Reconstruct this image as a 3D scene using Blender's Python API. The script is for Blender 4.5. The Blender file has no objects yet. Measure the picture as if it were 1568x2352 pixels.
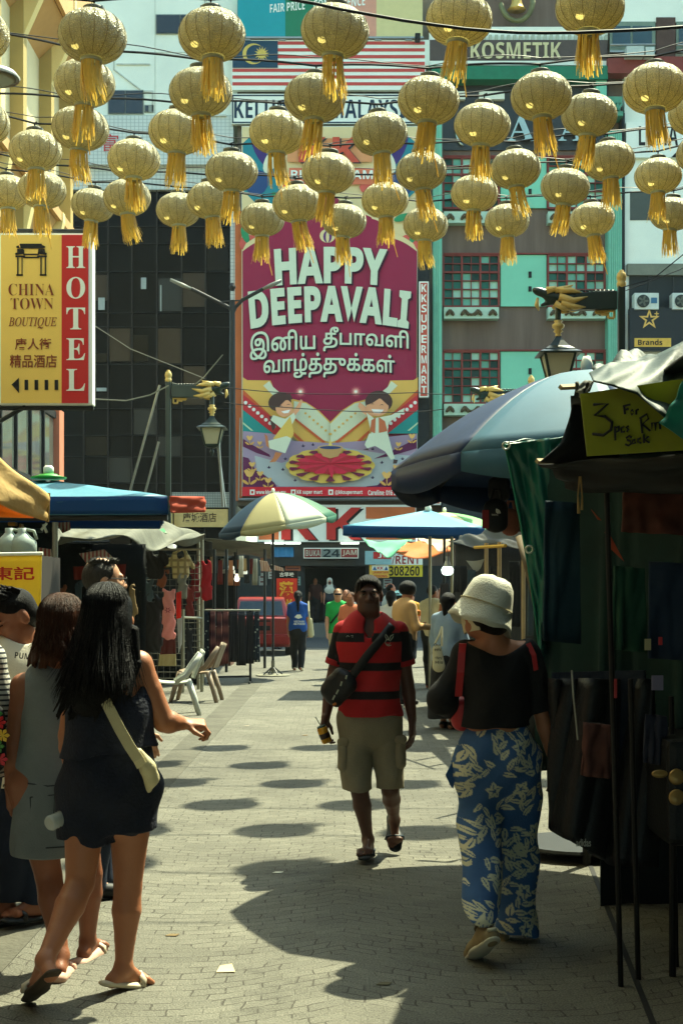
import bpy, bmesh, math, random
import numpy as np
import openvdb as vdb
from mathutils import Vector as V, Matrix as M4
rnd = random.Random(7)
C = bpy.context.scene.collection
R_ = math.radians
F, HZ, CX, CZ = 3267.0, 1364.0, 784.0, 1.574      # focal length in photo units, horizon row, centre column, eye height

# ---------------------------------------------------------------- camera, sky, sun, exposure
cam = bpy.data.cameras.new('camera'); co = bpy.data.objects.new('camera', cam); C.objects.link(co)
co.location = (0, 0, CZ); co.rotation_euler = (R_(90), 0, 0)
cam.sensor_fit = 'VERTICAL'; cam.sensor_height = 36; cam.lens = 50; cam.shift_y = 0.0797; cam.clip_end = 600
bpy.context.scene.camera = co
SUN_EL, SUN_AZ = R_(57.4), math.atan2(.577, .816)
sv = V((math.sin(SUN_AZ) * math.cos(SUN_EL), math.cos(SUN_AZ) * math.cos(SUN_EL), math.sin(SUN_EL)))
w = bpy.data.worlds.new('World'); bpy.context.scene.world = w; w.use_nodes = True
nt = w.node_tree; bg = nt.nodes['Background']
sky = nt.nodes.new('ShaderNodeTexSky'); sky.sky_type = 'NISHITA'; sky.sun_disc = False
sky.sun_elevation = SUN_EL; sky.sun_rotation = SUN_AZ; sky.dust_density = 2.0; sky.air_density = 1.0; sky.ozone_density = .6
tint = nt.nodes.new('ShaderNodeMixRGB'); tint.blend_type = 'MULTIPLY'; tint.inputs[0].default_value = 1
tint.inputs[2].default_value = (.80, 1.0, .86, 1)
nt.links.new(sky.outputs[0], tint.inputs[1]); nt.links.new(tint.outputs[0], bg.inputs[0])
bg.inputs[1].default_value = 0.15
sl = bpy.data.lights.new('sun', 'SUN'); sl.energy = 3.75; sl.angle = R_(.6); sl.color = (1, .985, .69)
so = bpy.data.objects.new('sun', sl); C.objects.link(so); so.rotation_euler = (-sv).to_track_quat('-Z', 'Y').to_euler()
so.location = (0, 0, 40)
vs = bpy.context.scene.view_settings
vs.view_transform = 'Standard'; vs.look = 'None'; vs.gamma = 1; vs.exposure = 1.76
bpy.context.scene.cycles.max_bounces = 6
bpy.context.scene.cycles.use_denoising = True

# ---------------------------------------------------------------- helpers
def P(px, py, Y): return V(((px - CX) / F * Y, Y, CZ + (HZ - py) / F * Y))
def lin(c): return tuple(((v / 255) / 12.92 if v <= 10 else (((v / 255) + .055) / 1.055) ** 2.4) for v in c)
MATS = {}
def mat(name, col, rough=.75, var=.18, vsc=4, bump=0, bsc=60, metal=0, spec=.3, col2=None, attr=None, emit=0, trans=0, stretch=(1, 1, 1), alpha=1, coat=0):
    if name in MATS: return MATS[name]
    m = bpy.data.materials.new(name); m.use_nodes = True; MATS[name] = m
    t = m.node_tree; N = t.nodes.new; L = t.links.new; b = t.nodes['Principled BSDF']
    c = lin(col)
    b.inputs['Roughness'].default_value = rough; b.inputs['Metallic'].default_value = metal
    b.inputs['Specular IOR Level'].default_value = spec; b.inputs['Coat Weight'].default_value = coat
    tc = N('ShaderNodeTexCoord'); mp = N('ShaderNodeMapping'); L(tc.outputs['Object'], mp.inputs[0]); mp.inputs['Scale'].default_value = stretch
    nz = N('ShaderNodeTexNoise'); nz.inputs['Scale'].default_value = vsc; nz.inputs['Detail'].default_value = 6; nz.inputs['Roughness'].default_value = .65
    L(mp.outputs[0], nz.inputs['Vector'])
    rp = N('ShaderNodeValToRGB'); L(nz.outputs['Fac'], rp.inputs[0])
    rp.color_ramp.elements[0].position = .28; rp.color_ramp.elements[1].position = .72
    rp.color_ramp.elements[0].color = (1 - var, 1 - var, 1 - var, 1); rp.color_ramp.elements[1].color = (1 + var * .5, 1 + var * .5, 1 + var * .5, 1)
    mx = N('ShaderNodeMixRGB'); mx.blend_type = 'MULTIPLY'; mx.inputs[0].default_value = 1; mx.inputs[1].default_value = (*c, 1)
    L(rp.outputs[0], mx.inputs[2]); out = mx.outputs[0]
    if col2 is not None:
        a = N('ShaderNodeAttribute'); a.attribute_name = attr or 'pat'
        m2 = N('ShaderNodeMixRGB'); m2.inputs[1].default_value = (*c, 1); m2.inputs[2].default_value = (*lin(col2), 1)
        L(a.outputs['Fac'], m2.inputs[0]); L(m2.outputs[0], mx.inputs[1])
    L(out, b.inputs['Base Color'])
    if bump:
        n2 = N('ShaderNodeTexNoise'); n2.inputs['Scale'].default_value = bsc; n2.inputs['Detail'].default_value = 4; L(mp.outputs[0], n2.inputs['Vector'])
        bp = N('ShaderNodeBump'); bp.inputs['Strength'].default_value = bump; bp.inputs['Distance'].default_value = .02
        L(n2.outputs['Fac'], bp.inputs['Height']); L(bp.outputs[0], b.inputs['Normal'])
    if emit:
        b.inputs['Emission Color'].default_value = (*c, 1); b.inputs['Emission Strength'].default_value = emit
    if trans:
        tr = N('ShaderNodeBsdfTranslucent'); L(out, tr.inputs[0]); ms = N('ShaderNodeMixShader'); ms.inputs[0].default_value = trans
        L(b.outputs[0], ms.inputs[1]); L(tr.outputs[0], ms.inputs[2]); L(ms.outputs[0], t.nodes['Material Output'].inputs[0])
    b.inputs['Alpha'].default_value = alpha
    return m
def tree(m): return m.node_tree, m.node_tree.nodes.new, m.node_tree.links.new, m.node_tree.nodes['Principled BSDF']

def rootloc(o):
    p = V((0, 0, 0))
    while o is not None: p = p + o.location; o = o.parent
    return p
def tag(o, label=None, cat=None, group=None, kind=None):
    for k, v in (('label', label), ('category', cat), ('group', group), ('kind', kind)):
        if v: o[k] = v
    return o
def thing(name, label, cat, loc=(0, 0, 0), group=None):
    o = bpy.data.objects.new(name, None); C.objects.link(o); o.location = loc; o.empty_display_size = .1
    return tag(o, label, cat, group)
def link(me, name, m, parent=None):
    o = bpy.data.objects.new(name, me); C.objects.link(o)
    for x in (m if isinstance(m, (list, tuple)) else [m]): me.materials.append(x)
    if parent is not None: o.parent = parent
    return o
def copy_tree(o, parent=None):
    c = o.copy(); C.objects.link(c); c.parent = parent
    for ch in list(o.children): copy_tree(ch, c)
    return c

class MB:
    def __init__(s): s.v = []; s.f = []; s.mi = []; s.cur = 0
    def add(s, vs, fs):
        n = len(s.v); s.v += [tuple(p) for p in vs]; s.f += [tuple(n + i for i in f) for f in fs]; s.mi += [s.cur] * len(fs); return s
    def box(s, x0, x1, y0, y1, z0, z1):
        if x0 > x1: x0, x1 = x1, x0
        if z0 > z1: z0, z1 = z1, z0
        return s.add([(x0, y0, z0), (x1, y0, z0), (x1, y1, z0), (x0, y1, z0), (x0, y0, z1), (x1, y0, z1), (x1, y1, z1), (x0, y1, z1)],
                     [(3, 2, 1, 0), (4, 5, 6, 7), (0, 1, 5, 4), (1, 2, 6, 5), (2, 3, 7, 6), (3, 0, 4, 7)])
    def R(s, x0, y0, x1, y1, Y, d=.1):          # a box whose front face is the photo rectangle at depth Y
        a, b = P(x0, y1, Y), P(x1, y0, Y); return s.box(a.x, b.x, Y, Y + d, a.z, b.z)
    def obox(s, c, sz, R=M4.Identity(3)):
        h = [d / 2 for d in sz]
        vs = [V(c) + R @ V((sx * h[0], sy * h[1], sz_ * h[2])) for sz_ in (-1, 1) for (sx, sy) in ((-1, -1), (1, -1), (1, 1), (-1, 1))]
        return s.add(vs, [(3, 2, 1, 0), (4, 5, 6, 7), (0, 1, 5, 4), (1, 2, 6, 5), (2, 3, 7, 6), (3, 0, 4, 7)])
    def tube(s, pts, r, n=8, flat=1.0):
        pts = [V(p) for p in pts]; rs = r if isinstance(r, (list, tuple)) else [r] * len(pts); vs = []; fs = []
        ref = V((0, 0, 1)) if abs((pts[-1] - pts[0]).normalized().z) < .9 else V((0, 1, 0))
        for i, p in enumerate(pts):
            d = (pts[min(i + 1, len(pts) - 1)] - pts[max(i - 1, 0)]).normalized()
            u = d.cross(ref).normalized(); w_ = u.cross(d)
            for j in range(n):
                a = 2 * math.pi * j / n; vs.append(p + (u * math.cos(a) + w_ * math.sin(a) * flat) * rs[i])
        for i in range(len(pts) - 1):
            for j in range(n): fs.append((i * n + j, i * n + (j + 1) % n, (i + 1) * n + (j + 1) % n, (i + 1) * n + j))
        fs.append(tuple(range(n))); fs.append(tuple(reversed(range((len(pts) - 1) * n, len(pts) * n))))
        return s.add(vs, fs)
    def lathe(s, prof, c=(0, 0, 0), n=20, cap=True):
        c = V(c); vs = []; fs = []
        for r, z in prof:
            for j in range(n): a = 2 * math.pi * j / n; vs.append(c + V((r * math.cos(a), r * math.sin(a), z)))
        for i in range(len(prof) - 1):
            for j in range(n): fs.append((i * n + j, i * n + (j + 1) % n, (i + 1) * n + (j + 1) % n, (i + 1) * n + j))
        if cap: fs.append(tuple(reversed(range(n)))); fs.append(tuple(range((len(prof) - 1) * n, len(prof) * n)))
        return s.add(vs, fs)
    def poly(s, pts): return s.add(pts, [tuple(range(len(pts)))])
    def prism(s, pts, vec):
        n = len(pts); vec = V(vec); pts = [V(p) for p in pts]
        return s.add(pts + [p + vec for p in pts], [tuple(range(n)), tuple(reversed(range(n, 2 * n)))] + [(i, n + i, n + (i + 1) % n, (i + 1) % n) for i in range(n)])
    def sheet(s, fn, nu, nv, closed=False):
        vs = [fn(i / nu, j / nv) for j in range(nv + 1) for i in range(nu + 1)]; W = nu + 1
        return s.add(vs, [(j * W + i, j * W + i + 1, (j + 1) * W + i + 1, (j + 1) * W + i) for j in range(nv) for i in range(nu)])
    def build(s, name, m, parent=None, smooth=False, bevel=0, solid=0):
        me = bpy.data.meshes.new(name); o_ = rootloc(parent) if parent is not None else V((0, 0, 0))
        vs = [(x - o_.x, y - o_.y, z - o_.z) for x, y, z in s.v]
        if parent is None and vs:
            lo = V([min(v[i] for v in vs) for i in range(3)]); hi = V([max(v[i] for v in vs) for i in range(3)])
            o_ = V(((lo.x + hi.x) / 2, (lo.y + hi.y) / 2, lo.z)); vs = [(x - o_.x, y - o_.y, z - o_.z) for x, y, z in vs]
        me.from_pydata(vs, [], s.f); me.update()
        o = link(me, name, m, parent)
        if parent is None: o.location = o_
        if any(s.mi): me.polygons.foreach_set('material_index', s.mi)
        bm = bmesh.new(); bm.from_mesh(me); bmesh.ops.recalc_face_normals(bm, faces=bm.faces)
        if bevel: bmesh.ops.bevel(bm, geom=[e for e in bm.edges if len(e.link_faces) == 2 and e.calc_face_angle(0) > .5], offset=bevel, segments=2, affect='EDGES', profile=.6)
        bm.to_mesh(me); bm.free()
        if smooth: me.polygons.foreach_set('use_smooth', [True] * len(me.polygons))
        if solid:
            md = o.modifiers.new('thickness', 'SOLIDIFY'); md.thickness = solid; md.offset = 0
        return o

def sb(t):
    o = ''
    for ch in t:
        if 'A' <= ch <= 'Z': o += chr(0x1D5D4 + ord(ch) - 65)
        elif 'a' <= ch <= 'z': o += chr(0x1D5EE + ord(ch) - 97)
        elif '0' <= ch <= '9': o += chr(0x1D7EC + ord(ch) - 48)
        else: o += ch
    return o
def serif(t): return ''.join(chr(0x1D400 + ord(x) - 65) if 'A' <= x <= 'Z' else x for x in t)
def ital(t): return ''.join(chr(0x1D434 + ord(x) - 65) if 'A' <= x <= 'Z' else x for x in t)
def font_verts(body, offset=0, split=False, spacing=1.0, align='LEFT'):
    """outline text -> (verts Nx2, faces), in font units"""
    cu = bpy.data.curves.new('lettering', 'FONT'); cu.body = body; cu.size = 1; cu.fill_mode = 'FRONT'; cu.resolution_u = 3; cu.space_character = spacing; cu.align_x = align
    if not split: cu.offset = offset
    o = bpy.data.objects.new('lettering', cu); C.objects.link(o); dg = bpy.context.evaluated_depsgraph_get(); ev = o.evaluated_get(dg)
    if not split:
        me = bpy.data.meshes.new_from_object(ev); vs = [(v.co.x, v.co.y, 0) for v in me.vertices]; fs = [tuple(p.vertices) for p in me.polygons]; bpy.data.meshes.remove(me)
    else:
        cv = o.to_curve(dg).copy(); loops = []
        def bez(s):
            pts = []; bp = s.bezier_points; n = len(bp)
            for i in range(n):
                a, b = bp[i], bp[(i + 1) % n]
                for q in range(5):
                    t = q / 5; pts.append(((1 - t) ** 3 * a.co + 3 * (1 - t) ** 2 * t * a.handle_right + 3 * (1 - t) * t * t * b.handle_left + t ** 3 * b.co).xy)
            return pts
        for s in cv.splines: loops.append(bez(s) if s.type == 'BEZIER' else [p.co.xy for p in s.points])
        # non-zero winding fill by thin rows, thickened by offset (the font's strokes cross themselves)
        ys = [p.y for l in loops for p in l]; y0, y1 = min(ys), max(ys); N = 84; st = (y1 - y0) / N; rows = []
        for i in range(-4, N + 5):
            y = y0 + (i + .5) * st; cr = []
            for l in loops:
                for a_, b_ in zip(l, l[1:] + l[:1]):
                    if (a_.y > y) != (b_.y > y): cr.append((a_.x + (y - a_.y) * (b_.x - a_.x) / (b_.y - a_.y), 1 if b_.y > a_.y else -1))
            cr.sort(); wn = 0; sp = []
            for x_, d_ in cr:
                if wn == 0: x_s = x_
                wn += d_
                if wn == 0 and x_ - x_s > 1e-5: sp.append((x_s, x_))
            rows.append(sp)
        vs = []; fs = []; q = int(offset / st) if st else 0
        for i in range(len(rows)):
            sp = sorted((a_ - (max(0, offset ** 2 - (j * st) ** 2)) ** .5, b_ + (max(0, offset ** 2 - (j * st) ** 2)) ** .5) for j in range(-q, q + 1) if 0 <= i + j < len(rows) for a_, b_ in rows[i + j]); mg = []
            for a_, b_ in sp:
                if mg and a_ <= mg[-1][1]: mg[-1][1] = max(mg[-1][1], b_)
                else: mg.append([a_, b_])
            ya = y0 + (i - 4) * st
            for a_, b_ in mg: n = len(vs); vs += [(a_, ya, 0), (b_, ya, 0), (b_, ya + st, 0), (a_, ya + st, 0)]; fs.append((n, n + 1, n + 2, n + 3))
    bpy.data.objects.remove(o); bpy.data.curves.remove(cu)
    return vs, fs
def text(body, rect, Y, m, parent, name='lettering', offset=0, warp=None, split=False, spacing=1.0, frame=None, align='LEFT'):
    """text whose ink fills the photo rectangle rect at depth Y; frame=(origin, right, up) places it on another plane, rect then in metres"""
    vs, fs = font_verts(body, offset, split, spacing, align)
    xs = [v[0] for v in vs]; ys = [v[1] for v in vs]; x0, x1, y0, y1 = min(xs), max(xs), min(ys), max(ys); mb = MB(); out = []
    for x, y, k in vs:
        u = rect[0] + (x - x0) / max(1e-6, x1 - x0) * (rect[2] - rect[0]); v = rect[3] + (y - y0) / max(1e-6, y1 - y0) * (rect[1] - rect[3])
        if warp: u, v = warp(u, v)
        if frame: out.append(frame[0] + frame[1] * u + frame[2] * v + frame[1].cross(frame[2]) * (.0004 * k))
        else: p = P(u, v, Y); p.y -= .0012 * k; out.append(p)
    mb.add(out, fs)
    return mb.build(name, m, parent)
# ================================================================ ground
def paving_material():
    m = mat('paving', (110, 108, 97), .88, .34, .8); t, N, L, b = tree(m)
    col = b.inputs['Base Color'].links[0].from_socket
    tc = N('ShaderNodeTexCoord'); sx = N('ShaderNodeSeparateXYZ'); L(tc.outputs['Object'], sx.inputs[0])
    def mth(op, a, c=None):
        n = N('ShaderNodeMath'); n.operation = op
        for i, q in enumerate((a, c)):
            if q is None: continue
            if isinstance(q, (int, float)): n.inputs[i].default_value = q
            else: L(q, n.inputs[i])
        return n.outputs[0]
    wob = N('ShaderNodeTexNoise'); wob.inputs['Scale'].default_value = 3.6; wob.inputs['Detail'].default_value = 4; L(tc.outputs['Object'], wob.inputs['Vector'])
    arc = mth('MULTIPLY', mth('ABSOLUTE', mth('SINE', mth('MULTIPLY', sx.outputs['X'], 2.1))), .33)
    yy = mth('ADD', mth('ADD', sx.outputs['Y'], arc), mth('MULTIPLY', wob.outputs['Fac'], .09))
    xx = mth('ADD', sx.outputs['X'], mth('MULTIPLY', wob.outputs['Fac'], .10))
    cb = N('ShaderNodeCombineXYZ'); L(xx, cb.inputs[0]); L(yy, cb.inputs[1])
    br = N('ShaderNodeTexBrick'); L(cb.outputs[0], br.inputs['Vector']); br.inputs['Scale'].default_value = 1
    br.inputs['Brick Width'].default_value = .135; br.inputs['Row Height'].default_value = .085; br.inputs['Mortar Size'].default_value = .0038; br.inputs['Mortar Smooth'].default_value = .3
    br.inputs['Color1'].default_value = (1, 1, 1, 1); br.inputs['Color2'].default_value = (.80, .80, .80, 1); br.inputs['Mortar'].default_value = (.9, .9, .9, 1)
    brk = N('ShaderNodeTexNoise'); brk.inputs['Scale'].default_value = 5; brk.inputs['Detail'].default_value = 3; L(tc.outputs['Object'], brk.inputs['Vector'])
    gap = mth('MULTIPLY', br.outputs['Fac'], mth('GREATER_THAN', brk.outputs['Fac'], .5))
    sp = N('ShaderNodeTexNoise'); sp.inputs['Scale'].default_value = 120; sp.inputs['Detail'].default_value = 3; L(tc.outputs['Object'], sp.inputs['Vector'])
    spr = N('ShaderNodeMapRange'); spr.inputs[1].default_value = .3; spr.inputs[2].default_value = .7; spr.inputs[3].default_value = .45; spr.inputs[4].default_value = 1.35; L(sp.outputs['Fac'], spr.inputs[0])
    m1 = N('ShaderNodeMixRGB'); m1.blend_type = 'MULTIPLY'; m1.inputs[0].default_value = 1; L(col, m1.inputs[1]); L(br.outputs['Color'], m1.inputs[2])
    m2 = N('ShaderNodeMixRGB'); m2.blend_type = 'MULTIPLY'; m2.inputs[0].default_value = 1; L(m1.outputs[0], m2.inputs[1]); L(spr.outputs[0], m2.inputs[2])
    st = N('ShaderNodeTexNoise'); st.inputs['Scale'].default_value = 1.7; st.inputs['Detail'].default_value = 8; st.inputs['Roughness'].default_value = .75; L(tc.outputs['Object'], st.inputs['Vector'])
    sr = N('ShaderNodeMapRange'); sr.inputs[1].default_value = .56; sr.inputs[2].default_value = .7; sr.inputs[3].default_value = 1; sr.inputs[4].default_value = .62; L(st.outputs['Fac'], sr.inputs[0])
    m4 = N('ShaderNodeMixRGB'); m4.blend_type = 'MULTIPLY'; m4.inputs[0].default_value = 1; L(m2.outputs[0], m4.inputs[1]); L(sr.outputs[0], m4.inputs[2]); m2 = m4
    gv = N('ShaderNodeTexVoronoi'); gv.inputs['Scale'].default_value = 2.6; L(tc.outputs['Object'], gv.inputs['Vector']); gr_ = N('ShaderNodeMapRange'); gr_.inputs[1].default_value = .05; gr_.inputs[2].default_value = .075; gr_.inputs[3].default_value = .55; gr_.inputs[4].default_value = 1; L(gv.outputs['Distance'], gr_.inputs[0])
    m5 = N('ShaderNodeMixRGB'); m5.blend_type = 'MULTIPLY'; m5.inputs[0].default_value = 1; L(m2.outputs[0], m5.inputs[1]); L(gr_.outputs[0], m5.inputs[2]); m2 = m5
    m3 = N('ShaderNodeMixRGB'); L(gap, m3.inputs[0]); L(m2.outputs[0], m3.inputs[1]); m3.inputs[2].default_value = (.05, .045, .035, 1)
    L(m3.outputs[0], b.inputs['Base Color'])
    h = mth('SUBTRACT', mth('MULTIPLY', sp.outputs['Fac'], .4), br.outputs['Fac'])
    bp = N('ShaderNodeBump'); bp.inputs['Strength'].default_value = .8; bp.inputs['Distance'].default_value = .014; L(h, bp.inputs['Height']); L(bp.outputs[0], b.inputs['Normal'])
    return m
PAVE = paving_material()
g = MB().box(-60, 60, -6, 120, -.2, 0).build('ground', PAVE); tag(g, 'grey fan pattern cobble paving of the market street', 'paving', kind='structure')
asph = mat('asphalt', (62, 64, 64), .9, .25, 2, .4, 90)
o = MB().box(-60, 60, 41.5, 51.0, .002, .006).build('road', asph); tag(o, 'dark asphalt road crossing before the shops', 'road', kind='structure')
drain_m = mat('drain_stone', (84, 82, 72), .9, .4, 2.2, .6, 30)
mb = MB()
def gp(px, py): Y = CZ * F / (py - HZ); return V(((px - CX) / F * Y, Y, 0))
a0, a1, b0, b1 = gp(325, 1790), gp(395, 1790), gp(553, 1575), gp(600, 1575)
ex = (a0 - b0) * .8
q = [a0 + ex, a1 + ex, b1 - ex * .2, b0 - ex * .2]
mb.prism([V((p.x, p.y, .0)) for p in q], (0, 0, .004))
o = mb.build('drain_strip', drain_m); tag(o, 'strip of dark drain covers set in the paving', 'drain', kind='structure')
mb = MB(); p0, p1 = gp(1225, 1660), gp(1490, 2330); n = (p1 - p0).normalized().cross(V((0, 0, 1))) * .012
mb.prism([p0 - n, p0 + n, p1 + n + (p1 - p0) * .3, p1 - n + (p1 - p0) * .3], (0, 0, .003))
o = mb.build('paving_groove', mat('groove', (24, 24, 24))); tag(o, 'dark groove line between paving and stall pitch', 'groove', kind='structure')

# ================================================================ materials for buildings
white = mat('white_paint', (236, 240, 222), .8, .12, .35, .15, 8)
wtile = mat('white_tile', (206, 212, 202), .5, .1, 1)
def grid_lines(m, sx, sz, dark, wdt=.06, offx=0):
    t, N, L, b = tree(m); col = b.inputs['Base Color'].links[0].from_socket
    tc = N('ShaderNodeTexCoord'); s = N('ShaderNodeSeparateXYZ'); L(tc.outputs['Object'], s.inputs[0]); prev = None
    for ax, st in (('X', sx), ('Z', sz)):
        if not st: continue
        d = N('ShaderNodeMath'); d.operation = 'DIVIDE'; L(s.outputs[ax], d.inputs[0]); d.inputs[1].default_value = st
        f = N('ShaderNodeMath'); f.operation = 'FRACT'; L(d.outputs[0], f.inputs[0])
        c = N('ShaderNodeMath'); c.operation = 'LESS_THAN'; L(f.outputs[0], c.inputs[0]); c.inputs[1].default_value = wdt
        if prev: k = N('ShaderNodeMath'); k.operation = 'MAXIMUM'; L(prev, k.inputs[0]); L(c.outputs[0], k.inputs[1]); prev = k.outputs[0]
        else: prev = c.outputs[0]
    mx = N('ShaderNodeMixRGB'); L(prev, mx.inputs[0]); L(col, mx.inputs[1]); mx.inputs[2].default_value = (*lin(dark), 1); L(mx.outputs[0], b.inputs['Base Color'])
grid_lines(wtile, .15, .13, (160, 168, 160), .14)
cream = mat('cream_render', (232, 208, 140), .85, .14, .6, .3, 30)
dkglass = mat('dark_window_glass', (18, 24, 26), .08, .2, .5, spec=.6)
glass_hotel = mat('tinted_curtain_glass', (8, 14, 17), .25, .35, .35, .03, 1.2, spec=.06)
frame_d = mat('dark_frame', (34, 36, 36), .5)
bronze = mat('bronze_mullion', (46, 40, 34), .6, .2, 2)
black = mat('black_matt', (12, 13, 14), .6)
brown = mat('brown_render', (116, 98, 86), .85, .35, .9, .2, 12, stretch=(2.2, 1, .16))
mint = mat('mint_panel', (128, 204, 170), .6, .12, .6)
mintcol = mat('mint_column', (120, 198, 168), .6, .2, 1.2, stretch=(6, 6, .3))
redframe = mat('red_window_frame', (128, 52, 44), .6)
teals = [mat('pane_dark_teal', (18, 66, 58), .3, .2, .4, spec=.15), mat('pane_teal', (34, 112, 98), .3, .2, .4, spec=.15), mat('pane_pale_mint', (168, 220, 194), .3, .15, .4), mat('pane_mint', (110, 186, 160), .3, .2, .4)]

orange = mat('orange_paint', (206, 112, 62), .7, .2, .7)
redp = mat('red_paint', (190, 44, 38), .6, .12, 1.5)
signw = mat('sign_white', (236, 240, 224), .5, .08, 1)
navy = mat('navy_ink', (26, 50, 70), .6, .05)
gold = mat('gold_paint', (216, 178, 92), .4, .15, 8, metal=.35)
steel = mat('galvanised_steel', (150, 152, 146), .4, .15, 6, metal=.7)
YF = 52.0
def lettering(body, rect, m, parent, Y, **k): return text(body, rect, Y, m, parent, **k)

# ---------------------------------------------------------------- white apartment block + tile band
wb = thing('apartment_building', 'white painted apartment block with small dark windows and tiled band', 'building', (P(320, 400, YF).x, YF, 0))
MB().R(-250, -30, 545, 265, YF, 8).build('wall', white, wb)
MB().R(-250, 265, 536, 378, YF - .18, .5).build('tile_band', wtile, wb)
MB().R(-250, 378, 545, 436, YF + .1, 8).build('tile_soffit', wtile, wb)
mb = MB(); mb.R(355, 263, 520, 267, YF - .25, .3).R(268, 146, 345, 149, YF - .05, .06).R(326, 208, 352, 212, YF - .06, .07).R(349, 212, 352, 256, YF - .06, .07)
mb.tube([P(322, 206, YF - .03), P(262, 160, YF - .03), P(262, 100, YF - .03)], .03, 6).tube([P(472, -60, YF - .05), P(472, 30, YF - .05)], .04, 6).tube([P(208, -60, YF - .05), P(208, 250, YF - .05)], .05, 6)
mb.build('pipework', mat('old_pipe', (196, 198, 182), .8, .3, 3), wb)
for (x0, y0, x1, y1, mul) in ((360, 35, 440, 76, 414), (250, 209, 328, 260, 288), (140, 200, 175, 255, 158), (334, 243, 351, 256, 342)):
    wf = MB().R(x0 - 2, y0 - 2, x1 + 2, y1 + 2, YF - .06, .05).build('window_frame', mat('window_frame_grey', (140, 146, 136)), wb)
    mb = MB().R(x0, y0, mul - 1, y1, YF - .09, .03)
    if x1 - mul > 10: mb.R(mul + 1, y0, x1, y1, YF - .09, .03)
    mb.build('pane', dkglass, wf)
# stains / plaster seams
mb = MB()
for x in (356, 206): mb.R(x, -200, x + 1, 262, YF - .012, .01)
mb.R(206, 120, 545, 121, YF - .012, .01); mb.build('plaster_seam', mat('seam', (188, 192, 176)), wb)
o = lettering('富', (236, 308, 272, 348), redp, wb, YF - .3); o.name = 'red_character'

# ---------------------------------------------------------------- hotel with dark curtain wall
hb = thing('hotel_building', 'dark glass curtain wall hotel with thin bronze mullions', 'building', (P(330, 1300, YF).x, YF, 0))
MB().R(120, 436, 532, 1475, YF + .35, 8).build('wall', glass_hotel, hb)
xs = [135, 192, 248, 303, 360, 417, 472, 526]
mb = MB()
for x in xs[1:-1]: mb.R(x - 1.4, 436, x + 1.4, 1240, YF + .2, .16)
mb.build('mullion', bronze, hb)
mb = MB()
for y in (520, 560, 624, 718, 751, 837, 939, 1000, 1049, 1110): mb.R(124, y - .8, 530, y + .8, YF + .26, .1)
mb.build('transom', mat('dark_transom', (20, 23, 24), .6), hb)
refl = [mat('brown_reflection', (54, 42, 30), .3, .35, .6, spec=.2), mat('glass_ink', (5, 10, 13), .2, .2, .5, spec=.12), mat('grey_reflection', (36, 42, 42), .3, .35, .6, spec=.2)]  # brown and grey tints paint reflections onto the curtain glass
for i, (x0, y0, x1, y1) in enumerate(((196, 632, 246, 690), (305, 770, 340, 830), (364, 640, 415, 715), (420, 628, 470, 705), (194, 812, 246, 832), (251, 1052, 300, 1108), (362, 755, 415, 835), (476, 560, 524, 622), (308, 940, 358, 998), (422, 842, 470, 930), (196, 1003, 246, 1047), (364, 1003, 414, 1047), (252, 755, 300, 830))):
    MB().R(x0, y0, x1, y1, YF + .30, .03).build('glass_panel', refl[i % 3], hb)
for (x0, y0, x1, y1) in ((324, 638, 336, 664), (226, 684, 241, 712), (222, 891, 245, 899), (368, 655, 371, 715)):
    MB().R(x0, y0, x1, y1, YF + .24, .05).build('bright_reflection_panel', mat('pale_reflection', (160, 166, 158), .5), hb)  # bright reflections painted on the glass as pale panels
MB().R(529, 486, 540, 836, YF - .1, .6).build('tile_pilaster', wtile, hb)
MB().R(395, 1131, 528, 1166, YF - .05, .5).build('tiled_spandrel', mat('mosaic', (150, 152, 140), .6, .2, 3), hb); grid_lines(MATS['mosaic'], .09, .09, (96, 100, 92), .2)
MB().R(120, 1240, 540, 1245, YF - 1, 1.3).build('canopy', frame_d, hb)
hs = thing('shop_sign', 'cream horizontal sign with dark Chinese characters under the tiled spandrel', 'sign', P(460, 1210, YF - .3))
MB().R(400, 1170, 523, 1211, YF - .3, .2).build('sign_board', mat('cream_sign', (206, 174, 108), .6), hs)
lettering('唐城酒店', (420, 1178, 497, 1200), mat('dark_brown_ink', (70, 52, 34)), hs, YF - .31, offset=.012)
hs = thing('shop_sign', 'small cream sign piece with black characters beside the wider cream sign', 'sign', P(380, 1210, YF - .5))
MB().R(355, 1176, 396, 1211, YF - .5, .15).build('sign_board', MATS['cream_sign'], hs)
lettering('弘', (366, 1182, 392, 1205), black, hs, YF - .51, offset=.015)

# ---------------------------------------------------------------- supermarket building in the middle
kb = thing('supermarket_building', 'supermarket shop building behind the big festival banner', 'building', (P(780, 1300, YF).x, YF, 0))
MB().R(545, -30, 1016, 1162, YF + .1, 8).build('wall', mat('grey_render', (120, 112, 100), .85, .3, .6), kb)
MB().R(540, 486, 556, 1150, YF - .3, .5).build('pillar', orange, kb)
MB().R(958, 300, 985, 1165, YF - .1, .3).build('dark_recess', frame_d, kb)
MB().R(545, 1245, 985, 1300, YF - .2, 8).build('shop_header', mat('shop_header_grey', (70, 70, 66)), kb)
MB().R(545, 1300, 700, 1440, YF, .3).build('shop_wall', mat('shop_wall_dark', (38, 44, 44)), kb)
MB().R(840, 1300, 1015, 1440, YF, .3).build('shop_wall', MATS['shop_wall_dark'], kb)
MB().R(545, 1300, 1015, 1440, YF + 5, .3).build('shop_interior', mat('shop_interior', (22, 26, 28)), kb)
o = MB().box(P(120, 0, 51).x, P(1600, 0, 51).x, 51.0, 60, 0, .5).build('five_foot_way', mat('step_concrete', (96, 96, 90), .9, .2, 1)); tag(o, 'raised concrete walkway in front of the shops', 'walkway', kind='structure')
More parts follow.
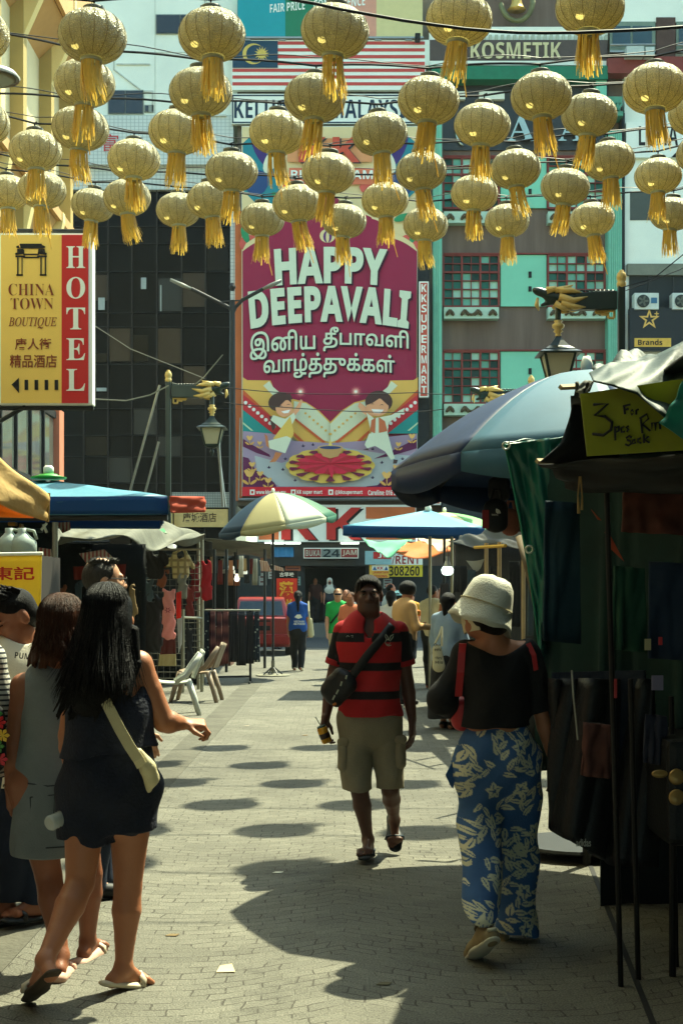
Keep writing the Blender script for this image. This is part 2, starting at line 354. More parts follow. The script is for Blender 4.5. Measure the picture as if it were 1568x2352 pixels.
bd = thing('advert_board', 'turquoise, green, pink and yellow advert board reading FAIR PRICE', 'sign', P(755, 83, YF - .4))
for (x0, x1, c, nm) in ((546, 655, (0, 150, 160), 'turquoise'), (655, 757, (20, 120, 84), 'green'), (757, 864, (214, 150, 124), 'pink'), (864, 970, (214, 200, 140), 'yellow')):
    MB().R(x0, -70, x1, 84, YF - .4, .2).build('panel', mat('advert_' + nm, c, .5, .06), bd)
lettering(sb('FAIR PRICE'), (620, 5, 700, 25), signw, bd, YF - .41, warp=lambda u, v: (u, v - (u - 620) * .1 + 5))
lettering(sb('CONVENIENCE'), (720, -8, 838, 14), signw, bd, YF - .41, warp=lambda u, v: (u, v - (u - 720) * .08 + 8))
mb = MB().R(546, 84, 972, 88, YF - .5, .2)
for x in (560, 640, 860, 930): mb.R(x, 86, x + 16, 93, YF - .45, .1)
mb.build('bracket_rail', steel, bd)
fl = MB().R(953, 76, 965, 90, YF - .9, .35).tube([P(959, 84, YF - .6), P(959, 90, YF - .3)], .04, 6).build('floodlight', black); tag(fl, 'small black floodlight on top of the flag sign', 'floodlight')
# flag sign
fs_ = thing('flag_sign', 'wide Malaysian flag signboard with red and white stripes', 'sign', P(755, 206, YF - .4))
MB().R(532, 92, 977, 207, YF - .4, .2).build('board', signw, fs_)
mb = MB()
for i in range(7): y = 95.5 + i * 15.6; mb.R(534, y, 975, y + 7.4, YF - .412, .01)
mb.build('stripes', mat('flag_red', (196, 74, 66), .6, .08), fs_)
MB().R(534, 94, 638, 156, YF - .424, .01).build('canton', mat('flag_blue', (22, 62, 84), .6, .06), fs_)
mb = MB(); cx, cy = 582, 124; pts = []
for i in range(25): a = R_(40) + (R_(320) - R_(40)) * i / 24; pts.append((cx + 25 * math.cos(a), cy - 24 * math.sin(a)))
for i in range(25): a = R_(318) - (R_(318) - R_(42)) * i / 24; pts.append((cx + 5 + 21.5 * math.cos(a), cy - 20.5 * math.sin(a)))
mb.poly([P(x, y, YF - .43) for x, y in pts]); st = []
for i in range(28): r = 17.5 if i % 2 == 0 else 9; a = math.pi * i / 14 + .1; st.append(P(601 + r * math.cos(a), 124 - r * math.sin(a), YF - .43))
mb.poly(st); mb.build('crescent_and_star', mat('flag_yellow', (216, 186, 90), .6), fs_)
ks = thing('name_sign', 'long white sign with dark blue capitals KELUARGA MALAYSIA', 'sign', P(740, 285, YF - .35))
MB().R(532, 216, 962, 285, YF - .35, .2).build('board', signw, ks)
mb = MB()
for r in ((533, 218, 961, 221), (533, 280, 961, 283), (533, 218, 536, 283), (958, 218, 961, 283)): mb.R(*r, YF - .36, .008)
mb.build('border', navy, ks)
lettering(sb('KELUARGA MALAYSIA'), (538, 229, 957, 272), navy, ks, YF - .362)

# ---------------------------------------------------------------- supermarket fascia
ss = thing('shop_fascia_sign', 'big red letters KK on white fascia above the supermarket door', 'sign', P(772, 1245, YF - .6))
MB().R(590, 1160, 955, 1245, YF - .6, .4).build('board', signw, ss)
MB().R(840, 1165, 953, 1192, YF - .612, .01).R(840, 1208, 953, 1240, YF - .612, .01).R(594, 1206, 640, 1240, YF - .612, .01).R(594, 1165, 640, 1192, YF - .612, .01).build('orange_stripes', orange, ss)
lettering(sb('KK'), (652, 1169, 836, 1243), black, ss, YF - .616, spacing=1.15)
lettering(sb('KK'), (646, 1166, 830, 1240), redp, ss, YF - .63, spacing=1.15)
lettering(sb('SUPERMART'), (846, 1212, 948, 1236), redp, ss, YF - .62)
for i, (x0, x1) in enumerate(((608, 652), (655, 690), (782, 824))):
    o = MB().R(x0, 1246, x1, 1250, YF - 1.0, .08).build('fluorescent_tube', mat('lit_tube', (240, 250, 235), emit=1.5)); tag(o, ('lit white tube under the fascia, left one by the umbrella', 'lit white tube under the fascia, just right of the umbrella pole', 'lit white tube over the JAM end of the sign')[i], 'tube light', 'tubes under the supermarket fascia')
js = thing('opening_hours_sign', 'long framed sign reading BUKA 24 JAM over the shop door', 'sign', P(760, 1283, YF - .6))
MB().R(697, 1259, 823, 1283, YF - .6, .15).build('frame', signw, js)
MB().R(699, 1261, 737, 1281, YF - .61, .02).R(783, 1261, 821, 1281, YF - .61, .02).build('red_panel', mat('sign_dull_red', (128, 48, 44)), js)
MB().R(738, 1261, 782, 1281, YF - .61, .02).build('middle_panel', mat('sign_grey', (120, 130, 124)), js)
lettering(sb('BUKA'), (702, 1264, 735, 1278), mat('sign_pale', (176, 170, 150)), js, YF - .62)
lettering(sb('24'), (742, 1262, 780, 1280), mat('ink_green', (24, 40, 42)), js, YF - .62)
lettering(sb('JAM'), (786, 1264, 819, 1278), MATS['sign_pale'], js, YF - .62)
aw = thing('shop_awning', 'small blue scalloped awning left of the BUKA 24 JAM sign', 'awning', P(650, 1280, YF - .8))
MB().sheet(lambda u, v: P(627 + 47 * u, 1258 + 22 * v, YF - .3 - .7 * v) + V((0, -.05 * abs(math.sin(u * 12)), 0)), 24, 4).build('cover', mat('blue_awning', (36, 96, 130), .6), aw, solid=.02)
# small shop-front bits
for i, (x0, y0, x1, y1, c, lb) in enumerate(((655, 1287, 690, 1312, (168, 96, 66), 'orange notice board on the shop wall under the blue awning'), (595, 1308, 612, 1345, (150, 150, 140), 'pale narrow notice beside the red car roof'), (616, 1308, 628, 1330, (180, 180, 170), 'small white notice right of the narrow pale notice'),
        (672, 1325, 690, 1345, (120, 150, 140), 'pale green notice behind the red signboard'), (880, 1330, 900, 1352, (150, 158, 150), 'grey notice under the yellow poster'), (846, 1288, 852, 1300, (170, 110, 80), 'tiny dull orange notice by the shop door'))):
    t_ = thing('notice', lb, 'notice', P((x0 + x1) / 2, y1, YF - .1)); MB().R(x0, y0, x1, y1, YF - .1, .05).build('board', mat('notice_%d' % i, c, .6, .3, 6), t_)
    mb = MB()
    for k in range(3): mb.R(x0 + 3, y0 + (k + .4) * (y1 - y0) / 3.3, x1 - 3, y0 + (k + .75) * (y1 - y0) / 3.3, YF - .108, .006)
    mb.build('print', mat('notice_print', (90, 50, 46)), t_)
rs = thing('rent_banner', 'white and yellow cloth banner reading FOR RENT 308260', 'banner', P(920, 1325, 51))
MB().R(862, 1272, 970, 1298, 51, .03).build('white_half', signw, rs); MB().R(862, 1298, 970, 1325, 51, .03).build('yellow_half', mat('banner_yellow', (214, 190, 50), .7), rs)
lettering(sb('/RENT'), (900, 1277, 964, 1296), mat('banner_red', (160, 50, 48)), rs, 50.99); lettering(sb('FOR SALE'), (880, 1268, 946, 1275), MATS['banner_red'], rs, 50.99)
lettering(sb('308260'), (893, 1301, 963, 1323), black, rs, 50.99)
jp = thing('job_poster', 'yellow job poster with blue marks and JAWATAN KOSONG over the rent banner', 'poster', P(872, 1328, 50.8))
MB().R(848, 1298, 893, 1328, 50.8, .03).build('sheet', mat('poster_yellow', (226, 178, 70), .6), jp)
mb = MB().R(854, 1299, 892, 1311, 50.79, .005); mb.build('white_strip', signw, jp)
mb = MB().prism([P(855, 1310, 50.785), P(860, 1301, 50.785), P(865, 1310, 50.785)], (0, -.004, 0)).prism([P(882, 1310, 50.785), P(887, 1301, 50.785), P(891, 1310, 50.785)], (0, -.004, 0)); mb.build('blue_marks', mat('mark_blue', (34, 84, 130)), jp)
lettering('KK', (866, 1302, 881, 1309), redp, jp, 50.78, offset=.02); lettering(sb('JAWATAN'), (856, 1313, 891, 1319), redp, jp, 50.78); lettering(sb('KOSONG'), (858, 1321, 889, 1327), redp, jp, 50.78)
lp = thing('shop_poster', 'pale blue poster with red J block left of the rent banner', 'poster', P(868, 1298, 50.7))
MB().R(838, 1266, 898, 1297, 50.7, .03).build('sheet', mat('poster_blue', (140, 180, 180), .5), lp); MB().R(857, 1268, 898, 1284, 50.69, .005).build('red_block', redp, lp)
lettering(sb('J'), (868, 1268, 876, 1282), signw, lp, 50.68); lettering(sb('RM100'), (880, 1271, 896, 1281), signw, lp, 50.68)

# ---------------------------------------------------------------- green art-deco building
gb = thing('commercial_building', 'mint green and brown commercial building with red gridded windows', 'building', (P(1215, 1300, YF).x, YF, 0))
MB().R(985, -30, 1432, 1475, YF + .3, 8).build('wall', brown, gb)
for (x0, y0, x1, y1) in ((994, 285, 1014, 1130), (1396, 300, 1427, 1300)):
    c = MB().R(x0, y0, x1, y1, YF - .35, .7).build('column', mintcol, gb); mb = MB()
    k = x0 + 3
    while k < x1 - 2: mb.R(k, y0, k + 2, y1, YF - .40, .06); k += 5
    mb.build('fluting', mat('mint_rib', (136, 200, 172), .6), c)
MB().R(1368, 150, 1392, 230, YF - .3, .5).build('upper_column', mintcol, gb)
mb = MB().R(1392, 222, 1428, 236, YF - .6, .8).R(1396, 236, 1424, 256, YF - .5, .7)
for k in range(5): mb.obox(P(1398 + k * 6, 246, YF - .55), (.08, .12, .28), M4.Rotation(.3 * (k - 2), 3, 'Y'))
mb.R(1390, 256, 1430, 266, YF - .55, .8); mb.build('capital', mat('capital_green', (84, 150, 124), .7, .3, 3), gb)
MB().R(985, 62, 1395, 92, YF - .1, .5).build('cornice', white, gb)
mb = MB()
for i in range(28): mb.R(1010 + i * 14, 80, 1017 + i * 14, 92, YF - .2, .12)
mb.build('dentils', mat('dentil_grey', (176, 184, 164)), gb)
MB().R(985, 140, 1395, 150, YF - .2, .5).R(975, 92, 986, 150, YF - .2, .5).build('sign_border', white, gb)
MB().R(985, 152, 1395, 182, YF - .45, .9).build('green_lintel', mat('green_lintel', (24, 116, 84), .6), gb)
MB().R(1010, 182, 1395, 345, YF + .2, .2).build('dark_panel', mat('dark_panel', (44, 48, 50), .4), gb)
for x in (1050, 1100): MB().R(x, 210, x + 58 if x == 1100 else x + 18, 228, YF - .02, .3).build('white_box', white, gb)
ko = thing('shop_name_sign', 'brown signboard with raised cream letters KOSMETIK', 'sign', P(1190, 140, YF - .2)); MB().R(986, 92, 1394, 140, YF - .2, .4).build('board', mat('sign_brown', (82, 70, 64), .6), ko)
lettering(sb('KOSMETIK'), (1080, 97, 1288, 135), mat('letter_cream', (212, 200, 150), .5), ko, YF - .26)
em = thing('bell_emblem', 'oval emblem with a golden bell above the KOSMETIK sign', 'emblem', P(1186, 58, YF - .1)); mb = MB(); c = P(1186, 2, YF - .1)
pts = [c + V((.58 * math.cos(a), 0, .74 * math.sin(a))) for a in [i * math.pi / 16 for i in range(33)]]; mb.tube(pts, .1, 8); mb.build('ring', mat('antique_gold', (120, 120, 80), .5, .5, 3, metal=.4), em, smooth=True)
mb = MB().lathe([(.05, .45), (.12, .42), (.17, .2), (.2, 0), (.28, -.16), (.34, -.22)], c + V((0, .05, -.1)), 20); mb.build('bell', gold, em, smooth=True)
ch = mat('chrome', (160, 166, 150), .15, .1, metal=.9)
ns = thing('chrome_lettering', 'chrome serif capital letters on the dark facade panel behind the lanterns', 'lettering', P(1220, 328, YF)); 
for x in (1088, 1164, 1280): 
    o = text(serif('N' if x == 1088 else 'A'), (x, 262, x + 62, 326), YF + .05, ch, ns, name='letter'); md = o.modifiers.new('t', 'SOLIDIFY'); md.thickness = .12
o = MB().tube([P(1072 + 26 * math.cos(a), 298 - 40 * math.sin(a), YF + .1) for a in [R_(120) + i * R_(130) / 10 for i in range(11)]], .05, 8).build('scroll', ch, ns, smooth=True)
def gridwin(x0, y0, x1, y1, cols, rows, thickc, thickr):
    wf = MB(); cw = (x1 - x0) / cols; rh = (y1 - y0) / rows
    for i in range(cols + 1): t_ = 2.2 if i in thickc else .9; wf.R(x0 + i * cw - t_, y0, x0 + i * cw + t_, y1, YF + .12, .2)
    for j in range(rows + 1): t_ = 2.2 if j in thickr else .9; wf.R(x0, y0 + j * rh - t_, x1, y0 + j * rh + t_, YF + .13, .2)
    w_ = wf.build('window', redframe, gb); pm = MB(); rg = random.Random(int(x0 + y0)); base = {}
    for i in range(cols):
        for j in range(rows): key = (i // 2, j // 3); base.setdefault(key, rg.choice((0, 1, 1, 2, 3))); pm.cur = base[key] if rg.random() < .45 else rg.choice((0, 1, 2, 2, 3)); pm.R(x0 + i * cw, y0 + j * rh, x0 + (i + 1) * cw, y0 + (j + 1) * rh, YF + .24, .05)
    pm.build('pane', teals, w_)
for (y0, y1, rows, tr) in ((362, 478, 6, (0, 2, 6)), (586, 704, 6, (0, 2, 6)), (808, 926, 6, (0, 2, 6))):
    gridwin(1018, y0, 1145, y1, 6, rows, (0, 2, 4, 6), tr); gridwin(1258, y0, 1388, y1, 6, rows, (0, 2, 4, 6), tr)
    pn = MB().R(1149, y0, 1254, y1, YF + .18, .1).build('mint_panel', mint, gb)
    mb = MB()
    for q in ((1213, y0 + 38, 1220, y0 + 52), (1213, y0 + 72, 1220, y0 + 84)): mb.R(*q, YF + .15, .05)
    mb.build('vent_slot', black, pn); MB().R(1018, y0 - 5, 1392, y0 - 2, YF + .1, .2).build('red_ledge', redframe, gb)
for (x0, x1) in ((1019, 1145), (1258, 1390)):
    for y0 in (486, 706, 928):
        b_ = MB().R(x0, y0, x1, y0 + 26, YF - .2, .45).build('flower_box', mat('flower_box_white', (178, 206, 182), .7, .15, 2), gb); mb = MB()
        for k in (14, 48, 78, 112):
            mb = MB()
            for s_ in (-1, 1): mb.tube([P(x0 + k, y0 + 6, YF - .22), P(x0 + k + s_ * 5, y0 + 14, YF - .23), P(x0 + k + s_ * 9, y0 + 19, YF - .22)], [.05, .08, .04], 6)
            mb.build('garland', mat('garland_brown', (84, 72, 48), .7, .3, 8), b_)
        mb = MB()
        for k in (63,): mb.tube([P(x0 + k - 14 + i * 2.8, y0 + 8 + 9 * math.sin(i * math.pi / 10), YF - .22) for i in range(11)], .05, 6)
        mb.build('garland', mat('garland_brown', (84, 72, 48), .7, .3, 8), b_)
# side sign SUPERMART on the column
kk = thing('vertical_sign', 'tall narrow red and white vertical sign KK SUPERMART by the green column', 'sign', P(973, 913, YF - .9))
MB().R(962, 647, 984, 913, YF - .9, .25).build('box', signw, kk); MB().R(965, 650, 981, 910, YF - .912, .01).build('red_face', mat('sign_red_orange', (196, 82, 62), .6), kk)
for i, ch_ in enumerate('KKSUPERMART'): lettering(sb(ch_), (967, 653 + i * 23.4, 979, 671 + i * 23.4), signw, kk, YF - .92)
kk = thing('vertical_sign', 'short lower stub of the red vertical sign reading ERMART', 'sign', P(1000, 1160, YF - 1))
MB().R(988, 1040, 1012, 1160, YF - 1, .25).build('box', signw, kk); MB().R(991, 1043, 1009, 1157, YF - 1.012, .01).build('red_face', MATS['sign_red_orange'], kk)
for i, ch_ in enumerate('ERMART'): lettering(sb(ch_), (993, 1046 + i * 19, 1007, 1061 + i * 19), signw, kk, YF - 1.02)
ka = thing('phone_shop_sign', 'dark grey fascia sign with white words KEDAI ALAT TELEFON', 'sign', P(1120, 1260, YF - .9))
MB().R(1014, 1090, 1250, 1250, YF - .9, .4).build('board', mat('dark_sign_grey', (30, 40, 44), .6), ka); lettering(sb('KEDAI ALAT TELEFON'), (1021, 1128, 1150, 1139), signw, ka, YF - .92)
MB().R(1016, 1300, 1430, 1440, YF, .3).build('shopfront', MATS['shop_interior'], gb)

# ---------------------------------------------------------------- white building on the right
rb = thing('office_building', 'white office building with air conditioners at the right edge', 'building', (P(1520, 1300, YF).x, YF, 0))
MB().R(1433, -30, 1800, 1475, YF - .1, 8).build('wall', white, rb); MB().R(1427, 260, 1434, 900, YF - .3, .6).build('corner_strip', black, rb)
MB().R(1395, 130, 1800, 168, YF - .5, .6).build('red_band', mat('red_band', (128, 56, 48), .7), rb)
MB().R(1393, -60, 1800, 52, YF - .3, .4).build('upper_wall', white, rb)
for (x0, x1) in ((1400, 1504), (1552, 1700)):
    f_ = MB().R(x0, 50, x1, 118, YF - .32, .1).build('window', mat('window_green_grey', (120, 138, 122)), rb); MB().R(x0 + 6, 60, x0 + (x1 - x0) * .45, 104, YF - .36, .05).R(x0 + (x1 - x0) * .5, 60, x1 - 8, 104, YF - .36, .05).build('pane', mat('bluegreen_glass', (22, 58, 64), .1, spec=.6), f_)
    MB().tube([P(x0, 104, YF - .5), P(x1, 103, YF - .5)], .04, 6).R(x0, 116, x1, 120, YF - .5, .2).build('rail', steel, f_)
MB().R(1506, 40, 1550, 130, YF - .35, .2).build('brick_pier', mat('brown_pier', (84, 62, 54), .8, .3, 4), rb)
for i, (x0, y0, x1, y1) in enumerate(((1438, 106, 1478, 128), (1482, 108, 1502, 128))): MB().R(x0, y0, x1, y1, YF - .9, .4).build('condenser', mat('ac_white', (190, 200, 190)), rb)
MB().R(1446, 440, 1500, 506, YF - .12, .1).build('window_bay', mat('dim_bay', (74, 80, 72), .5), rb)
MB().R(1440, 606, 1800, 632, YF - .3, .3).build('ledge', mat('grey_ledge', (120, 122, 106)), rb); MB().R(1444, 632, 1800, 720, YF - .15, .1).build('dark_opening', mat('dark_open', (36, 42, 42)), rb)
mb = MB()
for x in (1488, 1545): mb.R(x, 634, x + 3, 720, YF - .2, .06)
mb.build('mullion', frame_d, rb)
for i, x in enumerate((1456, 1543)):
    ac = thing('air_conditioner', ('white outdoor air conditioner above the gold star sign', 'white outdoor air conditioner at the very right edge of the picture')[i], 'air conditioner', P(x + 27, 711, YF - .8), 'air conditioners on the right building')
    MB().R(x, 673, x + 56, 711, YF - .8, .5).build('casing', mat('ac_casing', (206, 212, 198), .5), ac, bevel=.02); mb = MB(); c = P(x + 20, 692, YF - .82)
    mb.lathe([(.21, 0), (.23, .02), (.21, .03)], (0, 0, 0), 20); mb.v = [(c.x + a, c.y - z, c.z + b) for a, b, z in mb.v]; mb.build('fan', mat('fan_dark', (50, 56, 52)), ac)
    mb = MB()
    for k in range(5): a = k * 1.256; mb.obox(c + V((.1 * math.cos(a), -.04, .1 * math.sin(a))), (.17, .01, .07), M4.Rotation(-a, 3, 'Y'))
    mb.build('blade', mat('fan_blade', (96, 100, 88)), ac); MB().R(x + 38, 684, x + 52, 697, YF - .81, .02).build('label', mat('label_blue', (60, 110, 140)), ac)
lu = thing('white_letter_sign', 'white sign with black capitals LUNA at the right edge', 'sign', P(1500, 362, YF - .3)); MB().R(1437, 281, 1640, 362, YF - .3, .2).build('board', signw, lu)
lettering(sb('LUHA'), (1466, 290, 1556, 335), black, lu, YF - .31); MB().prism([P(1540, 362, YF - .32), P(1572, 330, YF - .32), P(1580, 340, YF - .32), P(1556, 362, YF - .32)], (0, .01, 0)).build('pointer', black, lu)
st_ = thing('star_sign', 'black square sign with golden star and yellow name strip', 'sign', P(1490, 806, YF - .7)); MB().R(1445, 708, 1800, 806, YF - .7, .3).build('board', mat('sign_black', (16, 20, 22), .4), st_)
mb = MB(); cx, cy = 1490, 734
def starpts(r1, r2, Y): return [P(cx + (r1 if i % 2 == 0 else r2) * math.sin(i * math.pi / 5), cy - (r1 if i % 2 == 0 else r2) * math.cos(i * math.pi / 5), Y) for i in range(10)]
for i in range(10):
    A_, B_ = starpts(25, 10, YF - .73), starpts(15, 5, YF - .73); j = (i + 1) % 10; mb.add([A_[i], A_[j], B_[j], B_[i]], [(0, 1, 2, 3)])
mb.R(1506, 716, 1508, 726, YF - .73, .01).R(1502, 720, 1512, 722, YF - .731, .01); mb.build('star', mat('sign_gold', (226, 180, 90), .5), st_)
MB().R(1456, 777, 1540, 797, YF - .72, .02).build('name_strip', mat('sign_amber', (226, 178, 70), .5), st_, bevel=.0); lettering(sb('Brands'), (1464, 780, 1520, 793), black, st_, YF - .74)

# ---------------------------------------------------------------- cream building with concrete fins on the left
cb = thing('cream_building', 'cream concrete building with projecting angular fins on the left', 'building', (-7.2, 28, 0))
XW = -6.35
def yfor(px): return XW * F / (px - CX)
MB().box(-14, XW, -30, 32.3, 5.6, 20).build('wall', mat('cream_wall', (218, 202, 158), .85, .12, .5, .3, 30), cb)
shaded_cream = mat('cream_shaded', (176, 152, 92), .85, .15, 1); hoodm = mat('cream_hood_shaded', (190, 150, 96), .85, .15, 1)  # darker copies of the cream put the shade of fins and hoods into colour
for i, (px, w_) in enumerate(((-40, .3), (23, .3), (90, .32), (136, .3))):
    Y0 = yfor(px)
    MB().box(XW, XW + .26, Y0, Y0 + .3, 8.3, 20).build('fin', shaded_cream, cb)
    for (z0, z1, dep) in ((12.3, 15.2, .75), (8.3, 9.6, .5)):
        h = MB(); h.prism([V((XW, Y0 + .02, z0)), V((XW + .26, Y0 + .02, z0)), V((XW + dep, Y0 + .02, z0 + 1.1)), V((XW + dep, Y0 + .02, z1)), V((XW, Y0 + .02, z1))], (0, .24, 0)); h.build('hood_cheek', cream, cb)
        h = MB(); h.prism([V((XW + dep - .1, Y0 - 1.95, z0 + 1.1)), V((XW + dep - .02, Y0 - 1.95, z0 + 1.1)), V((XW + dep - .02, Y0 - 1.95, z1)), V((XW + dep - .1, Y0 - 1.95, z1))], (0, 1.95, 0))
        h.prism([V((XW, Y0 - 1.95, z0 + .65)), V((XW, Y0 - 1.95, z0 + .5)), V((XW + dep - .12, Y0 - 1.95, z0 + 1.1)), V((XW + dep - .12, Y0 - 1.95, z0 + 1.25))], (0, 1.93, 0)); h.build('hood', hoodm, cb)
MB().box(-14, XW + .05, -30, 32.2, 2.9, 5.6).build('lower_storey', mat('lower_red_brown', (110, 52, 44), .8), cb)
mb = MB(); pn = MB()
for k in range(10):
    y = 18.6 + k * 1.25; pn.box(XW + .06, XW + .09, y, y + 1.1, 3.95, 5.4); mb.box(XW + .05, XW + .14, y - .08, y, 3.8, 5.45)
mb.box(XW + .05, XW + .13, 18.5, 31.8, 3.8, 3.95).box(XW + .05, XW + .13, 18.5, 31.8, 5.4, 5.55).build('window_frame', frame_d, cb); pn.build('pane', mat('reflecting_glass', (120, 130, 120), .06, .5, .6, metal=.5), cb)
MB().box(XW, XW + .35, 17, 29.6, 3.45, 3.75).build('canopy_edge', mat('weathered_ledge', (150, 130, 104), .9, .4, 3, .4, 20), cb)
Yp = yfor(116); MB().box(XW, XW + .2, Yp, Yp + .5, 0, 5.6).build('corner_post', mat('pale_terracotta', (196, 120, 90), .8), cb)
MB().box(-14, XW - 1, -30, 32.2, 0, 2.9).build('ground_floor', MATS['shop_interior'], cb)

# shophouses on the right and the steel street canopy behind the viewer (added outside the frame to block sky light)
rr_ = thing('offframe_shophouse_row', 'plain rendered shophouse row added outside the frame to block sky light from the right', 'building', (6, 0, 0)); MB().box(5.4, 14, -30, 19, 0, 9.5).build('wall', mat('shophouse_render', (150, 138, 116), .85, .2, .8), rr_)
for k in range(8): MB().box(5.33, 5.41, -27 + k * 6, -24.4 + k * 6, 5, 7.6).build('window', dkglass, rr_)
sc_ = thing('sky_block_canopy', 'green steel canopy roof added unseen behind the viewer to block sky light', 'canopy', (0, -12, 0)); MB().box(-6.3, 5.3, -30, 4.2, 9.2, 9.35).build('roof_panel', mat('canopy_green', (40, 84, 66), .6, .2, 1), sc_)
for x in (-5.9, 5.0):
    for y in (-26, -14, -2): MB().box(x - .12, x + .12, y - .12, y + .12, 0, 9.2).build('post', MATS['canopy_green'], sc_)
# ================================================================ implicit-surface modelling (bodies, clothes, hair, soft goods)
def smin(a, b, k):
    h = np.clip(.5 + .5 * (b - a) / k, 0, 1); return b * (1 - h) + a * h - k * h * (1 - h)
def sdf_grid(prims, res, k, pad=.03, wrinkle=None):
    lo = np.full(3, 1e9); hi = -lo; bb = []
    for p in prims:
        if p[0] in 'ck': a, b = np.array(p[1], float), np.array(p[2], float); r = max(p[3], p[4]); l, h = np.minimum(a, b) - r, np.maximum(a, b) + r
        elif p[0] in 'es': a = np.array(p[1], float); r = max(p[2]) ; l, h = a - r, a + r
        else: l, h = None, None
        bb.append((l, h))
        if p[0] in 'cek': lo = np.minimum(lo, l); hi = np.maximum(hi, h)
    lo -= pad; hi += pad; n = np.ceil((hi - lo) / res).astype(int) + 1; g = np.full(n, 1.0, np.float32)
    ax = [lo[i] + res * np.arange(n[i]) for i in range(3)]
    for p, (l, h) in zip(prims, bb):
        if l is None: i0, i1 = [0] * 3, list(n)
        else:
            m_ = k + 3 * res + .01; i0 = [max(0, int((l[i] - m_ - lo[i]) / res)) for i in range(3)]; i1 = [min(n[i], int((h[i] + m_ - lo[i]) / res) + 2) for i in range(3)]
        if any(i1[i] <= i0[i] for i in range(3)): continue
        X, Y, Z = np.meshgrid(*[ax[i][i0[i]:i1[i]] for i in range(3)], indexing='ij', sparse=True); sl_ = tuple(slice(i0[i], i1[i]) for i in range(3))
        if p[0] == 'c':
            a, b = np.array(p[1], float), np.array(p[2], float); fl = p[5] if len(p) > 5 else None
            def off(X, Y, Z, c):
                x, y, z = X - c[0], Y - c[1], Z - c[2]
                if fl is not None:
                    nn, f = fl; d = (x * nn[0] + y * nn[1] + z * nn[2]) * (1 / f - 1); x, y, z = x + d * nn[0], y + d * nn[1], z + d * nn[2]
                return x, y, z
            x, y, z = off(X, Y, Z, a); ba = np.array(off(b[0], b[1], b[2], a)); L2 = max(1e-9, (ba ** 2).sum())
            t = np.clip((x * ba[0] + y * ba[1] + z * ba[2]) / L2, 0, 1)
            d = np.sqrt((x - t * ba[0]) ** 2 + (y - t * ba[1]) ** 2 + (z - t * ba[2]) ** 2) - (p[3] + (p[4] - p[3]) * t)
            if fl is not None: d = d * (.5 + .5 * fl[1])
        elif p[0] == 'k':
            a, b = np.array(p[1], float), np.array(p[2], float); ba = b - a; L2 = max(1e-9, (ba ** 2).sum()); x, y, z = X - a[0], Y - a[1], Z - a[2]; t = np.clip((x * ba[0] + y * ba[1] + z * ba[2]) / L2, 0, 1)
            d = np.sqrt((x - t * ba[0]) ** 2 + (y - t * ba[1]) ** 2 + (z - t * ba[2]) ** 2) - (p[3] + (p[4] - p[3]) * t); d = np.maximum(d, (X - p[5][0]) * p[6][0] + (Y - p[5][1]) * p[6][1] + (Z - p[5][2]) * p[6][2])
        elif p[0] in 'es':
            c = p[1]; r = p[2]; x, y, z = X - c[0], Y - c[1], Z - c[2]
            if len(p) > 3 and p[3] is not None:
                Rm = p[3]; x, y, z = (Rm[0][0] * x + Rm[1][0] * y + Rm[2][0] * z, Rm[0][1] * x + Rm[1][1] * y + Rm[2][1] * z, Rm[0][2] * x + Rm[1][2] * y + Rm[2][2] * z)
            q = np.sqrt((x / r[0]) ** 2 + (y / r[1]) ** 2 + (z / r[2]) ** 2); d = (q - 1) * min(r)
        elif p[0] == 'p':      # keep the side opposite to the normal
            c, nn = p[1], p[2]; d = (X - c[0]) * nn[0] + (Y - c[1]) * nn[1] + (Z - c[2]) * nn[2]; g[:] = np.maximum(g, d); continue
        elif p[0] == 'lp':     # plane cut limited to a ball
            c, nn, rr = p[1], p[2], p[3]; d = (X - c[0]) * nn[0] + (Y - c[1]) * nn[1] + (Z - c[2]) * nn[2]; far = (X - c[0]) ** 2 + (Y - c[1]) ** 2 + (Z - c[2]) ** 2 > rr * rr
            g[:] = np.where(far, g, np.maximum(g, d)); continue
        d = d.astype(np.float32)
        if p[0] == 's': kk = .012; g[sl_] = -smin(-g[sl_], d, kk)
        else:
            kk = p[6] if (p[0] == 'c' and len(p) > 6) else (p[4] if (p[0] == 'e' and len(p) > 4) else k); g[sl_] = smin(g[sl_], d, kk)
    if wrinkle is not None:
        X, Y, Z = np.meshgrid(*ax, indexing='ij', sparse=True); g = g + wrinkle(X, Y, Z).astype(np.float32)
    return g, lo
def sdf_mesh(name, prims, res, k, m, parent, wrinkle=None, paint=None, world=True):
    g, lo = sdf_grid(prims, res, k, pad=.03 + res, wrinkle=wrinkle)
    gr = vdb.FloatGrid(1.0); gr.copyFromArray(g); pts, quads = gr.convertToQuads(0.0)
    pts = np.asarray(pts) * res + lo; quads = np.asarray(quads)
    me = bpy.data.meshes.new(name); me.vertices.add(len(pts))
    o_ = rootloc(parent) if parent is not None else V((0, 0, 0))
    me.vertices.foreach_set('co', (pts - np.array(o_)).astype(np.float32).ravel())
    me.loops.add(quads.size); me.polygons.add(len(quads)); me.loops.foreach_set('vertex_index', quads[:, ::-1].ravel() if FLIP else quads.ravel())
    me.polygons.foreach_set('loop_start', np.arange(0, quads.size, 4)); me.polygons.foreach_set('loop_total', np.full(len(quads), 4)) if False else None
    me.polygons.foreach_set('use_smooth', [True] * len(quads)); me.update(calc_edges=True); me.validate()
    if paint is not None:
        at = me.attributes.new('pat', 'FLOAT', 'POINT'); at.data.foreach_set('value', np.asarray(paint(pts), np.float32))
    return link(me, name, m, parent)
FLIP = False
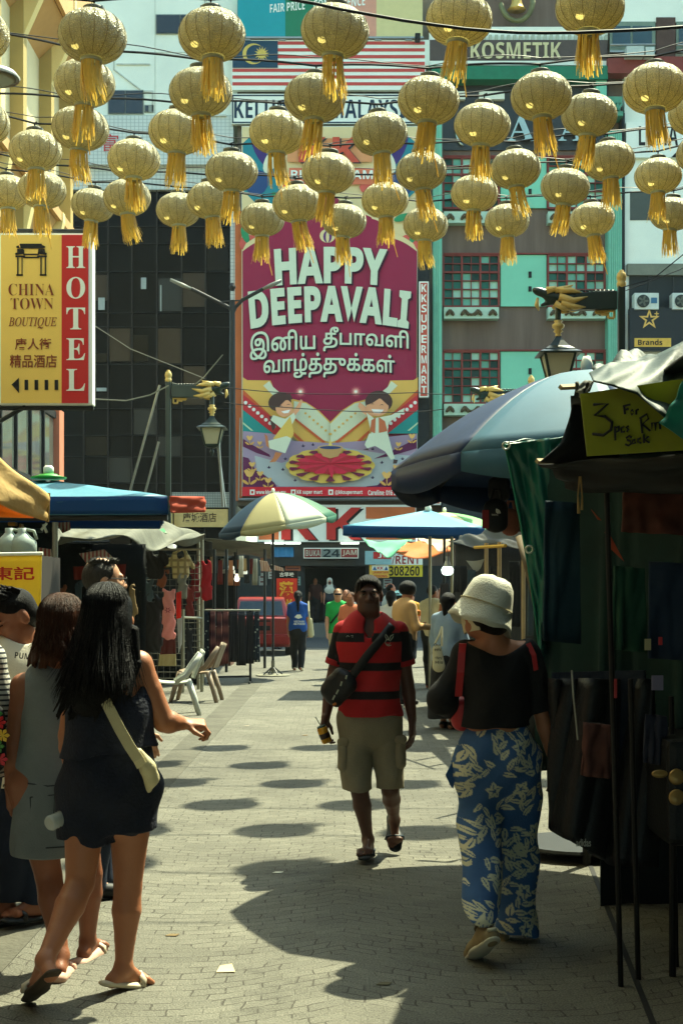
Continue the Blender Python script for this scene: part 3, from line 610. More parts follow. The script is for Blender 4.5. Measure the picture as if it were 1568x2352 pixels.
# ================================================================ lanterns
def lantern_material():
    m = mat('gold_glitter_fabric', (226, 216, 168), .5, .3, 7, metal=0, spec=.35); t, N, L, b = tree(m); col = b.inputs['Base Color'].links[0].from_socket
    oi = N('ShaderNodeObjectInfo'); tc = N('ShaderNodeTexCoord'); sh = N('ShaderNodeVectorMath'); sh.operation = 'ADD'; L(tc.outputs['Object'], sh.inputs[0]); L(oi.outputs['Location'], sh.inputs[1])
    v = N('ShaderNodeTexVoronoi'); v.feature = 'DISTANCE_TO_EDGE'; v.inputs['Scale'].default_value = 62; L(sh.outputs[0], v.inputs['Vector']); v2 = N('ShaderNodeTexVoronoi'); v2.inputs['Scale'].default_value = 150; L(sh.outputs[0], v2.inputs['Vector'])
    r = N('ShaderNodeMapRange'); r.inputs[1].default_value = .0; r.inputs[2].default_value = .12; r.inputs[3].default_value = .58; r.inputs[4].default_value = 1.15; L(v.outputs['Distance'], r.inputs[0])
    r2 = N('ShaderNodeMapRange'); r2.inputs[1].default_value = 0; r2.inputs[2].default_value = .7; r2.inputs[3].default_value = 1.3; r2.inputs[4].default_value = .72; L(v2.outputs['Distance'], r2.inputs[0])
    mx = N('ShaderNodeMixRGB'); mx.blend_type = 'MULTIPLY'; mx.inputs[0].default_value = 1; L(col, mx.inputs[1]); L(r.outputs[0], mx.inputs[2])
    my = N('ShaderNodeMixRGB'); my.blend_type = 'MULTIPLY'; my.inputs[0].default_value = 1; L(mx.outputs[0], my.inputs[1]); L(r2.outputs[0], my.inputs[2]); mx = my
    hs_ = N('ShaderNodeHueSaturation'); rv = N('ShaderNodeMapRange'); rv.inputs[3].default_value = .82; rv.inputs[4].default_value = 1.1; L(oi.outputs['Random'], rv.inputs[0]); L(rv.outputs[0], hs_.inputs['Value']); L(mx.outputs[0], hs_.inputs['Color']); mx = hs_
    L(mx.outputs[0], b.inputs['Base Color'])
    bp = N('ShaderNodeBump'); bp.inputs['Strength'].default_value = 1.0; bp.inputs['Distance'].default_value = .03; L(v.outputs['Distance'], bp.inputs['Height']); L(bp.outputs[0], b.inputs['Normal'])
    gl = N('ShaderNodeBsdfGlossy'); gl.inputs[0].default_value = (.8, .82, .68, 1); gl.inputs['Roughness'].default_value = .45; L(bp.outputs[0], gl.inputs['Normal'])
    tr = N('ShaderNodeBsdfTranslucent'); tm = N('ShaderNodeMixRGB'); tm.blend_type = 'MULTIPLY'; tm.inputs[0].default_value = 1; tm.inputs[2].default_value = (1, .9, .54, 1); L(mx.outputs[0], tm.inputs[1]); L(tm.outputs[0], tr.inputs[0])
    a = N('ShaderNodeMixShader'); a.inputs[0].default_value = .15; L(b.outputs[0], a.inputs[1]); L(gl.outputs[0], a.inputs[2])
    c = N('ShaderNodeMixShader'); c.inputs[0].default_value = .42; L(a.outputs[0], c.inputs[1]); L(tr.outputs[0], c.inputs[2]); L(c.outputs[0], t.nodes['Material Output'].inputs[0])
    return m
LG = lantern_material(); fringe_m = mat('yellow_fringe', (226, 190, 84), .5, .3, 14, trans=.45, stretch=(4, 4, .2)); ring_m = mat('ring_grey', (176, 178, 150), .5, .15, 4); rib_m = mat('rib_wire_gold', (120, 100, 54), .6); capm = mat('cap_dark', (86, 84, 66), .5, .2, 6)
def make_lantern(seed):
    r = random.Random(seed); root = thing('lantern', 'lantern', 'lantern', (0, 0, 0), 'gold lanterns strung over the street')
    prof = []
    for i in range(21):
        a = -math.pi / 2 + .30 + (math.pi - .60) * i / 20; prof.append((.275 * abs(math.cos(a)) ** .82, .197 * math.sin(a)))
    mb = MB(); n = 84; vs = []; fs = []
    for (q, z) in prof:
        for j in range(n):
            a = 2 * math.pi * j / n; rib = abs(math.sin(a * 7)); k = q * (1 - .035 * (1 - rib) ** 3) ; vs.append((k * math.cos(a), k * math.sin(a), z))
    for i in range(20):
        for j in range(n): fs.append((i * n + j, i * n + (j + 1) % n, (i + 1) * n + (j + 1) % n, (i + 1) * n + j))
    mb.add(vs, fs).build('globe', LG, root, smooth=True)
    for j in range(16):
        a = 2 * math.pi * j / 16; rb = MB().tube([(k * 1.004 * math.cos(a), k * 1.004 * math.sin(a), z) for k, z in prof[::2]], .0022, 4).build('rib_wire', rib_m, root)
    MB().lathe([(.078, .20), (.09, .202), (.09, .245), (.084, .25), (.078, .245)], (0, 0, -.016), n=28, cap=False).lathe([(.10, .198), (.036, .203), (.036, .206), (.10, .204)], (0, 0, -.016), n=28, cap=False).build('top_ring', capm, root, smooth=True)  # inner disc added to narrow the sun spot inside the globe
    MB().tube([(-.09, 0, .232), (.09, 0, .232)], .006, 6).tube([(0, 0, .232), (0, 0, .30)], .008, 6).tube([(-.02, 0, .29), (.025, .01, .31)], .007, 5).build('hook', black, root)
    MB().lathe([(.080, -.20), (.088, -.202), (.088, -.232), (.08, -.232)], (0, 0, .015), n=28, cap=False).build('bottom_ring', ring_m, root, smooth=True)
    mb = MB(); wx, wy = r.uniform(-.035, .05), r.uniform(-.02, .02); gap = r.uniform(0, 6.28)
    for k in range(92):
        a = r.uniform(0, 2 * math.pi); gp_ = abs((a - gap + math.pi) % (2 * math.pi) - math.pi)
        if gp_ < .35 and r.random() < .7: continue
        ln = r.uniform(.20, .31); fl = r.uniform(.95, 1.45); x, y = .082 * math.cos(a), .082 * math.sin(a)
        e = V((x * fl + wx + r.uniform(-.012, .012), y * fl + wy, -.23 - ln)); mid = V((x * (1 + (fl - 1) * .4) + wx * .3 + r.uniform(-.006, .006), y * (1 + (fl - 1) * .4), -.23 - ln * .5))
        u = V((-math.sin(a), math.cos(a), 0)) * r.uniform(.0035, .0065); p = V((x, y, -.206))
        mb.add([p - u, p + u, mid + u, mid - u, e + u * .8, e - u * .8], [(0, 1, 2, 3), (3, 2, 4, 5)])
    if seed % 3 == 0: mb.tube([(.05, -.04, -.45), (.09, -.04, -.55), (.12, -.05, -.68)], .005, 5)
    mb.build('tassel', fringe_m, root)
    return root
ROWS = [('nearest', 11.44, [(-57, 78), (213, 84), (487, 81), (769, 72), (1054, 45), (1354, 18)]),
        ('second', 12.5, [(195, 192), (461, 212), (723, 226), (984, 232), (1242, 222), (1502, 204)]),
        ('third', 13.82, [(-42, 283), (185, 296), (408, 304), (637, 305), (872, 308), (1107, 288), (1352, 265), (1598, 262)]),
        ('fourth', 14.97, [(82, 347), (308, 368), (532, 395), (754, 398), (967, 394), (1183, 389), (1398, 370), (1612, 352)]),
        ('fifth', 16.19, [(97, 437), (292, 455), (484, 460), (683, 468), (884, 460), (1089, 445), (1297, 430), (1510, 405)]),
        ('sixth and farthest', 17.7, [(17, 443), (214, 472), (410, 483), (602, 505), (790, 508), (977, 517), (1164, 508), (1359, 505), (1541, 492)])]
ORD = ['first', 'second', 'third', 'fourth', 'fifth', 'sixth', 'seventh', 'eighth', 'ninth']
protos = [make_lantern(s) for s in range(6)]; used = [False] * 6
wire_m = mat('black_cable', (16, 17, 17), .5)
for ri, (rn, Y, pts) in enumerate(ROWS):
    wp = []
    for i, (px, py) in enumerate(pts):
        k = (i * 2 + ri * 3 + (1 if i > 3 else 0)) % 6; o = protos[k] if not used[k] else copy_tree(protos[k]); used[k] = True
        p = P(px, py, Y + rnd.uniform(-.06, .06)); o.location = p; o.rotation_euler = (rnd.uniform(-.08, .08), rnd.uniform(-.09, .09), rnd.uniform(-.6, .6)); s_ = rnd.uniform(.97, 1.03); o.scale = (s_,) * 3
        o['label'] = 'gold lantern with yellow fringe, %s from the left in the %s row' % (ORD[i], rn); o['group'] = 'gold lanterns strung over the street'
        wp.append(p + V((0, 0, .285)))
    L_, Rr = wp[0], wp[-1]; dl = wp[1] - wp[0]; dr = wp[-1] - wp[-2]
    ends0 = [L_ - dl * 2 + V((0, 0, .35)), L_ - dl + V((0, 0, .12))]; ends1 = [Rr + dr + V((0, 0, .08)), Rr + dr * 2 + V((0, 0, .2))]
    line = ends0 + wp + ends1; path = []
    for a, b in zip(line[:-1], line[1:]):
        for q in range(6): t_ = q / 6; p = a.lerp(b, t_); p.z += .022 * math.sin(math.pi * t_); path.append(p)
    path.append(line[-1])
    t_ = thing('lantern_cable', 'black double cable carrying the %s row of lanterns' % rn, 'cable', (0, Y, 6)); MB().tube(path, .011, 5).build('main_cable', wire_m, t_)
    MB().tube([p + V((0, .03, .055 + .03 * math.sin(i * .6))) for i, p in enumerate(path)], .005, 4).build('thin_cable', wire_m, t_)
mb = MB(); pts = [P(px, py, 9.6) for px, py in ((250, -60), (500, -22), (640, -8), (720, 8), (850, 34), (1000, 58), (1130, 72), (1250, 76), (1400, 72), (1568, 62), (1760, 48))]
cs = []
for a, b in zip(pts[:-1], pts[1:]): cs += [a, a.lerp(b, .5) + V((0, 0, -.004))]
o = mb.tube(cs + [pts[-1]], .011, 6).build('overhead_cable', wire_m, smooth=True); tag(o, 'thick black cable sagging in front of the top lanterns', 'cable')
def cable(pts, Y, r, label, sag=0, m=None, Y2=None):
    pp = []
    for (a, b), (c, d) in zip(pts[:-1], pts[1:]):
        for q in range(8): t_ = q / 8; pp.append(P(a + (c - a) * t_, b + (d - b) * t_ + sag * 4 * t_ * (1 - t_), Y))
    pp.append(P(*pts[-1], Y)); o = MB().tube(pp, r, 5).build('cable', m or wire_m); return tag(o, label, 'cable')
grey_w = mat('grey_cable', (120, 122, 110), .5)
cable([(-60, 770), (0, 805), (60, 853), (140, 897), (215, 917), (290, 921), (345, 908), (388, 886)], 24.9, .012, 'grey cable drooping from the left edge past the hotel sign to the dragon lamp', m=grey_w)
cable([(395, 880), (440, 892), (470, 865), (512, 815)], 25.2, .011, 'grey cable rising from the dragon lamp to the right', m=grey_w)
cable([(220, 750), (300, 802), (390, 838), (470, 870)], 19.5, .006, 'thin dark cable running above the left dragon lamp', m=grey_w)
cable([(515, 890), (700, 905), (958, 902), (1020, 905)], 37, .012, 'thin black cable crossing the banner above the two children', sag=2)
cable([(515, 925), (640, 935), (900, 948), (1020, 940)], 37, .012, 'thin black cable crossing the banner at the children shoulders', sag=2)
cable([(1430, 660), (1500, 640), (1568, 585), (1640, 540)], 13, .005, 'thin wire rising from the right dragon lamp to the right edge', m=wire_m)
cable([(1640, 575), (1560, 620), (1436, 668)], 13.2, .004, 'second thin wire rising from the right dragon lamp, just below the first')

# ================================================================ festival banner
YB = 51.4
bn = thing('festival_banner', 'huge maroon banner reading HAPPY DEEPAVALI with lotus, lamp and two children', 'banner', P(755, 1140, YB))
lay = [0]
def B(pts, name, col, lift=None, par=None):
    lay[0] += 1; y = YB - .004 * (lay[0] if lift is None else lift)
    m = mat('print_' + '_'.join(map(str, col)), col, .55, .08, .6); mb = MB(); n = len(pts)
    return mb.poly([P(px, py, y) for px, py in pts]).build(name, m, par or bn)
def ell(cx, cy, rx, ry, n=20, a0=0, a1=360, rot=0):
    o = []
    for i in range(n): a = R_(a0 + (a1 - a0) * i / (n - (0 if abs(a1 - a0) >= 360 else 1))); x, y = rx * math.cos(a), ry * math.sin(a); c, s = math.cos(R_(rot)), math.sin(R_(rot)); o.append((cx + x * c - y * s, cy + x * s + y * c))
    return o
MB().R(555, 290, 958, 1140, YB, .06).build('cloth', mat('print_cloth_white', (214, 214, 190), .55, .06, .6), bn)
mar = (150, 22, 64); cr = (226, 204, 150)
B([(556, 292), (956, 292), (957, 640), (556, 640)], 'top_ground', cr)
for s in (0, 1):                                         # mirrored peacock and flower corners
    mx = (lambda x: x) if s == 0 else (lambda x: 1513 - x)
    B([(mx(x), y) for x, y in ((557, 330), (590, 300), (612, 330), (640, 420), (650, 470), (600, 480), (560, 440))], 'corner_peacock', (30, 130, 140))
    B([(mx(x), y) for x, y in ell(596, 345, 12, 40, 14, rot=-25)], 'peacock_feather', (60, 40, 110)); B([(mx(x), y) for x, y in ell(622, 370, 14, 30, 14, rot=25)], 'peacock_neck', (226, 226, 196))
    B([(mx(x), y) for x, y in ell(640, 372, 6, 14, 12)], 'peacock_eye', (222, 180, 96)); B([(mx(x), y) for x, y in ell(590, 420, 26, 30, 14, rot=20)], 'peacock_wing', (30, 70, 120))
    for (cx, cy, r) in ((668, 430, 20), (575, 560, 26), (570, 505, 18)): B([(mx(x), y) for x, y in ell(cx, cy, r, r * .8, 10)], 'flower', (214, 92, 78))
    for (cx, cy, ro) in ((640, 455, 40), (655, 480, -30), (590, 500, 20), (563, 540, 70)): B([(mx(x), y) for x, y in ell(cx, cy, 20, 8, 12, rot=ro)], 'leaf', (40, 140, 90))
B([(660, 318), (855, 318), (855, 372), (660, 372)], 'logo_ground', (222, 150, 96)); B([(664, 386), (860, 386), (860, 424), (664, 424)], 'hours_strip', (218, 120, 84))
lettering(sb('KK'), (690, 318, 830, 376), mat('print_dark', (40, 44, 48)), bn, YB - .2, spacing=1.1); lettering(sb('KK'), (686, 315, 826, 373), mat('print_red_k', (206, 84, 62)), bn, YB - .21, spacing=1.1)
lettering(sb('BUKA 24 JAM'), (668, 391, 856, 418), signw, bn, YB - .2)
arch = [(557, 1020), (557, 572)]
def arcpts(a, b, c, n=8): return [((1 - t) ** 2 * a[0] + 2 * t * (1 - t) * b[0] + t * t * c[0], (1 - t) ** 2 * a[1] + 2 * t * (1 - t) * b[1] + t * t * c[1]) for t in [i / n for i in range(n + 1)]]
top = arcpts((557, 575), (590, 548), (615, 545)) + arcpts((616, 540), (632, 505), (660, 500)) + arcpts((662, 496), (728, 470), (757, 436)) 
top = top + [(1514 - x, y) for x, y in reversed(top)]
B([(557, 1000)] + [(x, y - 9 if 560 < x < 954 else y) for x, y in top] + [(957, 1000)], 'arch_border', (226, 206, 150)); B([(558, 1004)] + [(x, y + 3) for x, y in top] + [(956, 1004)], 'maroon_field', mar)
B(ell(752, 542, 18, 16, 16), 'ornament', (226, 206, 150)); B(ell(752, 544, 10, 14, 14), 'ornament_core', (96, 40, 110)); B(ell(752, 545, 4, 13, 12), 'ornament_heart', (226, 206, 150))
def warpA(u, v): t = (u - 757) / 190; return (u + (v - 715) * (-.09) * t * .9, v + (14 * t * t - 7) * (1.0 if v < 700 else 1.25))
shadow = mat('print_shadow', (60, 14, 40))
for dx, dy, m_, yy in ((4, 4, shadow, YB - .19), (0, 0, mat('print_letter', (212, 222, 192), .55, .06), YB - .21)):
    kw = dict(offset=.028, warp=warpA)
    lettering(sb('HAPPY'), (636 + dx, 574 + dy, 882 + dx, 658 + dy), m_, bn, yy, **kw)
    lettering(sb('DEEPAVALI'), (573 + dx, 664 + dy, 940 + dx, 748 + dy), m_, bn, yy, **kw)
    kw = dict(offset=.018, split=True, warp=lambda u, v: (u, v + 10 * ((u - 757) / 190) ** 2 - 5))
    lettering('\u0b87\u0ba9\u0bbf\u0baf', (574 + dx, 760 + dy, 724 + dx, 824 + dy), m_, bn, yy, **kw); lettering('\u0ba4\u0bc0\u0baa\u0bbe\u0bb5\u0bb3\u0bbf', (742 + dx, 756 + dy, 938 + dx, 812 + dy), m_, bn, yy, **kw)
    lettering('\u0bb5\u0bbe\u0bb4\u0bcd\u0ba4\u0bcd\u0ba4\u0bc1\u0b95\u0bcd\u0b95\u0bb3\u0bcd', (605 + dx, 815 + dy, 906 + dx, 872 + dy), m_, bn, yy, **kw)
# lower scene of the banner (canvas units of the crop: 1568 wide over 378.6 photo units... converted)
def q(x, y): return (534 + x * .2820, 849.7 + y * .2820)
def Q(pts): return [q(*p) for p in pts]
gld = (226, 178, 84)
for s in (0, 1):
    m_ = (lambda x: x) if s == 0 else (lambda x: 1592 - x); G = lambda pts: Q([(m_(x), y) for x, y in pts])
    B(G([(84, 60), (120, 85), (310, 88), (330, 140), (400, 205), (480, 235), (600, 265), (700, 330), (796, 425), (796, 610), (560, 610), (84, 200)]), 'drape_gold', gld)
    B(G([(300, 92), (330, 140), (395, 195), (330, 210), (250, 130)]), 'drape_white', (216, 218, 186)); B(G([(500, 255), (600, 275), (690, 335), (796, 440), (796, 590), (690, 560), (500, 380)]), 'drape_panel', (216, 220, 184))
    for k in range(7): B(G(ell(594 + k * 33, 355 + k * 28, 10, 10, 10)), 'panel_dot', gld)
    B(G([(84, 160), (110, 185), (340, 400), (330, 425), (84, 200)]), 'drape_line', (206, 90, 44)); B(G([(500, 385), (760, 590), (735, 596), (495, 400)]), 'drape_line', (206, 90, 44)); B(G([(480, 490), (600, 600), (570, 600), (480, 520)]), 'drape_line', (206, 90, 44))
    B(G([(84, 200), (420, 470), (420, 600), (320, 520), (84, 330)]), 'red_band', (196, 42, 52))
    for k in range(8): B(G(ell(107 + k * 33, 268 + k * 28, 15, 15, 10)), 'band_dot', (232, 232, 220))
    B(G([(84, 325), (330, 520), (84, 520)]), 'teal_corner', (20, 140, 134)); B(G([(84, 425), (170, 496), (150, 496), (84, 440)]), 'teal_line', (190, 214, 170))
B(Q([(84, 500), (320, 520), (500, 580), (796, 598), (1060, 580), (1280, 545), (1500, 522), (1500, 960), (84, 960)]), 'lilac_ground', (164, 142, 164))
B(Q([(180, 700), (400, 760), (796, 620), (1200, 680), (1450, 700), (1300, 800), (1300, 950), (380, 950), (200, 830)]), 'pale_ground', (176, 184, 184))
for pts in ([(84, 560), (140, 600), (300, 690), (310, 712), (200, 680), (84, 625)], [(84, 708), (130, 720), (190, 820), (250, 850), (340, 920), (360, 955), (84, 955)], [(1150, 725), (1300, 660), (1498, 560), (1498, 640), (1300, 700)], [(1090, 950), (1180, 940), (1290, 840), (1390, 830), (1440, 780), (1498, 900), (1498, 955), (1090, 955)]): B(Q(pts), 'plum_bush', (96, 20, 74))
def flower(cx, cy, s):
    B(Q([(cx - 3 * s, cy), (cx + 3 * s, cy), (cx + 3 * s, cy + 60 * s), (cx - 3 * s, cy + 60 * s)]), 'stem', gld); B(Q([(cx - 35 * s, cy - 20 * s), (cx - 18 * s, cy - 32 * s), (cx, cy - 18 * s), (cx + 18 * s, cy - 32 * s), (cx + 35 * s, cy - 20 * s), (cx + 18 * s, cy + 12 * s), (cx, cy + 20 * s), (cx - 18 * s, cy + 12 * s)]), 'blossom', (232, 182, 100))
    for sg in (-1, 1): B(Q(ell(cx + sg * 26 * s, cy + 50 * s, 26 * s, 9 * s, 10, rot=-sg * 35)), 'leaf', (226, 170, 84))
for a in ((138, 850, 1.3), (225, 850, .8), (160, 775, .8), (140, 560, .8), (222, 600, .6), (290, 905, .9), (1255, 865, 1.2), (1335, 800, .9), (1450, 920, 1.1), (1460, 545, .8), (1350, 610, .7)): flower(*a)
for k in range(14): a = math.pi * 2 * k / 14; B(Q(ell(796 + 265 * math.cos(a), 780 + 95 * math.sin(a), 100, 52, 14)), 'lotus_outer', (222, 188, 84))
for k in range(14): a = math.pi * 2 * (k + .5) / 14; B(Q([(796 + 330 * math.cos(a - .12), 780 + 128 * math.sin(a - .12)), (796 + 345 * math.cos(a), 780 + 134 * math.sin(a)), (796 + 330 * math.cos(a + .12), 780 + 128 * math.sin(a + .12)), (796 + 200 * math.cos(a), 780 + 80 * math.sin(a))]), 'lotus_gap', (112, 24, 60))
for k in range(16): a = math.pi * 2 * k / 16; B(Q([(796 + 300 * math.cos(a), 765 + 92 * math.sin(a)), (796 + 250 * math.cos(a + .2), 765 + 82 * math.sin(a + .2)), (796, 765), (796 + 250 * math.cos(a - .2), 765 + 82 * math.sin(a - .2))]), 'lotus_petal', (206, 30, 62) if k % 2 else (178, 28, 44))
B(Q([(770, 780), (830, 780), (815, 880), (800, 870)]), 'lotus_tip', (206, 30, 62))
B(Q(ell(796, 635, 104, 22, 20) ), 'lamp_rim', (206, 170, 110)); B(Q([(692, 640), (900, 640), (860, 705), (796, 722), (735, 705)]), 'lamp_bowl', (196, 150, 92)); B(Q(ell(796, 634, 88, 13, 20)), 'lamp_oil', (40, 60, 110)); B(Q([(780, 615), (796, 565), (812, 615), (796, 622)]), 'lamp_flame', (236, 206, 110))
for (x, y) in ((297, 795), (410, 812), (430, 725), (510, 900), (1215, 755), (1140, 878), (575, 620), (655, 610), (1140, 645), (1383, 725)): B(Q([(x - 18, y - 6), (x - 8, y), (x, y - 16), (x + 8, y), (x + 18, y - 6), (x + 6, y + 10), (x - 6, y + 10)]), 'grass_tuft', (50, 34, 66))
for sx in (553, 1003):
    for r, n, c in ((60, 26, (196, 84, 100)), (40, 22, (236, 170, 150)), (20, 16, (250, 246, 226))):
        B(Q([(sx + (r if i % 2 == 0 else r * .35) * math.cos(i * math.pi / n), 178 + (r if i % 2 == 0 else r * .35) * math.sin(i * math.pi / n)) for i in range(2 * n)]), 'sparkler', c)
sk = (226, 160, 116); hr = (70, 44, 40); wh = (214, 220, 190)
# left child: girl in yellow sash
B(Q([(300, 380), (345, 375), (350, 470), (325, 500)]), 'child_braid', hr); B(Q([(520, 300), (555, 240), (572, 250), (545, 330), (500, 385), (480, 350)]), 'child_arm', sk)
B(Q(ell(385, 262, 95, 76, 20, rot=-15)), 'child_hair', hr); B(Q(ell(420, 312, 70, 72, 20)), 'child_face', sk); B(Q([(345, 300), (400, 200), (470, 195), (490, 240), (430, 250), (380, 300)]), 'child_fringe', hr)
B(Q([(396, 340), (470, 325), (455, 352), (420, 356)]), 'child_smile', (240, 236, 226)); B(Q([(330, 370), (430, 400), (500, 350), (515, 390), (470, 470), (400, 480), (310, 410)]), 'child_top', wh)
B(Q([(400, 470), (470, 380), (500, 520), (440, 640), (330, 560)]), 'child_sash', (222, 184, 84)); B(Q([(290, 580), (440, 540), (480, 560), (430, 680), (300, 640)]), 'child_skirt', wh)
B(Q([(260, 520), (285, 540), (300, 640), (275, 620)]), 'child_leg', (196, 120, 72)); B(Q([(350, 670), (405, 680), (350, 750), (300, 755), (330, 720)]), 'child_leg', (196, 120, 72))
# right child: boy in orange waistcoat
B(Q([(1080, 300), (1030, 260), (1020, 300), (1060, 350), (1130, 400), (1150, 360)]), 'child_arm', sk); B(Q([(1090, 350), (1150, 395), (1290, 370), (1400, 310), (1390, 350), (1270, 430), (1260, 520), (1130, 520)]), 'child_shirt', wh)
B(Q([(1130, 410), (1165, 390), (1160, 520), (1118, 500)]), 'child_waistcoat', (196, 104, 62)); B(Q([(1190, 385), (1240, 420), (1260, 500), (1190, 515)]), 'child_waistcoat', (196, 104, 62))
B(Q(ell(1190, 262, 112, 92, 20)), 'child_hair', hr); B(Q(ell(1178, 305, 92, 72, 20)), 'child_face', sk); B(Q([(1085, 290), (1110, 200), (1200, 180), (1280, 220), (1265, 290), (1200, 230), (1140, 270)]), 'child_fringe', hr)
B(Q([(1128, 320), (1232, 325), (1205, 355), (1150, 352)]), 'child_smile', (240, 236, 226))
B(Q([(1110, 520), (1260, 510), (1300, 660), (1320, 720), (1290, 735), (1240, 665), (1160, 620), (1095, 640), (1075, 610)]), 'child_trousers', wh); B(Q([(1060, 650), (1100, 640), (1110, 656)]), 'child_shoe', (60, 40, 40)); B(Q([(1310, 730), (1345, 735), (1335, 765), (1305, 765)]), 'child_shoe', (60, 40, 40))
for ex, ey in ((392, 300), (455, 288), (1138, 283), (1215, 290)): B(Q([(ex - 18, ey), (ex, ey - 10), (ex + 18, ey), (ex, ey - 4)]), 'child_eye', hr)
B([(556, 1119), (958, 1119), (958, 1140), (556, 1140)], 'red_strip', (206, 30, 46))
YT = YB - .004 * (lay[0] + 3)
for x in (574, 668, 754): mb = MB(); mb.R(x, 1125, x + 11, 1137, YT + .003, .004); mb.build('icon', signw, bn); MB().R(x + 3, 1128, x + 8, 1134, YT - .002, .003).build('icon_mark', redp, bn)
for tx, a, b_ in (('www.kkgroup.my', 588, 656), ('KK super mart', 682, 740), ('@kksupermart', 769, 832), ('Careline: 016 22 618 22', 845, 944)): lettering(sb(tx), (a, 1126, b_, 1138), signw, bn, YT - .006)
MB().tube([P(548, 1148, YB), P(965, 1146, YB)], .06, 8).build('bottom_pole', steel, bn); MB().tube([P(548, 1148, YB - .1), P(552, 960, YB - .1)], .03, 6).build('side_rod', steel, bn)

# ================================================================ hotel sign
hsn = thing('hotel_sign', 'yellow and red hanging sign reading CHINA TOWN BOUTIQUE HOTEL with Chinese characters', 'sign', P(110, 930, 20))
MB().R(-2, 536, 213, 930, 20, .22).build('box', signw, hsn, bevel=.012); MB().R(3, 540, 147, 926, 19.985, .02).build('yellow_face', mat('sign_yellow', (240, 200, 96), .45, .06, .8), hsn); MB().R(142, 540, 203, 926, 19.98, .02).build('red_face', mat('sign_red', (196, 34, 34), .45, .06, .8), hsn)
YH = 19.97
for i, ch_ in enumerate('HOTEL'): lettering(serif(ch_), (153, 566 + i * 70.5, 196, 616 + i * 70.5), signw, hsn, YH)
inkr = mat('sign_ink_brown', (128, 52, 24), .5)
lettering(serif('CHINA'), (20, 652, 125, 679), inkr, hsn, YH, offset=-.012); lettering(serif('TOWN'), (25, 685, 123, 711), inkr, hsn, YH, offset=-.012); lettering(ital('BOUTIQUE'), (20, 729, 131, 755), inkr, hsn, YH, offset=.006)
lettering('唐人街', (35, 777, 118, 804), inkr, hsn, YH, offset=.012); lettering('精品酒店', (23, 815, 131, 845), inkr, hsn, YH, offset=.012)
mb = MB()
mb.prism([P(27, 884, YH), P(44, 868, YH), P(44, 903, YH)], (0, .008, 0))
for x in (57, 80, 103, 126): mb.R(x, 873, x + 8, 896, YH, .008)
mb.build('arrow', black, hsn); mb = MB()
for pts in ([(46, 560), (96, 560), (97, 563), (104, 566), (104, 569), (98, 571), (45, 571), (38, 569), (38, 566), (45, 563)], [(40, 572), (54, 572), (56, 583), (36, 586), (35, 582), (40, 580)], [(89, 572), (103, 572), (104, 580), (108, 582), (107, 586), (87, 583)]): mb.prism([P(x, y, YH) for x, y in pts], (0, .008, 0))
for r in ((54, 583, 90, 586), (54, 574, 56, 584), (88, 574, 90, 584), (36, 587, 58, 591), (86, 587, 108, 591), (40, 591, 43, 632), (50, 591, 52, 632), (93, 591, 96, 632), (103, 591, 106, 632), (38, 630, 53, 634), (92, 630, 107, 634), (54, 590, 90, 593)): mb.R(*r, YH + .001, .006)
mb.build('gate_emblem', black, hsn)
for l_ in ([P(-30, 985, 20.1), P(60, 934, 20.1)], [P(-40, 938, 20.1), P(216, 938, 20.1)], [P(-40, 530, 20.1), P(205, 532, 20.1)]): MB().tube(l_, .032, 8).build('bracket', frame_d, hsn)

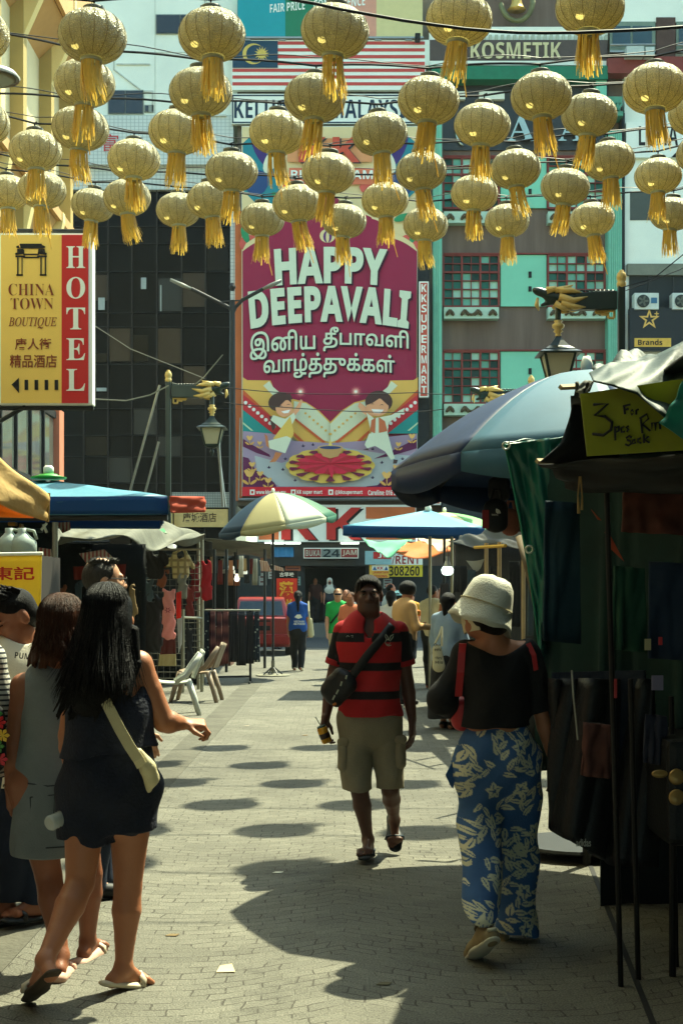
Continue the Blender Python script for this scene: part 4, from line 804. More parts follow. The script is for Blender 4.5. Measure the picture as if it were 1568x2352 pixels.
# ================================================================ dragon lamps
lampg = mat('lamp_green', (12, 38, 32), .35, .15, 3, spec=.5); lgold = mat('lamp_gold', (214, 184, 110), .45, .2, 6, metal=.25); pane_m = mat('frosted_pane', (206, 200, 168), .5, .1, 2, trans=.35)
def dragon_lamp(label, px, py_top, Y, s, dirn):
    """s = metres per design unit (pole 4.5 m); dirn +1 arm to the right"""
    W0 = P(px, py_top, Y); Y0 = Y; top = V((0, 0, W0.z / s)); x0 = 0.0; Y = 0.0; z = lambda h: top.z - float(np.interp(h, [0, .4, .58, .86, 1.12, 1.345, 1.66, 1.9], [0, .2, .37, .46, .62, .78, .99, 1.15]))
    t_ = thing('dragon_lamp_post', label, 'street lamp', (0, 0, 0), 'green dragon lamp posts'); D = lambda a: x0 + dirn * a * .93
    MB().box(x0 - .033, x0 + .033, Y - .033, Y + .033, 0, z(.3)).box(x0 - .07, x0 + .07, Y - .07, Y + .07, 0, .5).build('pole', lampg, t_, bevel=.012)
    MB().lathe([(.034, z(.33)), (.042, z(.3)), (.044, z(.24)), (.034, z(.22)), (.044, z(.18)), (.046, z(.13)), (.036, z(.06)), (.018, z(.03)), (.019, z(.01)), (.0, z(0))], (x0, Y, 0), 18).build('finial', lgold, t_, smooth=True)
    MB().prism([V((D(.05), Y - .05, z(.40))), V((D(.52), Y - .05, z(.42))), V((D(.60), Y - .05, z(.50))), V((D(.52), Y - .05, z(.58))), V((D(.05), Y - .05, z(.58)))], (0, .1, 0)).build('arm', lampg, t_, bevel=.008)
    mb = MB()
    for k in range(11): a = .08 + k * .042; mb.tube([(D(a - .015), Y, z(.395)), (D(a + .03), Y, z(.375))], [.012, .006], 6)
    mb.build('arm_crest', lampg, t_, smooth=True)
    pr = [('c', (D(.5), Y, z(.48)), (D(.70), Y, z(.45)), .07, .055), ('c', (D(.68), Y, z(.44)), (D(.82), Y, z(.40)), .05, .035), ('c', (D(.80), Y, z(.40)), (D(.85), Y, z(.37)), .035, .025), ('c', (D(.68), Y, z(.50)), (D(.78), Y, z(.53)), .03, .015)]
    sdf_mesh('dragon_head', pr, .012, .02, lampg, t_)
    mb = MB()
    for (a, b, c, d, e, f, r) in ((.66, .40, .56, .36, .48, .30, .03), (.62, .40, .50, .40, .40, .42, .035), (.62, .46, .48, .50, .34, .46, .04), (.60, .52, .46, .56, .36, .56, .035), (.66, .52, .56, .58, .50, .60, .03), (.74, .40, .66, .37, .60, .40, .035)):
        for dy in (-.055, .055): mb.tube([(D(a), Y + dy, z(b)), (D(c), Y + dy, z(d)), (D(e), Y + dy, z(f))], [r, r * .8, .004], 7)
    mb.tube([(D(.82), Y, z(.46)), (D(.83), Y, z(.53)), (D(.81), Y, z(.60))], [.012, .022, .003], 6); mb.build('dragon_mane', lgold, t_, smooth=True)
    mb = MB()
    for a0, b0, a1, b1 in ((.06, .60, .26, .60), (.25, .60, .25, .66), (.25, .66, .18, .66), (.07, .60, .07, .80), (.07, .80, .13, .80), (.13, .80, .13, .70), (.13, .70, .20, .70), (.18, .66, .18, .74), (.12, .66, .20, .66)):
        mb.tube([(D(a0), Y, z(b0)), (D(a1), Y, z(b1))], .012, 4)
    mb.build('fret_bracket', lgold, t_)
    lx = D(.62)
    MB().tube([(lx, Y, z(.5)), (lx, Y, z(.86))], .028, 10).build('drop_rod', lampg, t_)
    MB().lathe([(.02, z(.86)), (.04, z(.87)), (.03, z(.90)), (.055, z(.93)), (.055, z(.97)), (.03, z(1.0)), (.045, z(1.03)), (.02, z(1.06)), (.03, z(1.08)), (.02, z(1.12))], (lx, Y, 0), 14).build('gold_beads', lgold, t_, smooth=True)
    def sq(w_, h): return [V((lx + a * w_, Y + b * w_, z(h))) for a, b in ((-1, -1), (1, -1), (1, 1), (-1, 1))]
    def loft(mb, secs):
        vs = [p for s_ in secs for p in s_]; fs = []
        for i in range(len(secs) - 1):
            for j in range(4): fs.append((i * 4 + j, i * 4 + (j + 1) % 4, (i + 1) * 4 + (j + 1) % 4, (i + 1) * 4 + j))
        fs.append((0, 1, 2, 3)); n = len(vs); fs.append((n - 1, n - 2, n - 3, n - 4)); mb.add(vs, fs)
    mb = MB(); loft(mb, [sq(.02, 1.10), sq(.045, 1.16), sq(.09, 1.24), sq(.135, 1.285), sq(.14, 1.30), sq(.19, 1.33), sq(.19, 1.345), sq(.13, 1.345)]); mb.build('lamp_roof', lampg, t_)
    mb = MB(); loft(mb, [sq(.135, 1.345), sq(.085, 1.66)]); mb.build('lamp_pane', pane_m, t_)
    mb = MB()
    for a, b in ((-1, -1), (1, -1), (1, 1), (-1, 1)): mb.tube([(lx + a * .137, Y + b * .137, z(1.345)), (lx + a * .088, Y + b * .088, z(1.665))], .013, 6)
    loft(mb, [sq(.098, 1.655), sq(.092, 1.69), sq(.05, 1.72), sq(.02, 1.73)]); mb.tube([(lx, Y, z(1.72)), (lx, Y, z(1.80)), (lx, Y, z(1.90))], [.01, .03, .005], 8); mb.build('lamp_frame', lampg, t_)
    t_.location = (W0.x, Y0, 0); t_.scale = (s, s, s); return t_

# double-arm street light and braces
dl = thing('street_light', 'tall dark double arm street light standing left of the big banner', 'street light', (P(534, 0, 38).x, 38, 0))
MB().tube([P(534, 1540, 38), P(534, 1100, 38), P(534, 690, 38)], [.11, .09, .07], 10).lathe([(.05, 0), (.09, .1), (.05, .2)], P(534, 668, 38) , 10).build('pole', mat('lamp_dark', (30, 34, 36), .5), dl)
MB().tube([P(534, 722, 38), P(528, 708, 38), P(500, 694, 38), P(440, 664, 38)], .05, 8).tube([P(534, 722, 38), P(541, 706, 38), P(556, 690, 38), P(604, 664, 38)], .05, 8).tube([P(500, 694, 38), P(560, 690, 38)], .02, 6).build('arms', MATS['lamp_dark'], dl)
for pts in ([(440, 664), (420, 656), (392, 643)], [(604, 664), (622, 656), (646, 645)]): MB().tube([P(*p, 38) for p in pts], [.07, .11, .08], 10, flat=.5).build('lamp_head', mat('lamp_head_grey', (120, 124, 116), .5), dl, smooth=True)
for i, (a, b, Y) in enumerate((((367, 885), (297, 1135), 25.6), ((365, 1015), (333, 1135), 25.8), ((502, 1010), (512, 1165), 25.2), ((497, 1000), (518, 1165), 25.5))):
    o = MB().tube([P(*a, Y), P(*b, Y)], .022, 8).build('brace_rod', steel); tag(o, ('long slanting steel rod left of the lamp post', 'short slanting steel rod left of the lamp post', 'steel rod hanging from the left dragon lantern', 'second steel rod beside the one under the left lantern')[i], 'rod')
sl_ = thing('saucer_lamp', 'white saucer street lamp head reaching in from the left edge', 'street light', P(0, 190, 12))
MB().lathe([(.0, .075), (.1, .06), (.2, .02), (.235, -.02), (.23, -.035)], P(-18, 172, 12), 24, cap=False).build('shade', mat('lamp_white', (206, 208, 196), .4), sl_, smooth=True); MB().lathe([(.2, -.03), (.15, -.055), (.0, -.06)], P(-18, 172, 12), 20).build('lens', pane_m, sl_, smooth=True); MB().tube([P(-18, 160, 12), P(-160, 130, 12)], .03, 8).build('arm', steel, sl_)
dragon_lamp('green dragon lamp post with gold flames and lantern, beside the hotel sign', 387, 850, 25.2, 1.34, 1)
dragon_lamp('large green dragon lamp post facing left, above the blue umbrella', 1426, 620, 17.4, 1.34, -1)
dragon_lamp('green dragon lamp post half hidden behind the blue umbrella', 1219, 862, 25.4, 1.34, -1)
# ================================================================ market stalls, canopies, goods
def sheet4(mb, c, nu=16, nv=10, amp=0, nf=3, ph=0, sag=0, p=1.0, noise=0, seed=0):
    """cloth between corners TL,TR,BR,BL with hanging folds and sag"""
    tl, tr, br, bl = [V(x) for x in c]; n = (tr - tl).cross(bl - tl).normalized(); r = random.Random(seed); f1, f2, f3 = r.uniform(0, 6), r.uniform(0, 6), r.uniform(0, 6)
    def fn(u, v):
        q_ = tl.lerp(tr, u).lerp(bl.lerp(br, u), v); q_ = q_ + n * (amp * (math.sin(2 * math.pi * nf * u + ph + .7 * math.sin(3 * v + f1) + 1.9 * math.sin(2.3 * math.pi * nf * .31 * u + f2)) * (.55 + .45 * math.sin(1.7 * nf * u + f3))) * v ** p)
        if noise: q_ = q_ + n * noise * (math.sin(9 * u + 5 * v + f1) + math.sin(4 * u - 11 * v + f2) * .8 + math.sin(17 * u + 13 * v + f3) * .5)
        q_.z -= sag * 4 * u * (1 - u) * (.3 + .7 * v); return q_
    return mb.sheet(fn, nu, nv)
def cloth(name, label, cat, c, m, group=None, solid=.006, parent=None, **k):
    mb = MB(); sheet4(mb, c, **k); o = mb.build(name, m, parent, smooth=True, solid=solid)
    return tag(o, label, cat, group, 'thing') if parent is None else o
tan = mat('tan_canvas', (206, 172, 110), .8, .25, 3, .3, 25, trans=.25); orangec = mat('orange_canvas', (214, 134, 34), .8, .2, 3, trans=.35); bluec = mat('blue_canopy', (78, 142, 166), .55, .12, 1.5, trans=.15); bluev = mat('blue_valance', (10, 78, 138), .55, .12, 2, trans=.25)
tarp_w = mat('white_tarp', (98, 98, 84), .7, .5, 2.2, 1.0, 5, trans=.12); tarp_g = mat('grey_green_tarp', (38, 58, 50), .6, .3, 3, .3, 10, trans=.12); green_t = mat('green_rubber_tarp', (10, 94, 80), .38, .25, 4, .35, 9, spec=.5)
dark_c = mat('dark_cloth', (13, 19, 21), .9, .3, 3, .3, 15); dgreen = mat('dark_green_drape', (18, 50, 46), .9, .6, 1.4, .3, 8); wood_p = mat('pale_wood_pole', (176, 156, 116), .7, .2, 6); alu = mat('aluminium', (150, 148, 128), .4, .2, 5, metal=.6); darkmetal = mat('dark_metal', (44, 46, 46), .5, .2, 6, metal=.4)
def gz(px, Y): return (px - CX) / F * Y
# ---- left: blue canopy tent
ct = thing('canopy_tent', 'large blue pyramid canopy tent on thin poles over the left stalls', 'canopy', (-2.8, 13.6, 0))
FRc, FLc = P(384, 1140, 12.0), V((-4.2, 12.2, 2.40)); BRc, BLc = FRc + V((-.42, 2.8, .0)), FLc + V((0, 3.0, .02)); AP = P(112, 1104, 13.5)
for a, b in ((FLc, FRc), (FRc, BRc), (BRc, BLc), (BLc, FLc)):
    mb = MB(); sheet4(mb, (AP + (a - AP) * .02, AP + (b - AP) * .02, b, a), 12, 10, sag=.05, noise=.004); mb.build('cover', bluec, ct, smooth=True, solid=.004)
    mb = MB(); sheet4(mb, (a, b, b - V((0, 0, .15)), a - V((0, 0, .15))), 24, 4, amp=.015, nf=5); mb.build('valance', bluev, ct, smooth=True, solid=.003)
for c in (FLc, BLc): d = (AP - c); MB().tube([V((c.x + d.x * .02, c.y + .03, 0)), c + d * .02 - V((0, 0, .03))], .018, 8).build('pole', alu, ct); MB().tube([c - V((0, 0, .04)), AP - V((0, 0, .05))], .012, 6).build('rib', darkmetal, ct)
MB().tube([P(127, 1200, 12.1), V((P(127, 0, 12.1).x, 12.1, 0))], .025, 10).build('centre_pole', alu, ct); MB().tube([FLc - V((0, -.04, .18)), FRc - V((0, -.04, .18))], .025, 8).build('edge_rail', darkmetal, ct)
hat = thing('garden_hat', 'green brimmed cap with white knob sitting on the blue canopy peak', 'cap', tuple(AP)); MB().lathe([(.165, .015), (.17, .03), (.09, .05), (.08, .06)], AP, 24).build('brim', mat('bright_green', (40, 150, 50), .5), hat, smooth=True); MB().lathe([(.05, .05), (.05, .12), (.03, .14)], AP, 16).build('knob', signw, hat, smooth=True)
cloth('cloth_flag', 'orange red printed cloth hanging off the blue canopy corner', 'cloth', (P(389, 1140, 11.9), P(472, 1141, 12.3), P(471, 1177, 12.3), P(392, 1179, 11.9)), mat('coral_cloth', (206, 96, 72), .8, .15, 4, trans=.25), amp=.01, nf=2, noise=.006)
ta = thing('tan_awning', 'tan canvas awning with orange inner layer in the left foreground', 'awning', tuple(P(-60, 1200, 8.6)))
mb = MB(); tl, tr_, br_, bl_ = P(-160, 930, 8.2), P(112, 1136, 8.9), P(109, 1196, 8.9), P(-150, 1090, 8.0); sheet4(mb, (tl, tr_, br_, bl_), 24, 10, sag=.02, noise=.008, seed=3); mb.build('canvas', tan, ta, smooth=True, solid=.006)
mb = MB(); sheet4(mb, (P(-150, 1100, 8.3), P(84, 1186, 9.0), P(76, 1190, 9.1), P(-150, 1186, 8.3)), 16, 8, noise=.004); mb.build('inner_layer', orangec, ta, smooth=True, solid=.004); MB().tube([P(112, 1133, 8.92), P(109, 1199, 8.92)], .012, 8).build('edge_bar', mat('old_brass', (140, 110, 50), .5), ta)
MB().tube([V((gz(-120, 8.3), 8.3, 0)), P(-120, 1100, 8.3)], .03, 8).build('pole', darkmetal, ta)
# ---- yellow shop banner, jugs on the cabinet behind it
dc = thing('drink_cabinet', 'dark drinks cabinet standing behind the yellow banner', 'cabinet', (-2.55, 10, 0)); MB().box(gz(-90, 9.7), gz(92, 9.7), 9.7, 10.4, 0, P(0, 1276, 9.7).z - .0).build('body', mat('cabinet_dark', (46, 40, 36), .7), dc)
yb = thing('yellow_banner', 'yellow hanging banner with red Chinese characters at the left edge', 'banner', tuple(P(20, 1430, 9.5))); mb = MB(); sheet4(mb, (P(-60, 1277, 9.5), P(97, 1274, 9.5), P(93, 1440, 9.5), P(-60, 1440, 9.5)), 16, 10, amp=.01, nf=1.5); mb.build('cloth', mat('banner_lemon', (232, 208, 70), .7, .1, 2, trans=.3), yb, smooth=True, solid=.004)
text('東記', (-18, 1302, 80, 1333), 9.475, mat('brush_red', (196, 42, 30), .6), yb, offset=.022); MB().tube([P(-60, 1275, 9.5), P(99, 1272, 9.5)], .012, 8).build('top_rod', signw, yb)
jug_m = mat('translucent_jug', (170, 186, 178), .4, .1, 3, trans=.2)
for i, (px, s_) in enumerate(((22, .9), (52, 1.0))):
    c = P(px, 1276, 9.95); j = thing('plastic_jug', ('pale plastic jug, left one on the drinks cabinet', 'pale plastic jug, right one on the drinks cabinet')[i], 'jug', tuple(c), 'jugs on the drinks cabinet')
    MB().lathe([(.09 * s_, 0), (.10 * s_, .02), (.10 * s_, .07), (.095 * s_, .10), (.05 * s_, .14), (.032 * s_, .16), (.032 * s_, .19)], c, 20).build('body', jug_m, j, smooth=True); MB().tube([c + V((.03, 0, .18)), c + V((.08, 0, .17)), c + V((.1, 0, .11))], .012, 6).build('handle', jug_m, j, smooth=True)
# ---- dark stall behind the five people
for i, (x0, x1, y0, Y, lb) in enumerate(((95, 335, 1205, 15.0, 'dark backdrop standing for the shaded stall interior behind the man with glasses'), (300, 470, 1235, 24.6, 'dark backdrop standing for the shaded stall interior behind the hanging shirts'), (-200, 130, 1200, 12.9, 'dark backdrop standing for the shaded stall interior behind the yellow banner'))): cloth('stall_backdrop', lb, 'stall wall', (P(x0, y0 + (45 if i == 0 else 0), Y), P(x1, y0 + (45 if i == 0 else 0), Y), V((gz(x1, Y), Y, 0)), V((gz(x0, Y), Y, 0))), dark_c, nu=30, nv=6, amp=.04, nf=7)  # dark cloth stands in for the shade inside the stalls
sflag = mat('striped_flag_cloth', (206, 200, 180), .8, .1, 3, trans=.2); t, N, L, b = tree(sflag); w_ = N('ShaderNodeTexWave'); w_.inputs['Scale'].default_value = 9; w_.bands_direction = 'X'; tc = N('ShaderNodeTexCoord'); L(tc.outputs['Object'], w_.inputs['Vector']); rr = N('ShaderNodeValToRGB'); rr.color_ramp.interpolation = 'CONSTANT'; rr.color_ramp.elements[0].color = (*lin((168, 60, 54)), 1); rr.color_ramp.elements[1].position = .5; rr.color_ramp.elements[1].color = (*lin((206, 200, 180)), 1); L(w_.outputs['Fac'], rr.inputs[0]); L(rr.outputs[0], b.inputs['Base Color'])
for i, (c, Y) in enumerate((([(128, 1201), (161, 1199), (163, 1217), (145, 1225)], 13.9), ([(182, 1272), (240, 1262), (264, 1285), (200, 1295)], 12.9), ([(90, 1258), (118, 1262), (121, 1290), (88, 1280)], 12.6), ([(-2, 1248), (14, 1244), (14, 1262), (0, 1265)], 10.5), ([(596, 1287), (614, 1290), (624, 1314), (600, 1312)], 29), ([(622, 1296), (650, 1305), (652, 1313), (630, 1310)], 29.2))):
    cloth('small_flag', ('red and white striped small flag under the blue canopy corner', 'striped small flag slanting above the man with glasses', 'striped small flag right of the jugs', 'tiny striped flag at the left edge by the jugs', 'striped small flag hanging by the umbrella pole', 'striped small flag lying right of the umbrella pole')[i], 'flag', [P(*q_, Y) for q_ in c], sflag, 'small striped flags on the stalls', amp=.02, nf=1.5)
cloth('red_cloth', 'red cloth goods hanging in the dark stall behind the pole', 'cloth', (P(168, 1302, 14.2), P(290, 1296, 14.2), P(286, 1330, 14.2), P(172, 1332, 14.2)), mat('dull_red_cloth', (130, 40, 30), .8, .2, 4), nu=24, amp=.03, nf=5)
gb_ = thing('awning_frame', 'green metal rail with white clips under the blue canopy', 'rail', tuple(P(50, 1228, 12.4))); MB().tube([P(-40, 1228, 12.4), P(98, 1219, 12.4)], .02, 8).build('rail', lampg, gb_); mb = MB(); [mb.tube([P(*a, 12.3), P(*b_, 12.3)], .012, 6) for a, b_ in (((95, 1218), (108, 1202)), ((100, 1205), (108, 1224)))]; mb.build('clip', signw, gb_)
for i, (x0, x1, y0, y1) in enumerate(((18, 36, 1199, 1208), (44, 50, 1203, 1240))): o = MB().R(x0, y0, x1, y1, 12.3, .1).build('brass_lamp', mat('brass_dark', (150, 104, 34), .5, metal=.3), bevel=.01); tag(o, ('small brass box lamp under the blue canopy', 'brass rod fitting under the blue canopy')[i], 'fitting')
# ---- striped green awning, white tarp roof
ga = mat('green_stripe_awning', (60, 140, 84), .7, .1, 2, trans=.2); t, N, L, b = tree(ga); w_ = N('ShaderNodeTexWave'); w_.inputs['Scale'].default_value = 1.6; w_.bands_direction = 'X'; tc = N('ShaderNodeTexCoord'); L(tc.outputs['Object'], w_.inputs['Vector']); rr = N('ShaderNodeValToRGB'); rr.color_ramp.interpolation = 'CONSTANT'; rr.color_ramp.elements[0].color = (*lin((40, 126, 74)), 1); rr.color_ramp.elements[1].position = .55; rr.color_ramp.elements[1].color = (*lin((150, 172, 140)), 1); L(w_.outputs['Fac'], rr.inputs[0]); L(rr.outputs[0], b.inputs['Base Color'])
cloth('striped_awning', 'green and white striped awning behind the white tarp roof', 'awning', (P(258, 1183, 22), P(352, 1180, 23), P(384, 1226, 21), P(262, 1200, 20.5)), ga, solid=.01)
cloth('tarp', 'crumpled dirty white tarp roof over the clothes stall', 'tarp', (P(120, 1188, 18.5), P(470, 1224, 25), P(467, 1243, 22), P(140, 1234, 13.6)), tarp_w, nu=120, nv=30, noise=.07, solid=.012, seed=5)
# ---- clothes stall
pal = [(168, 140, 96), (58, 60, 62), (120, 46, 42), (150, 150, 136), (66, 84, 92), (180, 120, 80), (40, 44, 48), (150, 90, 60), (196, 190, 170)]; names = ['tan', 'charcoal', 'dark red', 'pale grey', 'slate', 'orange tan', 'black', 'brown', 'cream']
for c_ in range(9): mat('goods_%d' % c_, pal[c_], .8, .25, 5)
cf = thing('clothes_stand', 'metal clothes stand with wire grid panels full of hanging shirts', 'clothes stand', (gz(400, 23), 23, 0))
for px, Y in ((464, 22.8), (330, 22.8), (456, 23.4), (420, 22.6)): MB().tube([V((gz(px, Y), Y, 0)), P(px, 1240 if px != 420 else 1400, Y)], .028, 8).build('post', alu, cf)
MB().tube([P(325, 1262, 22.8), P(466, 1262, 22.8)], .022, 6).build('top_rail', alu, cf); MB().tube([P(405, 1418, 22.6), P(466, 1421, 22.8)], .025, 6).build('middle_rail', alu, cf); MB().tube([P(320, 1315, 22.9), P(395, 1305, 22.9)], .02, 6).build('hanging_rail', darkmetal, cf)
mb = MB(); x0, x1, Yg = gz(262, 23.1), gz(462, 23.1), 23.1
for k in range(15): x = x0 + (x1 - x0) * k / 14; mb.tube([(x, Yg, .2), (x, Yg, 2.2)], .006, 4)
for k in range(21): z = .2 + k * .1; mb.tube([(x0, Yg, z), (x1, Yg, z)], .006, 4)
mb.build('wire_grid', mat('grid_wire', (84, 84, 74), .5, metal=.4), cf)
def top_garment(name, label, px, y0, y1, w, Y, m, sleeves=True, group=None):
    a, b = P(px, y0, Y), P(px, y1, Y); h = w * Y / F / 2; fl = ((0, 1, 0), .22); t_ = (a.z - b.z)
    pr = [('c', (a.x, Y, a.z - .12 * t_), (a.x, Y, b.z + h * .55), h * .62, h * .72, fl), ('c', (a.x - h * .42, Y, a.z - h * .28), (a.x + h * .42, Y, a.z - h * .28), h * .25, h * .25, fl)]
    if sleeves: pr += [('c', (a.x + s * h * .55, Y, a.z - h * .32), (a.x + s * h * .9, Y, a.z - h * .95), h * .26, h * .24, fl) for s in (-1, 1)]
    pr += [('p', (0, 0, b.z), (0, 0, -1)), ('s', (a.x, Y - .02, a.z - .02), (h * .26, .3, h * .3))]
    o = sdf_mesh(name, pr, max(.012, h / 14), .02, m, None, wrinkle=lambda X, Y_, Z: .008 * np.sin(X * 60 + 4 * np.sin(Z * 9)) + 0 * Y_ + 0 * Z)
    return tag(o, label, 'clothing', group or 'clothes hanging on the stand')
def checks(name, c1, c2):
    m = mat(name, c1, .85, .1, 3); grid_lines(m, .11, .11, c2, .35); return m
top_garment('shirt', 'pale yellow checked shirt hanging highest by the stand post', 415, 1272, 1330, 60, 22.9, checks('check_cream', (216, 206, 150), (160, 150, 104)))
top_garment('shirt', 'grey checked shirt behind the head of the man with glasses', 297, 1270, 1336, 60, 23.0, checks('check_grey', (170, 160, 124), (116, 108, 84)))
top_garment('vest', 'grey vest hanging under the yellow checked shirt', 419, 1322, 1376, 34, 22.8, mat('grey_cotton', (132, 136, 124), .9), sleeves=False)
top_garment('dress', 'red dress hanging right of the stand post', 474, 1288, 1380, 36, 22.7, mat('red_cotton', (176, 30, 36), .85, .2, 4), sleeves=False)
top_garment('shirt', 'dark red shirt in shadow left of the red dress', 448, 1290, 1380, 30, 23.2, mat('dark_red_cotton', (110, 24, 30), .85), sleeves=False)
top_garment('shirt', 'black shirt hanging between the checked shirts', 358, 1266, 1330, 60, 22.9, mat('charcoal_cotton', (34, 34, 36), .9))
top_garment('jacket', 'black jacket with shiny collar hanging left of the pink dress', 348, 1370, 1500, 72, 21.6, mat('black_jacket', (20, 22, 24), .5, .2, 5))
pd = top_garment('dress', 'pink sleeveless dress with embroidered flower hanging in sunlight', 388, 1350, 1470, 42, 21.4, mat('pink_cotton', (236, 160, 150), .85, .15, 5, trans=.2), sleeves=False)
mb = MB(); c = P(386, 1402, 21.3)
for k in range(6): a = k * 1.05; mb.prism([c + V((.02 * math.cos(a - .5), -.02, .02 * math.sin(a - .5))), c + V((.06 * math.cos(a), -.02, .05 * math.sin(a))), c + V((.02 * math.cos(a + .5), -.02, .02 * math.sin(a + .5)))], (0, .03, 0))
o = mb.build('embroidery', mat('embroidery_red', (150, 50, 60), .8), pd); o.location = -pd.location
cloth('red_cloth', 'bright red dress edge hanging just behind the pink dress', 'clothing', (P(405, 1362, 21.6), P(417, 1358, 21.6), P(416, 1420, 21.6), P(406, 1422, 21.6)), mat('scarlet_cotton', (206, 44, 30), .8), 'clothes hanging on the stand', amp=.02, nf=2)
cloth('skirt', 'dark maroon checked skirt under the pink dress', 'clothing', (P(370, 1468, 21.9), P(403, 1468, 21.9), P(404, 1502, 21.9), P(369, 1504, 21.9)), mat('maroon_cotton', (92, 40, 34), .85), 'clothes hanging on the stand', amp=.02, nf=3)
cloth('skirt', 'pale straw skirt lowest on the stand', 'clothing', (P(366, 1503, 22), P(404, 1503, 22), P(405, 1530, 22), P(364, 1530, 22)), mat('straw_cotton', (190, 178, 126), .85), 'clothes hanging on the stand', amp=.02, nf=3)
cloth('white_cloth', 'white cloth strip hanging on the stand edge', 'clothing', (P(407, 1420, 22.3), P(419, 1416, 22.3), P(417, 1480, 22.3), P(411, 1500, 22.3)), mat('white_cotton', (186, 188, 178), .85), 'clothes hanging on the stand', amp=.03, nf=2)
dots = mat('dotted_cloth', (26, 36, 44), .85, .1, 3); t, N, L, b = tree(dots); v = N('ShaderNodeTexVoronoi'); v.inputs['Scale'].default_value = 14; tc = N('ShaderNodeTexCoord'); L(tc.outputs['Object'], v.inputs['Vector']); rr = N('ShaderNodeValToRGB'); rr.color_ramp.elements[0].color = (*lin((150, 156, 140)), 1); rr.color_ramp.elements[0].position = .22; rr.color_ramp.elements[1].position = .26; rr.color_ramp.elements[1].color = (*lin((24, 34, 42)), 1); L(v.outputs['Distance'], rr.inputs[0]); L(rr.outputs[0], b.inputs['Base Color'])
diam = mat('maroon_ikat', (74, 30, 34), .85, .1, 3); t, N, L, b = tree(diam); w_ = N('ShaderNodeTexWave'); w_.wave_type = 'RINGS'; w_.inputs['Scale'].default_value = 1.3; w_.inputs['Distortion'].default_value = 3; tc = N('ShaderNodeTexCoord'); L(tc.outputs['Object'], w_.inputs['Vector']); rr = N('ShaderNodeValToRGB'); rr.color_ramp.elements[0].color = (*lin((58, 24, 28)), 1); rr.color_ramp.elements[1].position = .9; rr.color_ramp.elements[1].color = (*lin((112, 66, 58)), 1); L(w_.outputs['Fac'], rr.inputs[0]); L(rr.outputs[0], b.inputs['Base Color'])
cr_ = thing('clothes_rack', 'low clothes rack on feet beside the plastic chairs', 'clothes rack', (gz(535, 25), 25, 0)); zr = 1.28
MB().tube([(gz(468, 25), 25, zr), (gz(598, 25), 25, zr)], .018, 8).build('top_rail', alu, cr_); MB().tube([(gz(480, 24.8), 24.8, .12), (gz(576, 25), 25, .12)], .02, 6).build('base_bar', darkmetal, cr_)
for px in (482, 575): MB().tube([(gz(px, 25), 25, 0), (gz(px, 25), 25, zr)], .022, 8).tube([(gz(px, 25), 24.7, .02), (gz(px, 25), 25.3, .02)], .02, 6).build('post', darkmetal, cr_)
for i, (x0, x1, m, lb) in enumerate(((452, 468, dots, 'black dotted trousers at the left end of the low rack'), (466, 482, dots, 'second pair of black dotted trousers on the low rack'), (482, 497, diam, 'maroon patterned trousers, first of three on the low rack'), (497, 511, diam, 'maroon patterned trousers, second of three on the low rack'), (511, 527, diam, 'maroon patterned trousers, third of three on the low rack'), (527, 548, MATS['charcoal_cotton'], 'black trousers, first of the plain pairs on the low rack'), (546, 566, MATS['black_jacket'], 'black trousers in the middle of the plain pairs on the rack'), (564, 584, MATS['charcoal_cotton'], 'black trousers, last of the plain pairs on the low rack'), (583, 598, dots, 'white speckled dark trousers at the right end of the rack'))):
    zt, zb_ = zr - .02, .32 + .03 * (i % 3); y0 = 24.95 + .04 * (i % 2); mb = MB(); sheet4(mb, (V((gz(x0 + 2, 25), y0, zt)), V((gz(x1 - 2, 25), y0, zt)), V((gz(x1, 25), y0 - .12, zb_)), V((gz(x0, 25), y0 - .12, zb_))), 14, 10, amp=.035, nf=2, ph=i); o = mb.build('trousers', m, smooth=True, solid=.03); tag(o, lb, 'trousers', 'trousers hanging on the low rack')
    h = MB().tube([(gz((x0 + x1) / 2, 25), y0, zr + .05), (gz((x0 + x1) / 2, 25), y0, zr - .03)], .01, 5).tube([(gz(x0 + 3, 25), y0, zr - .03), (gz(x1 - 3, 25), y0, zr - .03)], .012, 5).build('hanger', alu, o); h.location = -o.location
for i, (px, y0, y1, w_, Y, m, lb) in enumerate(((110, 1296, 1362, 26, 14.6, 'goods_1', 'charcoal shirt hanging left in the dark stall wall'), (140, 1340, 1400, 24, 14.5, 'goods_7', 'brown shirt hanging low in the dark stall, by the thin pole'), (182, 1338, 1392, 26, 14.6, 'goods_4', 'slate shirt under the red cloth goods'), (214, 1336, 1390, 22, 14.5, 'goods_2', 'dark red shirt under the middle of the red cloth goods'), (306, 1345, 1420, 30, 14.8, 'goods_0', 'tan shirt hanging at the edge of the dark stall wall'), (104, 1372, 1420, 20, 14.4, 'goods_3', 'pale grey folded shirt low behind the thin pole'))):
    top_garment('shirt', lb, px, y0, y1, w_, Y, MATS[m], group='shirts in the dark left stall')
for i, (px, y0, y1, w_, Y, m, lb) in enumerate(((436, 1345, 1420, 26, 22.95, 'goods_2', 'dark red top hanging under the dark red shirt'), (372, 1300, 1350, 30, 22.95, 'goods_7', 'brown checked top above the pink dress'), (340, 1330, 1385, 34, 22.95, 'goods_4', 'slate top between the black shirt and black jacket'), (436, 1440, 1540, 22, 22.9, 'goods_6', 'black dress hanging low by the stand post'), (330, 1440, 1540, 30, 22.2, 'goods_1', 'charcoal dress behind the pointing woman shoulder'))):
    top_garment('shirt', lb, px, y0, y1, w_, Y, MATS[m])
